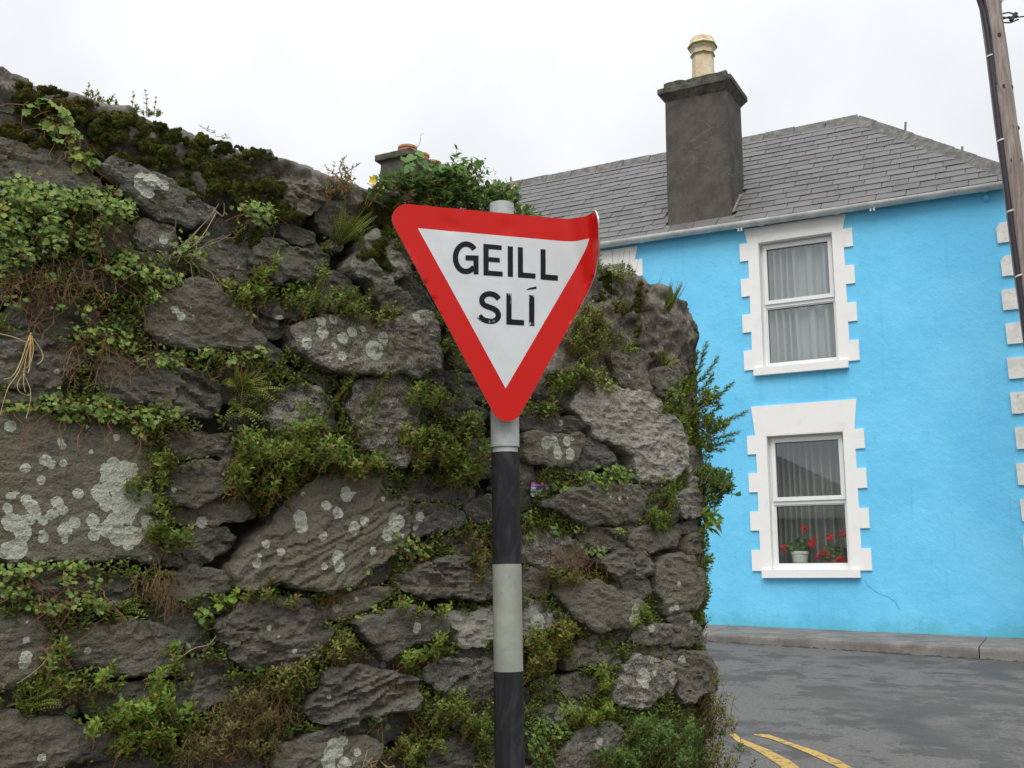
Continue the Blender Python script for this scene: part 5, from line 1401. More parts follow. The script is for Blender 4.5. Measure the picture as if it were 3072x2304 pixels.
 ('Q1', dict(off=.02, tone=.4), [(1560,1440),(1680,1360),(1720,1500),(1720,1640),(1640,1640),(1590,1560)]),
 ('Q2', dict(off=.03, tone=.4), [(1590,440),(1650,400),(1720,440),(1740,560),(1690,660),(1600,650),(1570,560)]),
 ('Q2', dict(off=.06, tone=.35, warm=.6, layered=.3), [(260,910),(400,850),(560,790),(700,750),(900,750),(1100,760),(1200,830),(1250,890),(1250,980),(1200,1030),(1050,1040),(900,1060),(720,1080),(600,1060),(520,1000),(420,930)]),
 ('Q2', dict(off=.02), [(150,570),(250,570),(270,700),(265,830),(240,930),(150,980)]),
 ('Q2', dict(off=.03, ang=.05), [(1120,765),(1250,740),(1420,730),(1430,755),(1300,780),(1140,792)]),
 ('Q2', dict(off=.05, tone=.7, crust=.6, warm=.6), [(1440,830),(1560,800),(1580,680),(1640,690),(1650,780),(1720,790),(1710,1000),(1650,970),(1560,1020),(1510,1010),(1480,900)]),
 ('Q2', dict(off=.03), [(1270,860),(1330,820),(1430,850),(1470,930),(1490,1040),(1380,1080),(1290,1040),(1270,960)]),
 ('Q2', dict(off=.02), [(780,1110),(900,1085),(1100,1065),(1190,1070),(1190,1105),(1000,1105),(830,1122)]),
 ('Q2', dict(off=.04, tone=.3), [(640,1170),(720,1135),(850,1125),(970,1140),(1035,1200),(1025,1260),(900,1290),(740,1290),(670,1220)]),
 ('Q2', dict(off=.05, tone=.3), [(1045,1200),(1100,1130),(1250,1095),(1380,1120),(1470,1180),(1450,1250),(1330,1280),(1200,1300),(1080,1300),(1045,1260)]),
 ('Q2', dict(off=.03, tone=.5, crust=.3), [(1490,1120),(1560,1060),(1650,1050),(1660,1110),(1570,1150),(1510,1150)]),
 ('Q2', dict(off=.04, tone=.4), [(1560,1330),(1560,1190),(1640,1150),(1680,1200),(1680,1310)]),
 ('Q2', dict(off=.03, tone=.5, crust=.6, warm=.6), [(150,1140),(350,1110),(500,1180),(620,1220),(690,1290),(740,1390),(620,1430),(450,1440),(300,1420),(150,1400)]),
 ('Q2', dict(off=.06, tone=.5, crust=.3, layered=.5), [(790,1400),(900,1340),(1000,1320),(1130,1330),(1200,1380),(1260,1460),(1280,1500),(1200,1500),(1080,1530),(920,1540),(830,1480)]),
 ('Q2', dict(off=.06, tone=.5, warm=.9, rough=.7), [(1260,1450),(1330,1370),(1470,1340),(1570,1370),(1590,1470),(1690,1500),(1690,1620),(1600,1790),(1500,1800),(1340,1850),(1310,1700),(1260,1640),(1240,1560)]),
 ('Q2', dict(off=.03, tone=.4), [(1580,1390),(1640,1340),(1680,1350),(1680,1420),(1620,1470),(1595,1450)]),
 ('Q2', dict(off=.05, tone=.45), [(920,1595),(1000,1555),(1180,1545),(1230,1600),(1240,1670),(1100,1700),(1010,1700),(960,1640)]),
 ('Q2', dict(off=.03, tone=.4, crust=.4, warm=.5), [(150,1460),(350,1470),(420,1540),(400,1600),(310,1680),(150,1670)]),
 ('Q3', dict(off=.065, tone=.6, warm=1., rough=.6, layered=.1), [(400,130),(480,80),(600,60),(780,60),(870,130),(960,200),(1100,220),(1160,260),(1110,360),(1010,440),(880,430),(780,460),(700,440),(600,370),(540,310),(480,230)]),
 ('Q3', dict(off=.03, tone=.5, crust=.7, warm=.5), [(150,215),(300,205),(400,275),(500,340),(490,400),(380,440),(300,490),(150,510)]),
 ('Q3', dict(off=.03, tone=.3), [(640,600),(700,530),(840,470),(840,510),(790,570),(690,600)]),
 ('Q3', dict(off=.02, tone=.3), [(900,580),(980,500),(1100,390),(1120,410),(1080,500),(1050,540),(960,600)]),
 ('Q3', dict(off=.05, tone=.5, crust=.5), [(1070,530),(1140,450),(1300,420),(1430,430),(1460,480),(1380,560),(1250,580),(1100,560)]),
 ('Q3', dict(off=.05, tone=.45, crust=.4), [(1370,360),(1450,320),(1550,315),(1570,400),(1640,460),(1640,540),(1560,590),(1480,600),(1410,590),(1475,480),(1410,420)]),
 ('Q3', dict(off=.02, warm=.8, tone=.5), [(1080,625),(1180,605),(1230,640),(1220,670),(1120,650)]),
 ('Q3', dict(off=.03, tone=.5, crust=.4), [(1240,665),(1320,605),(1470,605),(1465,650),(1420,705),(1330,700)]),
 ('Q3', dict(off=.03, tone=.3, layered=.6), [(520,710),(640,620),(750,605),(900,640),(1000,660),(1010,720),(900,770),(760,745),(640,765),(540,800)]),
 ('Q3', dict(off=.06, tone=.7, warm=.8, crust=.6), [(1005,770),(1100,690),(1250,730),(1350,755),(1410,800),(1435,900),(1380,1000),(1260,1040),(1210,1110),(1100,1120),(930,1080),(900,1000),(950,920),(1000,850)]),
 ('Q3', dict(off=.06, tone=.4, crust=.2), [(1420,770),(1470,660),(1560,650),(1660,680),(1740,740),(1740,850),(1710,960),(1600,1030),(1500,1080),(1470,1000),(1460,880)]),
 ('Q3', dict(off=.03, tone=.45, warm=.9), [(490,890),(560,855),(700,855),(800,890),(850,940),(800,980),(720,1020),(640,1040),(520,1000)]),
 ('Q3', dict(off=.03, tone=.45, warm=.6), [(270,1180),(400,1110),(560,1090),(700,1090),(700,1180),(600,1230),(420,1280),(300,1280)]),
 ('Q3', dict(off=.05, tone=1., warm=.7, crust=.5), [(380,1640),(480,1480),(600,1350),(750,1290),(880,1250),(960,1330),(1010,1430),(900,1520),(820,1580),(700,1750),(380,1800)]),
 ('Q3', dict(off=.0), [(150,560),(400,560),(500,700),(480,800),(300,850),(150,800)]),
 ('Q3', dict(off=.01), [(1030,1250),(1250,1150),(1450,1200),(1500,1350),(1300,1420),(1080,1380)]),
 ('Q3', dict(off=.01), [(950,1560),(1150,1440),(1400,1450),(1500,1600),(1300,1750),(950,1750)]),
 ('Q3', dict(off=.01), [(1520,1250),(1700,1180),(1760,1400),(1720,1650),(1540,1650)]),
]
POLYS = []
for r_, op, pts in STN:
    W2 = wp(r_, pts); POLYS.append(W2)
    o = dict(op); stone(W2, **o)
# small filling stones in the joints left between the traced ones
gs, gz = np.meshgrid(np.arange(-0.05, S_TAN, 0.016), np.arange(-0.95, 1.3, 0.016))
G = np.stack([gs.ravel(), gz.ravel()], 1); G = G + _srng.uniform(-.006, .006, G.shape)
px, py = proj(wpt(G[:, 0], G[:, 1])); ok = (px > -40) & (py < 2340) & (G[:, 1] < ztop(G[:, 0])-0.03) & ~inpoly(np.stack([px, py], 1), COPE) & ~inpoly(np.stack([px, py], 1), COPE2)
G = G[ok]; D = np.full(len(G), 9.0)
for pl in POLYS:
    lo, hi = pl.min(0)-0.2, pl.max(0)+0.2; k = np.where(((G > lo) & (G < hi)).all(1))[0]
    if len(k):
        dd = segdist(G[k], pl); dd[inpoly(G[k], pl)] = 0; D[k] = np.minimum(D[k], dd)
order = np.argsort(-D); D2 = D.copy(); cnt = 0
for i in order:
    if D2[i] < 0.013 or cnt > 170: continue
    rr_ = min(D2[i], 0.09); c0 = G[i]
    m = 9; aa = np.linspace(0, 2*math.pi, m, endpoint=False) + _srng.uniform(-.2, .2, m)
    rad = rr_*_srng.uniform(0.75, 1.08, m)*0.95
    stone(np.stack([c0[0]+rad*np.cos(aa)*1.25, c0[1]+rad*np.sin(aa)*0.9], 1), off=_srng.uniform(-.03, .005), tone=_srng.uniform(.1, .4), warm=_srng.uniform(0, .6))
    cnt += 1
    D2 = np.minimum(D2, np.maximum(np.hypot((G[:, 0]-c0[0])/1.25, G[:, 1]-c0[1])-rr_, 0))
# the courses that lie outside the picture, so that the wall goes on
def voronoi_stones():
    pts = []
    z = -1.65; r_ = 0
    while z < 1.3:
        s = S_MIN + (0.15 if r_ % 2 else 0)
        while s < S_MAX:
            pts.append((s+_srng.uniform(-.07, .07), z+_srng.uniform(-.035, .035))); s += _srng.uniform(0.18, 0.34)
        z += 0.115; r_ += 1
    pts = np.array(pts); Q = pts*np.array([1, 2.2])
    X, Y = proj(wpt(pts[:, 0], pts[:, 1]))
    for i in range(len(pts)):
        s, z = pts[i]
        if 25 < X[i] < 3000 and Y[i] < 2304+40 and s < S_TAN-0.02: continue
        if s < 0 and X[i] > 25 and Y[i] < 2344: continue
        if z > ztop(s)-0.12 or z < road_z(*wpt(s, 0)[:2])-0.25: continue
        cell = [(Q[i, 0]-.4, Q[i, 1]-.5), (Q[i, 0]+.4, Q[i, 1]-.5), (Q[i, 0]+.4, Q[i, 1]+.5), (Q[i, 0]-.4, Q[i, 1]+.5)]
        for j in np.where((np.abs(Q-Q[i]).sum(1) < 1.4))[0]:
            if j == i: continue
            d = Q[j]-Q[i]; mid = (Q[j]+Q[i])/2 - d/np.linalg.norm(d)*0.011
            cell = clip(cell, d[0], d[1], float(d @ mid))
            if len(cell) < 3: break
        if len(cell) < 3: continue
        stone(np.array(cell)/np.array([1, 2.2]), off=_srng.uniform(-.01, .045), tone=_srng.uniform(.1, .5), warm=_srng.uniform(0, .9), layered=_srng.uniform(0.2, .9), step=0.012, rough=1.2)
voronoi_stones()
# ------------------------------------------------------------------ plants growing on the wall
TAN_Y = float(wpt(S_TAN, 0)[1])
def place(X, Y, h=0.0):
    """points a little in front of the wall face under photograph pixels; past the wall's end they hang in the air beside it"""
    X = np.atleast_1d(np.asarray(X, float)); Y = np.atleast_1d(np.asarray(Y, float))
    d = ray(X, Y); s, z = pix2wall(X, Y); P = wpt(s, z); n = wplan(s)[1]
    N = np.concatenate([n, np.zeros((len(n), 1))], 1)
    out = X > 2078
    far = d*((TAN_Y-0.05)/d[:, 1])[:, None]
    P = np.where(out[:, None], far, P); N = np.where(out[:, None], np.array([0.95, -0.3, 0.0]), N)
    P = P - unit(d)*np.broadcast_to(h, (len(P),))[:, None]
    T = np.stack([-N[:, 1], N[:, 0], 0*N[:, 0]], 1)
    return P, N, T
def m_per_px(X, Y):
    p, _, _ = place(X, Y); return float((p @ CF)[0])/FPX
def sample(rng, ell, dens_, edge=0.25):
    """random pixels inside ellipses (region, cx, cy, rx, ry); density per square metre of picture plane"""
    out = []; hh = []
    for (r, cx, cy, rx, ry) in ell:
        X, Y = src(r, cx, cy); k = REG[r][2]; rx, ry = rx*k, ry*k
        m = m_per_px(X, Y); n = max(3, int(math.pi*rx*ry*m*m*dens_))
        a = rng.random(n)*2*math.pi; q = np.where(rng.random(n) < 0.62, np.sqrt(rng.random(n)), np.abs(rng.normal(size=n))*0.85+0.15)
        out.append(np.stack([X+rx*q*np.cos(a), Y+ry*q*np.sin(a)], 1)); hh.append(np.sqrt(np.maximum(0, 1-np.minimum(q, 1)**2)))
    return np.concatenate(out), np.concatenate(hh)
def root_of(ell):
    r, cx, cy, rx, ry = ell[0]; return place(*src(r, cx, cy+ry*0.6))[0][0]
def toadflax(label, ell, seed, dens_=7500, size=(.009, .0165), pal='toad', extra='redstem', pe=0.03, thick=0.05, stems=60, flowers=1, cat='creeper', tpl=LOBE, name='toadflax', stempal='redstem', group='creeping plants on the wall'):
    rng = np.random.default_rng(seed)
    e = empty(name, root_of(ell), label, cat, group)
    PX, q = sample(rng, ell, dens_*2.9); n = len(PX)
    P, N, T = place(PX[:, 0], PX[:, 1], 0.05 + thick*q*rng.random(n))
    Nl = unit(N*0.75 + UP*0.55 + rng.normal(size=(n, 3))*0.42)
    X = unit(np.cross(Nl, rng.normal(size=(n, 3))) - UP*0.3)
    L = Leaves(); L.add(tpl, P, X, Nl, rng.uniform(size[0], size[1], n)*rng.choice([0.7, 1, 1, 1.15], n), pick(rng, pal, n, extra, pe))
    L.build('leaves', leafm, e)
    if stems:
        PX, q = sample(rng, ell, dens_*0.02+1); k = min(len(PX), stems*3); PX = PX[:k]; 
        P, N, T = place(PX[:, 0], PX[:, 1], 0.05 + thick*0.5*q[:k])
        D = unit(T*rng.normal(size=(k, 1))*0.8 - UP*rng.uniform(0.1, 1, (k, 1)) + N*0.25); ln = rng.uniform(0.04, 0.12, (k, 1))
        w = np.stack([P + D*ln*f + T*0.012*np.sin(f*5+rng.random((k, 1))*6) - UP*0.03*f*f for f in np.linspace(0, 1, 6)], 1)
        S = Stems(); S.addp(w, 0.0011, 0.0006, pick(rng, stempal, k)); S.build('stems', stemm, e)
    if flowers:
        PX, q = sample(rng, ell, 1e9/1e9); PX, q = sample(rng, ell, max(60, flowers*40)); PX = PX[rng.permutation(len(PX))[:flowers]]
        P, N, T = place(PX[:, 0], PX[:, 1], 0.06+thick)
        F = Leaves(); m = len(P)
        for a in range(3): F.add(ROUND, P, T*math.cos(a*2.1)+UP*math.sin(a*2.1), N, np.full(m, .005), np.tile([.45, .36, .52], (m, 1)))
        F.build('flowers', leafm, e)
    return e
def sprigs_into(L, S, rng, PX, q, leaf, length, pal, extra, pe, thick, up=0.7, out=0.5, side=0.5, tpl=OVAL, nl=10, stempal='redstem', base_h=0.055, spread=1.0):
    n = len(PX); P, N, T = place(PX[:, 0], PX[:, 1], base_h + thick*q*rng.uniform(0.3, 1, n))
    D = unit(UP*up + N*out*rng.uniform(0.3, 1.2, (n, 1)) + T*side*rng.normal(size=(n, 1)))
    ln = rng.uniform(length[0], length[1], n)[:, None]
    base = P - D*ln
    bend = T*rng.normal(size=(n, 1))*0.12 - N*0.15
    pt = lambda f: base + D*ln*f + bend*ln*(f*(1-f))
    S.addp(np.stack([pt(f) for f in (0, .33, .66, 1.0)], 1), 0.0013, 0.0007, pick(rng, stempal, n))
    A = unit(np.cross(D, N+0.1)); B = np.cross(D, A); ph = rng.random(n)*6.28
    for j in range(nl):
        f = 0.25 + 0.75*(j//2)/max(1, (nl-1)//2)
        a = ph + (j//2)*1.57 + (j % 2)*3.1416 + rng.normal(size=n)*0.25
        tip = f > 0.9
        rad = A*np.cos(a)[:, None] + B*np.sin(a)[:, None]
        X = unit(rad*spread + D*(0.9 if tip else 0.55) + rng.normal(size=(n, 3))*0.12)
        Nn = unit(D*1.0 - rad*0.45 + rng.normal(size=(n, 3))*0.15)
        sz = rng.uniform(leaf[0], leaf[1], n)*(0.8 if tip else 1.0)
        L.add(tpl, pt(f), X, Nn, sz, pick(rng, pal, n, extra, pe))
def shrub(label, ell, seed, dens_=2300, leaf=(.012, .021), length=(.03, .07), pal='shrub', extra='red', pe=0.10, thick=0.09, cat='plant', name='wall_shrub', group='leafy plants rooted in the wall', **kw):
    rng = np.random.default_rng(seed)
    e = empty(name, root_of(ell), label, cat, group)
    PX, q = sample(rng, ell, dens_*2.3)
    L, S = Leaves(), Stems()
    sprigs_into(L, S, rng, PX, q, leaf, length, pal, extra, pe, thick, **kw)
    L.build('leaves', leafm, e); S.build('stems', stemm, e)
    return e
def long_stems(e, rows, seed, leaf=(.011, .018), pal='shrub', extra='red', pe=.15, step=.011, tpl=OVAL, h0=.03, h1=.10, whorl=2, wob=.015, stempal='redstem', r=.0016, arch=0.0):
    """leafy stems from a root pixel to a tip pixel"""
    rng = np.random.default_rng(seed); L, S = Leaves(), Stems()
    for (r0, x0, y0, x1, y1) in rows:
        a = place(*src(r0, x0, y0), h0)[0][0]; b, N, T = place(*src(r0, x1, y1), h1); b = b[0]
        f = np.linspace(0, 1, 9)[:, None]
        w = a + (b-a)*f + T*np.sin(f*3.1+rng.random()*2)*wob*rng.normal() + UP*(f*(1-f))*arch
        S.addp(w[None], r, r*0.5, pick(rng, stempal, 1))
        ln = np.linalg.norm(b-a); n = max(4, int(ln/step))
        ff = np.linspace(0.12, 1.0, n)
        P = np.stack([np.interp(ff, f[:, 0], w[:, k]) for k in range(3)], 1)
        D = unit(b-a)[None].repeat(n, 0); A = unit(np.cross(D, np.array([.3, -.8, .5]))); B = np.cross(D, A)
        for j in range(whorl):
            ang = np.arange(n)*2.4 + j*2*math.pi/whorl + rng.normal(size=n)*.3
            rad = A*np.cos(ang)[:, None]+B*np.sin(ang)[:, None]
            sz = rng.uniform(leaf[0], leaf[1], n)*np.interp(ff, [0, .3, .85, 1], [.8, 1, 1, .6])
            L.add(tpl, P, unit(rad+D*.7), unit(D-rad*.4+rng.normal(size=(n, 3))*.15), sz, pick(rng, pal, n, extra, pe))
    L.build('leaves', leafm, e); S.build('stems', stemm, e)
def fern(label, r, x, y, seed, n=14, ln=(.07, .13), fan=(20, 160), pal='fern', cat='fern', pin=.0065, group='small ferns in the wall joints', droop=1.0, h=.04, name='spleenwort_fern'):
    rng = np.random.default_rng(seed); root, N, T = place(*src(r, x, y), h); root, N, T = root[0], N[0], T[0]
    e = empty(name, root, label, cat, group); L, S = Leaves(), Stems()
    for k in range(n):
        a = R(rng.uniform(*fan)); l = rng.uniform(*ln)
        d = unit(T*math.cos(a)*0.9 + UP*math.sin(a) + N*rng.uniform(.35, .9))
        m = int(l/0.0062); f = np.linspace(0, 1, m)[:, None]
        w = root + T*rng.normal()*.012 + UP*rng.normal()*.008 + d*l*f - UP*(l*0.55*droop*rng.uniform(.3, 1.2))*f**2.2 + N*l*.15*f*(1-f)
        S.addp(w[None], .0008, .0004, np.array([[.05, .035, .02]]))
        D = unit(np.gradient(w, axis=0)); sd = unit(np.cross(D, N*.8+UP*.5+rng.normal(size=3)*.35)); nn = unit(np.cross(sd, D))
        sz = pin*np.sin(np.clip(f[:, 0]*.92+.1, 0, 1)*math.pi)**.6*rng.uniform(.85, 1.15, m)
        c = pick(rng, pal, 1).repeat(m, 0)*rng.uniform(.9, 1.1, (m, 1))
        for s in (-1, 1): L.add(ROUND, w, sd*s+D*.25, nn, sz, c)
    L.build('fronds', leafm, e); S.build('stems', stemm, e)
    return e

# creeping ivy-leaved toadflax, one thing per patch
toadflax('largest mass of pale lobed creeper, spilling down the left edge under the mossy top', [('A',120,850,170,150),('A',300,850,220,110),('A',560,850,220,80),('A',760,920,140,70),('A',80,1030,130,130),('A',330,1000,140,120),('A',120,1200,150,120),('A',350,1130,110,100)], 1, dens_=9500, thick=.10, stems=90, flowers=4)
toadflax('thin creeper hanging over the dark stone right of the big creeper mass', [('A',580,1110,100,90),('A',700,1000,120,70),('A',640,1020,60,60)], 2, dens_=5000)
toadflax('creeper patch above the large grey oval stone, left of the wall', [('A',820,1260,90,70),('A',950,1340,110,70),('A',1100,1375,100,50),('A',1000,1480,70,60),('A',750,1330,70,50)], 3, dens_=8500, thick=.06)
toadflax('sparse creeper over withered stems at the far left edge', [('A',60,1350,90,90),('A',300,1375,110,50),('A',100,1500,100,90),('A',370,1560,60,40)], 4, dens_=3200)
toadflax('round pale clump of creeper tucked under the mossy ledge', [('A',1690,960,95,80),('A',1620,900,60,40)], 5, dens_=9500, thick=.07)
toadflax('creeper mixed with bare grey twigs above the brownish stone', [('A',1230,1170,110,90),('A',1290,1240,60,50)], 6, dens_=4200, stempal='greystem')
toadflax('trailing creeper hanging between the two layered dark slabs', [('A',570,1580,80,50),('B',560,60,100,60),('B',700,80,120,90),('B',800,140,90,80),('B',920,220,50,50),('B',600,170,50,60)], 7, dens_=3600, stems=80)
toadflax('creeper band along the top of the big lichened block', [('B',400,520,170,60),('B',640,540,160,80),('B',740,600,130,50),('B',480,615,110,30),('B',150,540,140,30)], 8, dens_=6500, thick=.05)
toadflax('creeper tuft at the upper right corner of the big lichened block', [('B',960,620,120,70),('B',920,690,60,50),('B',1130,600,60,40)], 9, dens_=7000)
toadflax('creeper fringe under the large grey oval stone', [('B',1100,235,120,45),('B',1350,190,110,50),('B',1550,230,110,60),('B',1690,180,60,50)], 10, dens_=6500)
toadflax('low creeper below the big lichened block at the left edge', [('C',120,380,150,60),('C',300,340,120,30),('C',500,360,90,50),('C',80,500,100,80)], 11, dens_=7000)
toadflax('creeper trailing over the thin dark slabs in the lower left', [('C',300,620,160,50),('C',520,570,120,60),('C',640,600,90,50),('C',450,450,50,70),('C',620,450,40,50)], 12, dens_=4800)
toadflax('small round creeper clump beside the snail stone', [('C',1315,665,55,50)], 13, dens_=9000, stems=0, flowers=0)
toadflax('yellowing creeper beneath the right end of the diagonal lichened boulder', [('D',900,220,110,80),('D',1000,250,90,50),('D',850,170,40,60)], 14, dens_=6000, pal='yellow', extra='toad', pe=.5)
toadflax('creeper running along the crack below the diagonal lichened boulder', [('D',560,470,80,22),('D',640,385,50,35),('D',510,490,40,20)], 15, dens_=6500, stems=10, flowers=0)
toadflax('single blue green rosette above the pointed grey stone', [('D',610,690,34,28)], 16, dens_=9000, stems=0, flowers=0)
toadflax('short creeper on the top edge of the pointed grey stone', [('D',720,635,60,32)], 17, dens_=6000, stems=8, flowers=0)
toadflax('creeper under the layered stone near the foot of the picture', [('D',850,1270,110,32),('D',720,1330,70,34),('D',500,1380,60,25)], 18, dens_=6500)
toadflax('creeper curtain just right of the lowest black post band', [('D',1850,1410,140,70),('D',1755,1500,70,110)], 19, dens_=8000, pal='toad', extra='shrub', pe=.3)
toadflax('creeper with purple tinge below the ferns right of the sign', [('G',1190,830,70,55),('G',1160,790,40,30)], 20, dens_=7500)
toadflax('cress like clump over the ledge right of the litter', [('G',1060,1450,80,45),('G',1160,1490,75,50),('G',1240,1420,100,65),('G',870,1500,60,30)], 21, dens_=8500, pal='bright', extra='toad', pe=.4, size=(.012, .02), thick=.06)
toadflax('leaves at the left end of the pale narrow ledge stone', [('A',1600,1590,60,60)], 22, dens_=6500, stems=10)
toadflax('broad bright leaves beside the green litter', [('C',1470,580,60,40),('C',1540,530,25,50)], 23, dens_=4500, size=(.02, .034), pal='bright', tpl=OVAL, stems=0, flowers=0, name='broad_leaved_plant')
toadflax('creeper straddling the slabs right of the black post band', [('Q2',240,1010,60,50),('Q2',480,1120,70,45),('Q2',250,1170,60,40),('Q2',660,1110,60,30),('Q2',720,1260,40,60)], 24, dens_=5500)
toadflax('creeper lining the joint above the pale end stones', [('Q2',1030,1130,60,45),('Q2',830,1300,110,35),('Q2',900,1350,60,25),('Q2',1240,1310,70,25)], 25, dens_=5000)
# climbing ivy at the upper left
e = toadflax('ivy stem with larger pointed leaves climbing the moss at upper left', [('A',380,250,40,20),('A',395,310,40,60),('A',330,370,70,30),('A',400,440,60,50),('A',460,420,40,40),('A',500,560,60,60),('A',540,630,80,45),('A',220,250,70,35)], 30, dens_=3800, size=(.022, .036), thick=.03, stems=25, flowers=0, name='ivy')

# leafy plants
shrub('large dense leafy shrub in the middle, above the diagonal lichened boulder', [('B',1700,830,160,120),('B',1650,960,160,130),('B',1850,900,160,140),('B',1800,1040,140,70),('B',1560,1000,60,90),('B',1960,790,120,70),('B',1620,720,60,50),('R4',480,1330,280,150),('R4',820,1300,230,150),('R4',1080,1390,170,80),('R4',1290,1370,110,60),('R4',600,1100,110,90)], 40, dens_=2900, thick=.13)
e = empty('wall_shrub', place(*src('R4', 920, 1220))[0][0], 'tall upright sprigs in front of the cracked pale boulder', 'plant', 'leafy plants rooted in the wall')
long_stems(e, [('R4',900,1270,1390,560),('R4',880,1180,960,560),('R4',1000,1220,1310,760),('R4',850,1020,1380,280),('R4',1000,1260,1300,1090),('R4',820,1150,620,870),('R4',760,1200,560,900),('R4',1100,1400,1340,1280),('R4',1000,1300,1180,1010),('R4',860,1240,770,1020),('R4',700,1250,520,1020)], 41, leaf=(.013, .021), step=.009)
shrub('shrub with reddish tips hanging left of the sign post', [('R4',1620,800,100,90),('R4',1780,800,80,60),('R4',1560,1150,110,110),('R4',1700,1200,150,140),('R4',1850,1300,170,140),('R4',2050,1100,110,140),('R4',2000,1420,150,110),('R4',2100,990,60,70),('R4',1640,1340,90,70),('R4',1900,1510,110,50),('R4',2180,1300,60,110)], 42, dens_=2300, leaf=(.013, .023), pe=.14, thick=.14)
shrub('green and red sprigs rising between the pale stones above the oval stone', [('A',1600,1450,120,60),('A',1740,1340,55,80),('A',1785,1230,35,55),('A',1500,1400,60,40)], 43, dens_=2200, pal='bright', pe=.2)
shrub('spreading leafy clump on the ledge above the pale lichened boulder', [('R2',900,1400,230,110),('R2',1100,1500,190,90),('R2',1300,1560,120,50),('R2',780,1200,90,70),('R2',700,1400,90,60),('R2',1380,1480,60,70),('R2',560,1400,110,80)], 44, dens_=2300, pal='shrub', extra='yellow', pe=.35, leaf=(.011, .018))
shrub('fresh green clump cascading over the thin slabs at lower left', [('C',690,1080,75,60),('C',1060,1060,55,85),('C',1050,1180,55,75),('C',900,1280,190,75),('C',1000,1400,150,85),('C',780,1300,75,55),('C',620,1370,65,45),('C',760,1520,55,55),('C',850,1450,100,55),('C',1190,1300,40,35)], 45, dens_=2700, pal='bright', pe=.06, thick=.10)
shrub('thin sprigs at the right end of the rounded left edge stone', [('C',400,850,50,75),('C',340,950,45,65),('C',450,1085,85,60),('C',530,1120,55,45)], 46, dens_=1900, pal='shrub', extra='red', pe=.3)
shrub('leafy plants filling the upright joint right of the big lichened block', [('B',920,1020,80,50),('B',1020,1000,50,50),('B',1045,880,50,85),('B',1040,1180,50,55),('B',1040,1320,75,70),('B',1140,1370,85,45),('B',1230,1310,45,35)], 47, dens_=2500, pal='shrub', extra='bright', pe=.4)
shrub('slim upright sprig before the dark central lower stone', [('C',1140,900,32,75),('C',1150,970,40,40)], 48, dens_=2400, pal='bright')
shrub('brown and green withered mat at the lower middle left', [('C',1600,1200,140,80),('C',1700,1300,170,75),('C',1500,1380,140,75),('C',1650,1500,190,80),('C',1400,1500,190,85),('C',1800,1130,90,55),('C',1880,1010,75,55),('C',1250,1560,120,50)], 49, dens_=2300, pal='withered', extra='yellow', pe=.4, leaf=(.008, .014), thick=.07, stempal='brownstem')
shrub('yellow brown leafy tangle left of the pointed grey stone', [('D',470,860,80,70),('D',520,800,55,50),('D',100,1080,105,95),('D',190,1060,60,75),('D',250,980,55,45),('D',330,900,50,40)], 50, dens_=2300, pal='yellow', extra='withered', pe=.2, leaf=(.011, .017))
shrub('small green plant in the joint right of the pointed grey stone', [('D',1120,820,55,55),('D',1000,905,110,32),('D',900,935,50,45)], 51, dens_=2400, pal='bright', extra='red', pe=.12)
shrub('leafy clumps left of the lowest black post band', [('D',1200,1250,110,90),('D',1330,1340,110,90),('D',1100,1300,90,50),('D',1230,1190,75,50),('D',1410,1400,65,90),('D',950,1540,65,110),('D',900,1480,50,50),('D',1100,1480,75,40)], 52, dens_=2200, pal='yellow', extra='bright', pe=.5, leaf=(.010, .017))
shrub('yellow green sprigs with red tips right of the pale post band', [('D',1750,830,65,75),('D',1950,740,60,75),('D',1800,900,90,60),('D',1900,830,70,45),('D',1750,960,55,50)], 53, dens_=2400, pal='yellow', extra='red', pe=.2)
shrub('green cushion above the pale rough stone right of the post', [('Q3',760,1200,130,75),('Q3',600,1120,70,35),('Q3',930,1120,70,60)], 54, dens_=2600, pal='bright')
shrub('rusty stemmed plant right of the post above the flat brown boulder', [('D',1950,400,110,50),('Q2',470,1480,60,60),('Q2',700,1560,70,60)], 55, dens_=1700, pal='withered', extra='bright', pe=.45, stempal='brownstem')
shrub('thick ferny bush just right of the sign', [('G',1050,430,110,100),('G',1150,510,90,80),('G',980,530,80,70),('G',1080,610,80,50),('G',1100,330,70,50),('G',1250,295,60,40)], 56, dens_=2300, pal='fern', extra='shrub', pe=.45, leaf=(.009, .016))
shrub('lower of two leafy tufts beside the sign edge', [('G',900,790,80,70),('G',1080,750,80,80),('G',1000,700,60,50)], 57, dens_=2100, pal='shrub', extra='red', pe=.12)
shrub('small tuft beside the tip of the sign', [('G',800,940,36,45)], 58, dens_=2200, pal='shrub')
shrub('reddish green clump at the head of the rounded wall end', [('G',1230,70,90,35),('G',1120,40,45,50),('G',1300,100,60,30)], 59, dens_=1600, pal='shrub', extra='withered', pe=.3)
e = empty('overhanging_shrub', place(*src('G', 1720, 1050))[0][0], 'shrub with long leafy branches leaning out from the wall end towards the house', 'shrub')
rng = np.random.default_rng(60); L, S = Leaves(), Stems()
PX, q = sample(rng, [('G',1600,890,60,120),('G',1640,1010,60,90),('G',1720,820,50,50),('G',1800,1190,60,70),('G',1760,1000,50,90),('G',1560,980,40,80),('G',1700,1120,60,60),('G',1850,900,60,60),('G',1880,1080,80,60)], 6000)
sprigs_into(L, S, rng, PX, q, (.013, .021), (.03, .07), 'shrub', 'fern', .3, .07)
L.build('leaves', leafm, e); S.build('stems', stemm, e)
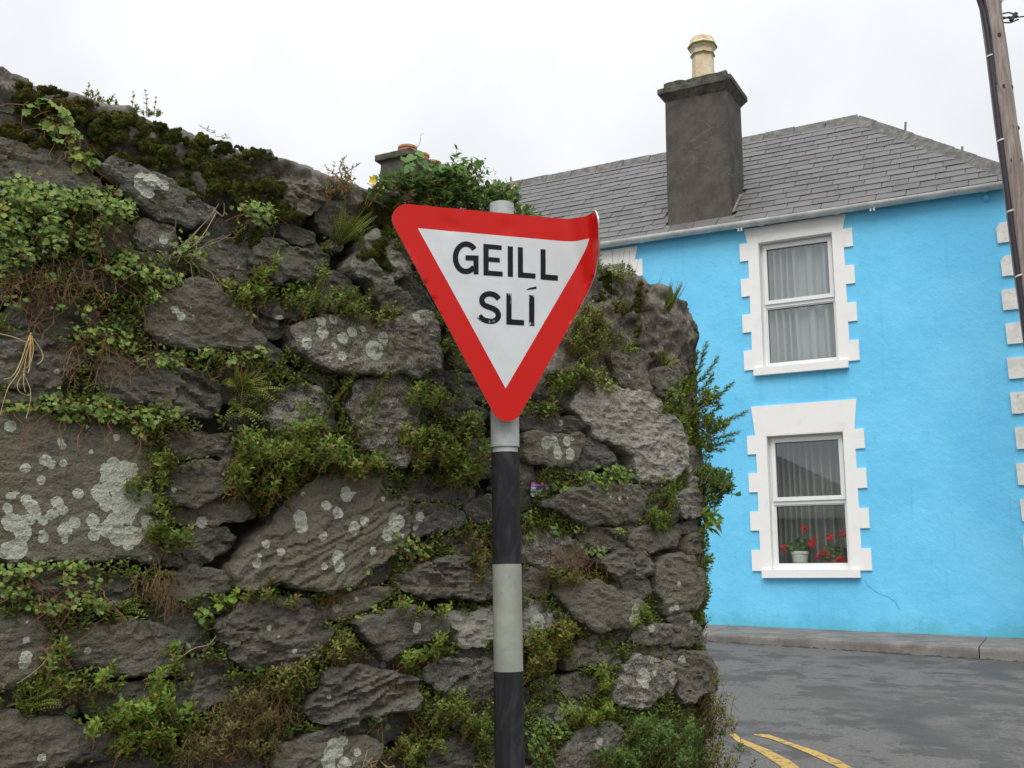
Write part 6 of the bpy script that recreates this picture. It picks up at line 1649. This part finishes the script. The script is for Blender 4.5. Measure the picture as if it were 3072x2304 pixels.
long_stems(e, [('G',1740,800,1815,560),('G',1745,830,1885,655),('G',1740,1010,1990,815),('G',1760,1120,2080,1005),('G',1770,1190,2030,1140),('G',1780,1240,1930,1250),('G',1740,900,1860,760),('G',1760,1060,1920,960),('G',1780,1160,1960,1080),('G',1750,960,1900,880),('G',1780,1230,1990,1190),('G',1760,1270,1850,1300),('G',1700,780,1760,620),('G',1720,1000,1840,900)], 61, leaf=(.014, .024), tpl=LANCE, step=.0042, whorl=3, pe=.14, h1=.03, r=.0022, arch=-.03)
shrub('dark dense bush sticking out low on the wall end', [('G',1880,1450,110,80),('G',1820,1400,70,70),('G',1850,1560,65,40),('G',1940,1470,60,50),('G',1780,1480,40,60)], 62, dens_=3600, pal='dark', extra='shrub', pe=.4, thick=.10, leaf=(.011, .018), side=.9)
shrub('big strap leaves hanging at the wall end under the dark bush', [('Q2',1800,980,70,80),('Q2',1840,1060,50,40)], 63, dens_=700, pal='bright', leaf=(.035, .06), length=(.03, .06), nl=6, tpl=LANCE, name='strap_leaved_plant', side=1.1, up=.2)
shrub('narrow leafy fringe running down the wall end to the pavement', [('Q2',1750,1250,50,110),('Q2',1780,1400,60,90),('Q2',1760,1560,65,75),('Q3',1750,150,85,110),('Q3',1720,350,65,85),('Q2',1730,1130,50,60)], 64, dens_=3200, pal='shrub', extra='fern', pe=.3, thick=.06)
shrub('light green clump below the rough mortared block near the wall end', [('Q2',1400,1000,100,120),('Q2',1340,960,60,50),('Q2',1500,850,50,80),('Q2',1440,780,70,50),('Q2',1520,700,50,35)], 65, dens_=2100, pal='shrub', extra='bright', pe=.4)
shrub('small bush in the pocket beside the flat brown boulder', [('Q3',1230,300,75,75),('Q3',1180,380,40,50)], 66, dens_=2500, pal='bright', extra='red', pe=.12)
shrub('big bush at the foot of the wall end beside the yellow lines', [('Q3',1400,1400,330,170),('Q3',1100,1560,280,110),('Q3',1600,1560,280,110),('Q3',1250,1260,150,80),('Q3',1680,1330,120,110)], 67, dens_=2900, pal='dark', extra='bright', pe=.35, leaf=(.013, .021), thick=.20, length=(.04, .1), cat='bush', name='foot_bush')
shrub('wispy brown stemmed bush spilling from the wall foot onto the road', [('Q3',1750,1230,160,120),('Q3',1900,1080,110,75),('Q3',1850,850,70,90),('Q3',1860,1450,130,90),('Q3',1800,1000,70,80),('Q3',1950,1560,120,90),('Q3',2000,1250,80,50)], 68, dens_=1500, pal='yellow', extra='withered', pe=.35, leaf=(.010, .017), length=(.05, .12), thick=.10, cat='bush', name='foot_bush', stempal='brownstem')
shrub('orange and green leafy tangle between the post and the lower right stones', [('Q3',560,500,80,100),('Q3',400,660,110,90),('Q3',330,740,85,65),('Q3',280,560,60,50)], 69, dens_=2100, pal='yellow', extra='red', pe=.3)
shrub('green plant left of the large pale stone near the wall end foot', [('Q3',920,900,60,90),('Q3',880,790,50,40)], 70, dens_=2300, pal='bright')
shrub('red and green sprigs at the lower edge of the diagonal lichened boulder', [('C',1780,440,50,40),('C',1650,490,50,50),('C',1740,510,60,40),('C',1890,550,70,32),('C',2100,510,70,55)], 71, dens_=2100, pal='shrub', extra='red', pe=.3)
shrub('rust tinted plant in the shadowed joint left of the black post band', [('D',1400,300,60,90),('D',1390,420,50,60),('D',1370,160,60,50)], 72, dens_=1700, pal='red', extra='shrub', pe=.5)
shrub('small leafy tuft under the layered dark stone left of the pale band', [('D',880,580,75,32),('D',1010,610,50,32),('D',1150,610,60,32)], 73, dens_=2000, pal='bright', extra='red', pe=.2)

# plants along the top
e = shrub('leafy bush with yellow buds growing over the wall top behind the sign', [('H',600,620,180,130),('H',900,640,240,160),('H',1200,600,260,170),('H',1300,760,320,140),('H',1500,860,230,110),('H',1850,800,120,90),('H',1700,720,130,70),('H',1000,810,280,120),('H',300,660,160,90),('H',2000,1030,130,60)], 80, dens_=2600, pal='glossy', extra='shrub', pe=.4, leaf=(.018, .032), length=(.05, .09), thick=.10, nl=8, cat='bush', name='flowering_bush', spread=1.1)
long_stems(e, [('H',1500,850,2020,720),('H',1600,900,1960,690),('H',1650,950,2150,1080),('H',1400,700,1640,540),('H',1450,650,1530,400),('H',1900,1000,2100,960)], 81, leaf=(.014, .024), pal='glossy', pe=.1, step=.02)
t = NT('yellow_petal'); yelp = t.done(t.mix(t.noise(80, 2), (0.75, 0.48, 0.02), (0.85, 0.62, 0.03)), 0.5)
F = Leaves()
c0, N0, T0 = place(*src('H', 150, 660), .12); a = np.arange(5)*2*math.pi/5
F.add(ROUND, c0.repeat(5, 0), T0*np.cos(a)[:, None]+UP*np.sin(a)[:, None]+N0*.25, N0.repeat(5, 0), np.full(5, .017), np.ones((5, 3))); F.build('flower', yelp, e)
F = Leaves()
for (x, y) in ((1380,615), (1860,770), (1890,740), (1650,600), (1255,735), (1980,1010), (1325,470), (280,770)):
    p, N_, T_ = place(*src('H', x, y), .13); F.add(OVAL, p, UP[None]+T_*.4, N_, [.011], np.ones((1, 3))); F.add(OVAL, p, UP[None]+T_*.4, T_, [.011], np.ones((1, 3)))
F.build('buds', yelp, e)
e = toadflax('bindweed with broad heart shaped leaves twining over the top bush', [('H',900,560,150,80),('H',1050,520,120,80),('H',1200,520,120,90),('H',1130,650,110,80),('H',640,480,80,110),('H',560,420,60,60),('H',700,370,60,50),('H',790,430,60,50),('H',1430,470,80,50),('H',1300,420,80,40)], 82, dens_=2600, size=(.026, .042), tpl=HEART, pal='glossy', extra='bright', pe=.25, thick=.10, stems=20, flowers=0, name='bindweed', stempal='brownstem')
S = Stems(); pts = np.stack([place(*src('H', x, y), .1)[0][0] for x, y in ((660,330),(690,270),(725,220),(745,160),(740,120),(755,90),(790,85))]); S.addp(pts[None], .0012, .0006, np.array([[.25, .22, .2]])); S.build('tendril', stemm, e)
shrub('reddish rosette plant just above the left corner of the sign', [('H',640,850,110,70),('H',760,790,60,60),('H',820,890,90,50)], 83, dens_=1900, pal='red', extra='bright', pe=.4, leaf=(.014, .022))
e = shrub('tall fine plant with reddish tips on the wall top left of the yellow flower', [('R2',960,330,60,60),('R2',900,420,90,60),('R2',1010,400,70,60),('R2',840,400,50,50)], 84, dens_=1900, pal='red', extra='shrub', pe=.45, leaf=(.008, .014))
long_stems(e, [('R2',950,400,975,200),('R2',1020,400,1050,245),('R2',900,450,850,300),('R2',1000,420,960,260)], 85, leaf=(.007, .011), pal='red', step=.008)
tops = [('A',575,200,572,110), ('A',640,240,632,160), ('A',715,255,730,180), ('A',860,290,855,165), ('A',945,320,945,160), ('A',1000,320,1008,205)]
words = ['leftmost', 'second', 'third', 'fourth', 'tallest forked', 'rightmost']
for k, rw in enumerate(tops):
    e = empty('skyline_sprig', place(*src(rw[0], rw[1], rw[2]), -.05)[0][0], '%s of six small leafy sprigs standing against the sky on the mossy wall top' % words[k], 'plant', 'sprigs on the skyline of the wall')
    o = REG[rw[0]]
    rowsk = [rw, (rw[0], rw[1]+8, rw[2], rw[1]+20, rw[2]-38), (rw[0], rw[1]-8, rw[2], rw[1]-22, rw[2]-30), (rw[0], rw[1]+20, rw[2]+10, rw[1]+40, rw[2]-20)]
    long_stems(e, rowsk, 90+k, leaf=(.008, .013), pal='bright', extra='red', pe=.3, step=.011, h0=-.05, h1=-.05, wob=.004, whorl=3)
for k, (x, y, lab) in enumerate(((1335,415,'left of two thin dark seedlings on the wall skyline'), (1455,470,'right of two thin dark seedlings on the wall skyline'))):
    e = empty('seedling', place(*src('A', x, y), -.04)[0][0], lab, 'plant', 'seedlings on the skyline of the wall')
    long_stems(e, [('A',x,y,x+22,y-32),('A',x,y,x-25,y-30),('A',x,y,x+35,y-4),('A',x,y,x+5,y-20)], 110+k, leaf=(.006, .010), pal='withered', extra='dark', pe=.4, step=.02, h0=-.04, h1=-.04, whorl=1, r=.001, tpl=LANCE)

# ferns
e = fern('tall tufted fern on the ledge left of the sign, below the reddish tips', 'R2', 900, 960, 120, n=34, ln=(.09, .165), fan=(35, 150), droop=.25, pin=.0068)
fern('bright fern mass right of the dark layered slab', 'B', 1560, 450, 121, n=36, ln=(.07, .13), fan=(10, 170), pin=.0068)
fern('hanging part of the bright fern mass, lower tuft', 'B', 1560, 560, 122, n=22, ln=(.05, .09), fan=(-40, 200), pin=.0068)
fern('fern rosette at the bottom left beside the large flat dark stone', 'C', 215, 1260, 123, n=26, ln=(.07, .115), fan=(20, 165), droop=.5, pin=.0068)
fern('tiny yellowish fern on the slab below the big lichened block', 'C', 800, 660, 124, n=14, ln=(.04, .07), fan=(20, 130), pin=.0068)
fern('fern among creeper at the top right of the big lichened block', 'B', 1030, 620, 125, n=18, ln=(.05, .09), fan=(10, 170))
fern('stiff dark fern sprouting high on the rounded wall end', 'Q1', 1420, 690, 126, n=24, ln=(.09, .15), fan=(65, 120), droop=.1, pal='shrub', pin=.0068)
fern('small fern in the cracked mortar below the stiff dark fern', 'Q1', 1400, 1150, 127, n=16, ln=(.06, .11), fan=(30, 150), droop=.4)
fern('fern beside the mortared block right of the sign', 'Q1', 1060, 1040, 128, n=20, ln=(.05, .09), fan=(20, 160), droop=.4)
fern('yellow fern on the ledge near the wall end', 'Q2', 1330, 720, 129, n=14, ln=(.05, .08), fan=(30, 110), pal='yellow')
fern('fern fronds inside the ferny bush beside the sign', 'G', 1100, 500, 130, n=22, ln=(.06, .11), fan=(30, 150), droop=.3)
fern('fern on the left side of the leafy tuft by the sign edge', 'G', 860, 860, 131, n=16, ln=(.05, .09), fan=(30, 150), droop=.5)

# bare and withered stems
def bare(label, rows, seed, pal, r=.0017, wob=.02, name='dry_stems', h=(.06, .10), sag=-.03):
    rng = np.random.default_rng(seed); S = Stems()
    e = empty(name, place(*src(rows[0][0], rows[0][1], rows[0][2]))[0][0], label, 'dry stems', 'dry stems on the wall')
    for (g, x0, y0, x1, y1) in rows:
        a = place(*src(g, x0, y0), h[0])[0][0]; b, N, T = place(*src(g, x1, y1), h[1]); b = b[0]; f = np.linspace(0, 1, 10)[:, None]
        w = a + (b-a)*f + T*wob*rng.normal()*np.sin(f*3.14) + UP*wob*.7*rng.normal()*np.sin(f*6.28+rng.random()*3) + UP*sag*f*(1-f)
        S.addp(w[None], r*rng.uniform(.7, 1.1), r*.45, pick(rng, pal, 1))
    S.build('stems', stemm, e)
bare('straw coloured dead roots hanging over the left edge slab', [('B',200,80,20,380),('B',205,90,150,300),('B',210,95,165,460),('B',205,90,0,610),('B',195,90,180,330),('B',150,290,170,600),('B',210,80,190,240),('B',0,80,200,90),('B',215,100,240,270),('B',160,330,200,480)], 1, 'straw', r=.0016)
bare('bare grey twigs fanning out above the brownish stone', [('A',1120,1220,1420,880),('A',1150,1230,1400,950),('A',1100,1080,1140,990),('A',1120,1180,1330,1010),('A',1200,1260,1520,1090),('A',1180,1200,1500,1080),('A',1150,1250,1350,1060),('A',1380,950,1450,900),('A',1130,1240,1260,1100)], 2, 'greystem', r=.0018, wob=.012)
rng = np.random.default_rng(3)
def tangle(r, cx, cy, rx, ry, n, ln=120):
    out = []
    for k in range(n):
        a = rng.random()*6.28; q = math.sqrt(rng.random()); x, y = cx+rx*q*math.cos(a), cy+ry*q*math.sin(a); b = rng.normal()*1.2
        out.append((r, x, y, x+ln*rng.uniform(.4, 1)*math.cos(b)*rng.choice([-1, 1]), y+ln*rng.uniform(-.3, .9)))
    return out
bare('matted brown stems under the big creeper mass at the left', tangle('A', 380, 1370, 330, 90, 70, 150)+tangle('A', 200, 1450, 200, 120, 40, 150), 4, 'brownstem', r=.0012)
bare('loose brown runners trailing over the dark slabs', tangle('B', 750, 200, 200, 180, 34, 170)+tangle('B', 480, 200, 120, 120, 16, 150), 5, 'brownstem', r=.0011)
bare('brown root tangle right of the thin dark slab under the lichened block', tangle('C', 1000, 440, 130, 90, 45, 110)+tangle('C', 1090, 560, 60, 60, 34, 90), 6, 'brownstem', r=.0012)
bare('withered brown stems in the mat at the lower middle left', tangle('C', 1600, 1300, 260, 170, 150, 110)+tangle('C', 1400, 1500, 250, 90, 70, 110), 7, 'brownstem', r=.001)
bare('dry stems beside the pale lichened stone left of the pale post band', tangle('D', 900, 1080, 50, 80, 26, 110), 8, 'brownstem', r=.0012)
bare('rusty stems crossing the boulder right of the pale post band', tangle('D', 1950, 330, 130, 110, 60, 110), 9, 'redstem', r=.0011)
bare('pale dead stalks at the very bottom left of the post', tangle('D', 680, 1620, 80, 40, 16, 110), 10, 'straw', r=.0016)
bare('thin brown stems at the lower right wall foot', tangle('Q3', 1800, 1150, 220, 300, 110, 150), 11, 'brownstem', r=.0012, h=(.05, .12))
bare('fine dry grass stalks rising from the rounded wall end', [('Q1',1500,490,1620,375),('Q1',1500,490,1560,370),('Q1',1380,440,1420,325),('Q1',1370,440,1390,350),('Q1',980,300,940,0),('Q1',1050,310,1090,70),('Q1',1100,320,1120,150),('Q1',1000,310,1040,170),('Q1',1160,350,1200,200)], 12, 'brownstem', r=.0011, wob=.004, sag=0)
bare('two dead sticks lying in the joint left of the lowest boulder stones', [('C',1140,950,1400,790),('C',110,1110,320,930),('C',300,1225,400,1235),('C',1140,1370,1190,1290)], 13, 'greystem', r=.0022, wob=.004)

# moss cushions over the coping, and small sprigs through all joints
t = NT('moss')
n_ = t.noise(30, 5, 0.65)
c = t.mix(t.ramp(n_, 0.36, 0.64), (0.030, 0.038, 0.007), (0.090, 0.098, 0.014))
c = t.mix(t.ramp(t.noise(9, 3), 0.5, 0.66, 0, 0.7), c, (0.105, 0.088, 0.018))
mossm = t.done(c, 0.95, t.bump(t.noise(260, 3, 0.7), 1.0, 0.006), spec=0.1)
rng = np.random.default_rng(200)
MOSS = [('A',200,190,80,60),('A',200,290,80,60),('A',320,160,130,40),('A',330,260,120,60),('A',480,250,90,60),('A',60,420,70,45),('A',150,450,70,45),('A',260,470,90,40),('A',200,540,60,32),('A',390,500,100,60),('A',520,330,90,60),('A',640,380,80,70),('A',700,470,90,60),('A',620,560,70,50),('A',760,600,60,50),('A',860,640,80,55),('A',820,470,80,60),('A',900,400,80,50),('A',800,350,100,45),('A',960,510,60,50),('A',970,640,60,50),('A',1020,420,60,60),('A',1110,450,60,50),('A',1110,570,80,50),('A',1200,600,90,45),('A',1290,570,90,60),('A',1300,490,110,45),('A',1180,730,80,50),('A',1330,670,110,60),('A',1240,860,80,70),('A',1420,770,90,60),('A',1480,630,90,50),('A',1560,700,90,60),('A',1560,810,90,50),('A',1450,520,120,40),('A',1600,560,110,40),('A',1700,830,90,60),('A',1780,910,70,50),('A',1870,960,60,40),('A',1780,800,60,40),('A',1620,1100,90,70),('A',1700,760,60,40),('A',1100,300,60,20),('A',600,230,60,22),
        ('R2',1180,640,60,50),('R2',1260,720,90,50),('R2',1160,780,90,60),('R2',1350,820,90,50),('R2',1250,1050,60,70),('R2',1310,1160,45,55),('R2',1130,1050,35,40),('R2',1260,950,60,40),('R2',1050,840,60,50),('R2',1380,620,50,40),
        ('Q1',930,350,50,40),('Q1',900,420,35,50),('Q1',950,520,60,50),('Q1',970,640,50,50),('Q1',1010,420,25,60),('Q1',1190,500,36,36),('Q1',1190,600,36,45),('Q1',1090,690,45,45),('Q1',1170,700,35,45),('Q1',1150,770,30,30),('Q1',1220,820,50,26),('Q1',1180,890,18,40),('Q1',1180,970,20,40),('Q1',1600,830,22,55),('Q1',1220,440,32,12),('Q1',870,560,40,26),('Q1',1690,850,16,60),('Q1',1310,1040,26,16)]
PX, q = sample(rng, MOSS, 34000, .35)
cl = fbm(PX[:, 0]*.028, PX[:, 1]*.034, seed=3, octv=3)
s_, z_ = pix2wall(PX[:, 0], PX[:, 1]); keep = (cl > -.48) & (z_ < ztop(s_)-.006); PX, q, cl = PX[keep], q[keep], cl[keep]; n = len(PX)
cl = np.clip(cl+.48, 0, 1)
P, N, T = place(PX[:, 0], PX[:, 1], .034 + .020*cl*(.4+.6*q))
# a low dome
th = np.linspace(0, 2*math.pi, 9)[:-1]; dv = [(0, 0, 1)] + [(math.cos(a)*r_, math.sin(a)*r_, z_) for r_, z_ in ((.55, .82), (.92, .4), (1.0, -.2)) for a in th]
df = [(0, 1+k, 1+(k+1) % 8) for k in range(8)] + [f for b in (1, 9) for k in range(8) for f in ((b+k, b+8+k, b+8+(k+1) % 8), (b+k, b+8+(k+1) % 8, b+(k+1) % 8))]
dv, df = np.array(dv), np.array(df)
sz = rng.uniform(.004, .0075, n)*(.75+.5*cl)
Vd = P[:, None] + sz[:, None, None]*(dv[None, :, 0, None]*T[:, None]*1.15 + dv[None, :, 1, None]*UP + dv[None, :, 2, None]*unit(N+UP*.35)[:, None]*.9)
Vd = Vd.reshape(-1, 3); Vd = Vd + .0022*np.stack([fbm(Vd[:, 0]*160, Vd[:, 1]*160, Vd[:, 2]*160, seed=s_, octv=2) for s_ in (1, 2, 3)], 1)
Fd = (df[None]+(np.arange(n)*len(dv))[:, None, None]).reshape(-1, 3)
mo = obj('moss', Vd, Fd, mossm, None, tuple(wpt(0.8, 0.8)), smooth=True)
tag(mo, 'dark olive moss cushions covering the top of the stone wall', 'moss', kind='stuff')
# fuzz of tiny shoots on the cushions
m = 90000; ix = rng.integers(0, n, m); dd = unit(rng.normal(size=(m, 3))+N[ix]*1.2+UP*.8)
Pf = P[ix] + dd*(sz[ix]*.9)[:, None]
L = Leaves(); mc = np.array([(.06, .07, .012), (.035, .045, .008), (.10, .10, .018), (.09, .06, .015)])[rng.integers(0, 4, m)]
L.add((np.array([(0, .16, 0), (0, -.16, 0), (1, 0, .1)]), np.array([(0, 1, 2)])), Pf, unit(dd+rng.normal(size=(m, 3))*.4), np.cross(dd, rng.normal(size=(m, 3))), rng.uniform(.003, .006, m), mc)
fz = L.build('moss_shoots', leafm, None, tuple(wpt(0.8, 0.8))); tag(fz, 'short fuzzy moss shoots over the cushions on the wall top', 'moss', kind='stuff')
L, S = Leaves(), Stems(); rng = np.random.default_rng(300)
G2 = G[(D > .004) & (D < .05)]; G2 = G2[rng.permutation(len(G2))[:7000]]
xx, yy = proj(wpt(G2[:, 0], G2[:, 1], .02)); PX = np.stack([xx, yy], 1); k = fbm(PX[:, 0]*.006, PX[:, 1]*.006, seed=9) > -.32; PX = PX[k]
sprigs_into(L, S, rng, PX, np.full(len(PX), .3), (.010, .018), (.02, .055), 'shrub', 'withered', .22, .05, nl=8, base_h=.05)
ss2 = rng.uniform(-1.5, S_MAX, 1500); zz2 = rng.uniform(-1.4, 1.2, 1500); kk = (fbm(ss2*6, zz2*7, seed=44) > .12) & (zz2 < ztop(ss2))
W3 = wpt(ss2, zz2); xx, yy = proj(W3); kk &= (W3 @ CF > .5) & ((xx < -20) | (yy > 2330))
sprigs_into(L, S, rng, np.stack([xx, yy], 1)[kk], np.full(kk.sum(), .3), (.012, .02), (.03, .07), 'shrub', 'bright', .3, .05, nl=8, base_h=.05)
V_, F_, C_ = L.merged(); V2_, F2_, C2_ = S.merged()
js = obj('joint_greenery', np.concatenate([V_, V2_]), np.concatenate([F_, F2_+len(V_)]), leafm, None, tuple(wpt(1.0, 0.2)), colors=np.concatenate([C_, C2_]))
tag(js, 'tiny weeds and withered shoots scattered through the wall joints', 'weeds', kind='stuff')

# ------------------------------------------------------------------ litter and a snail
def crumple(name, r, pts_px, h, cols, label, seed, depth=.03):
    rng = np.random.default_rng(seed); n = 16
    c = [place(*src(r, x, y), h)[0][0] for x, y in pts_px]   # four corners: tl, tr, br, bl
    g = np.linspace(0, 1, n); V = []
    nrm = -unit(c[0])
    for b in g:
        for a in g:
            p = (c[0]*(1-a)+c[1]*a)*(1-b) + (c[3]*(1-a)+c[2]*a)*b
            V.append(p + nrm*(depth*.5*float(fbm(a*5, b*4, seed=seed, octv=3)) - depth*.8*(b-.3)**2))
    V = np.array(V); V2 = V - nrm*depth
    F = [(j*n+i, j*n+i+1, (j+1)*n+i+1, (j+1)*n+i) for j in range(n-1) for i in range(n-1)]
    rim = [j for j in range(n)] + [n*(j+1)-1 for j in range(1, n)] + [n*n-1-j for j in range(1, n)] + [n*(n-1-j) for j in range(1, n-1)]
    F2 = [tuple(i+n*n for i in f[::-1]) for f in F] + [(rim[k], rim[(k+1) % len(rim)], rim[(k+1) % len(rim)]+n*n, rim[k]+n*n) for k in range(len(rim))]
    t = NT(name+'_foil')
    uvw = t.attr('band'); cc = cols[0]
    prev = cols[0]
    for lim, cl in cols[1:]:
        prev = t.mix(t.ramp(t.math('ADD', uvw, t.math('MULTIPLY', t.math('SUBTRACT', t.noise(70, 2), .5), .5)), lim-.03, lim+.03), prev, cl)
    m_ = t.done(prev, .3, spec=.6)
    band = np.repeat(g, n); o = obj(name, np.concatenate([V, V2]), F+F2, m_, None, tuple(V.mean(0)), attrs={'band': np.concatenate([band, band])}, smooth=True)
    return tag(o, label, 'litter')
crumple('crumpled_packet', 'Q2', [(270,705),(432,705),(405,838),(262,838)], .05, [(.42,.06,.12), (.18,(.20,.10,.42)), (.38,(.62,.58,.70)), (.58,(.06,.30,.40)), (.74,(.68,.70,.70)), (.9,(.03,.05,.08))], 'crumpled purple and teal sweet packet stuffed in the hole right of the post', 5)
crumple('crumpled_wrapper', 'C', [(1505,480),(1575,478),(1628,548),(1545,560)], .03, [(.45,.50,.50), (.35,(.02,.22,.16)), (.62,(.55,.60,.60)), (.85,(.6,.6,.62))], 'small green and silver wrapper caught beside broad leaves at lower left', 8, depth=.018)
sp, sN, sT = place(*src('R8', 298, 632), .05); sp, sN, sT = sp[0], sN[0], sT[0]
t = NT('snail_shell'); sb = t.attr('band'); snm = t.done(t.mix(t.ramp(t.math('SINE', t.math('MULTIPLY', sb, 40.0)), .2, .6), (.42, .24, .035), (.12, .06, .015)), .35)
V = []; F = []; bands = []; rgs = 60; sd_ = 10
for i in range(rgs):
    a = i/rgs*5.2*math.pi/1.6; R_ = .0075*math.exp(-.16*a); r_ = R_*.62
    cc = sp + sT*R_*math.cos(a) + UP*R_*1.1*math.sin(a) + sN*(.003+.0045*a/6)
    rd = unit(sT*math.cos(a)+UP*math.sin(a))
    for k in range(sd_):
        q_ = 2*math.pi*k/sd_; V.append(cc + r_*(rd*math.cos(q_)+sN*math.sin(q_))); bands.append(k/sd_)
F = [(i*sd_+k, i*sd_+(k+1) % sd_, (i+1)*sd_+(k+1) % sd_, (i+1)*sd_+k) for i in range(rgs-1) for k in range(sd_)]
tag(obj('snail', V, F, snm, None, tuple(sp), attrs={'band': bands}, smooth=True), 'small yellow brown snail clinging to the long grey stone', 'snail')
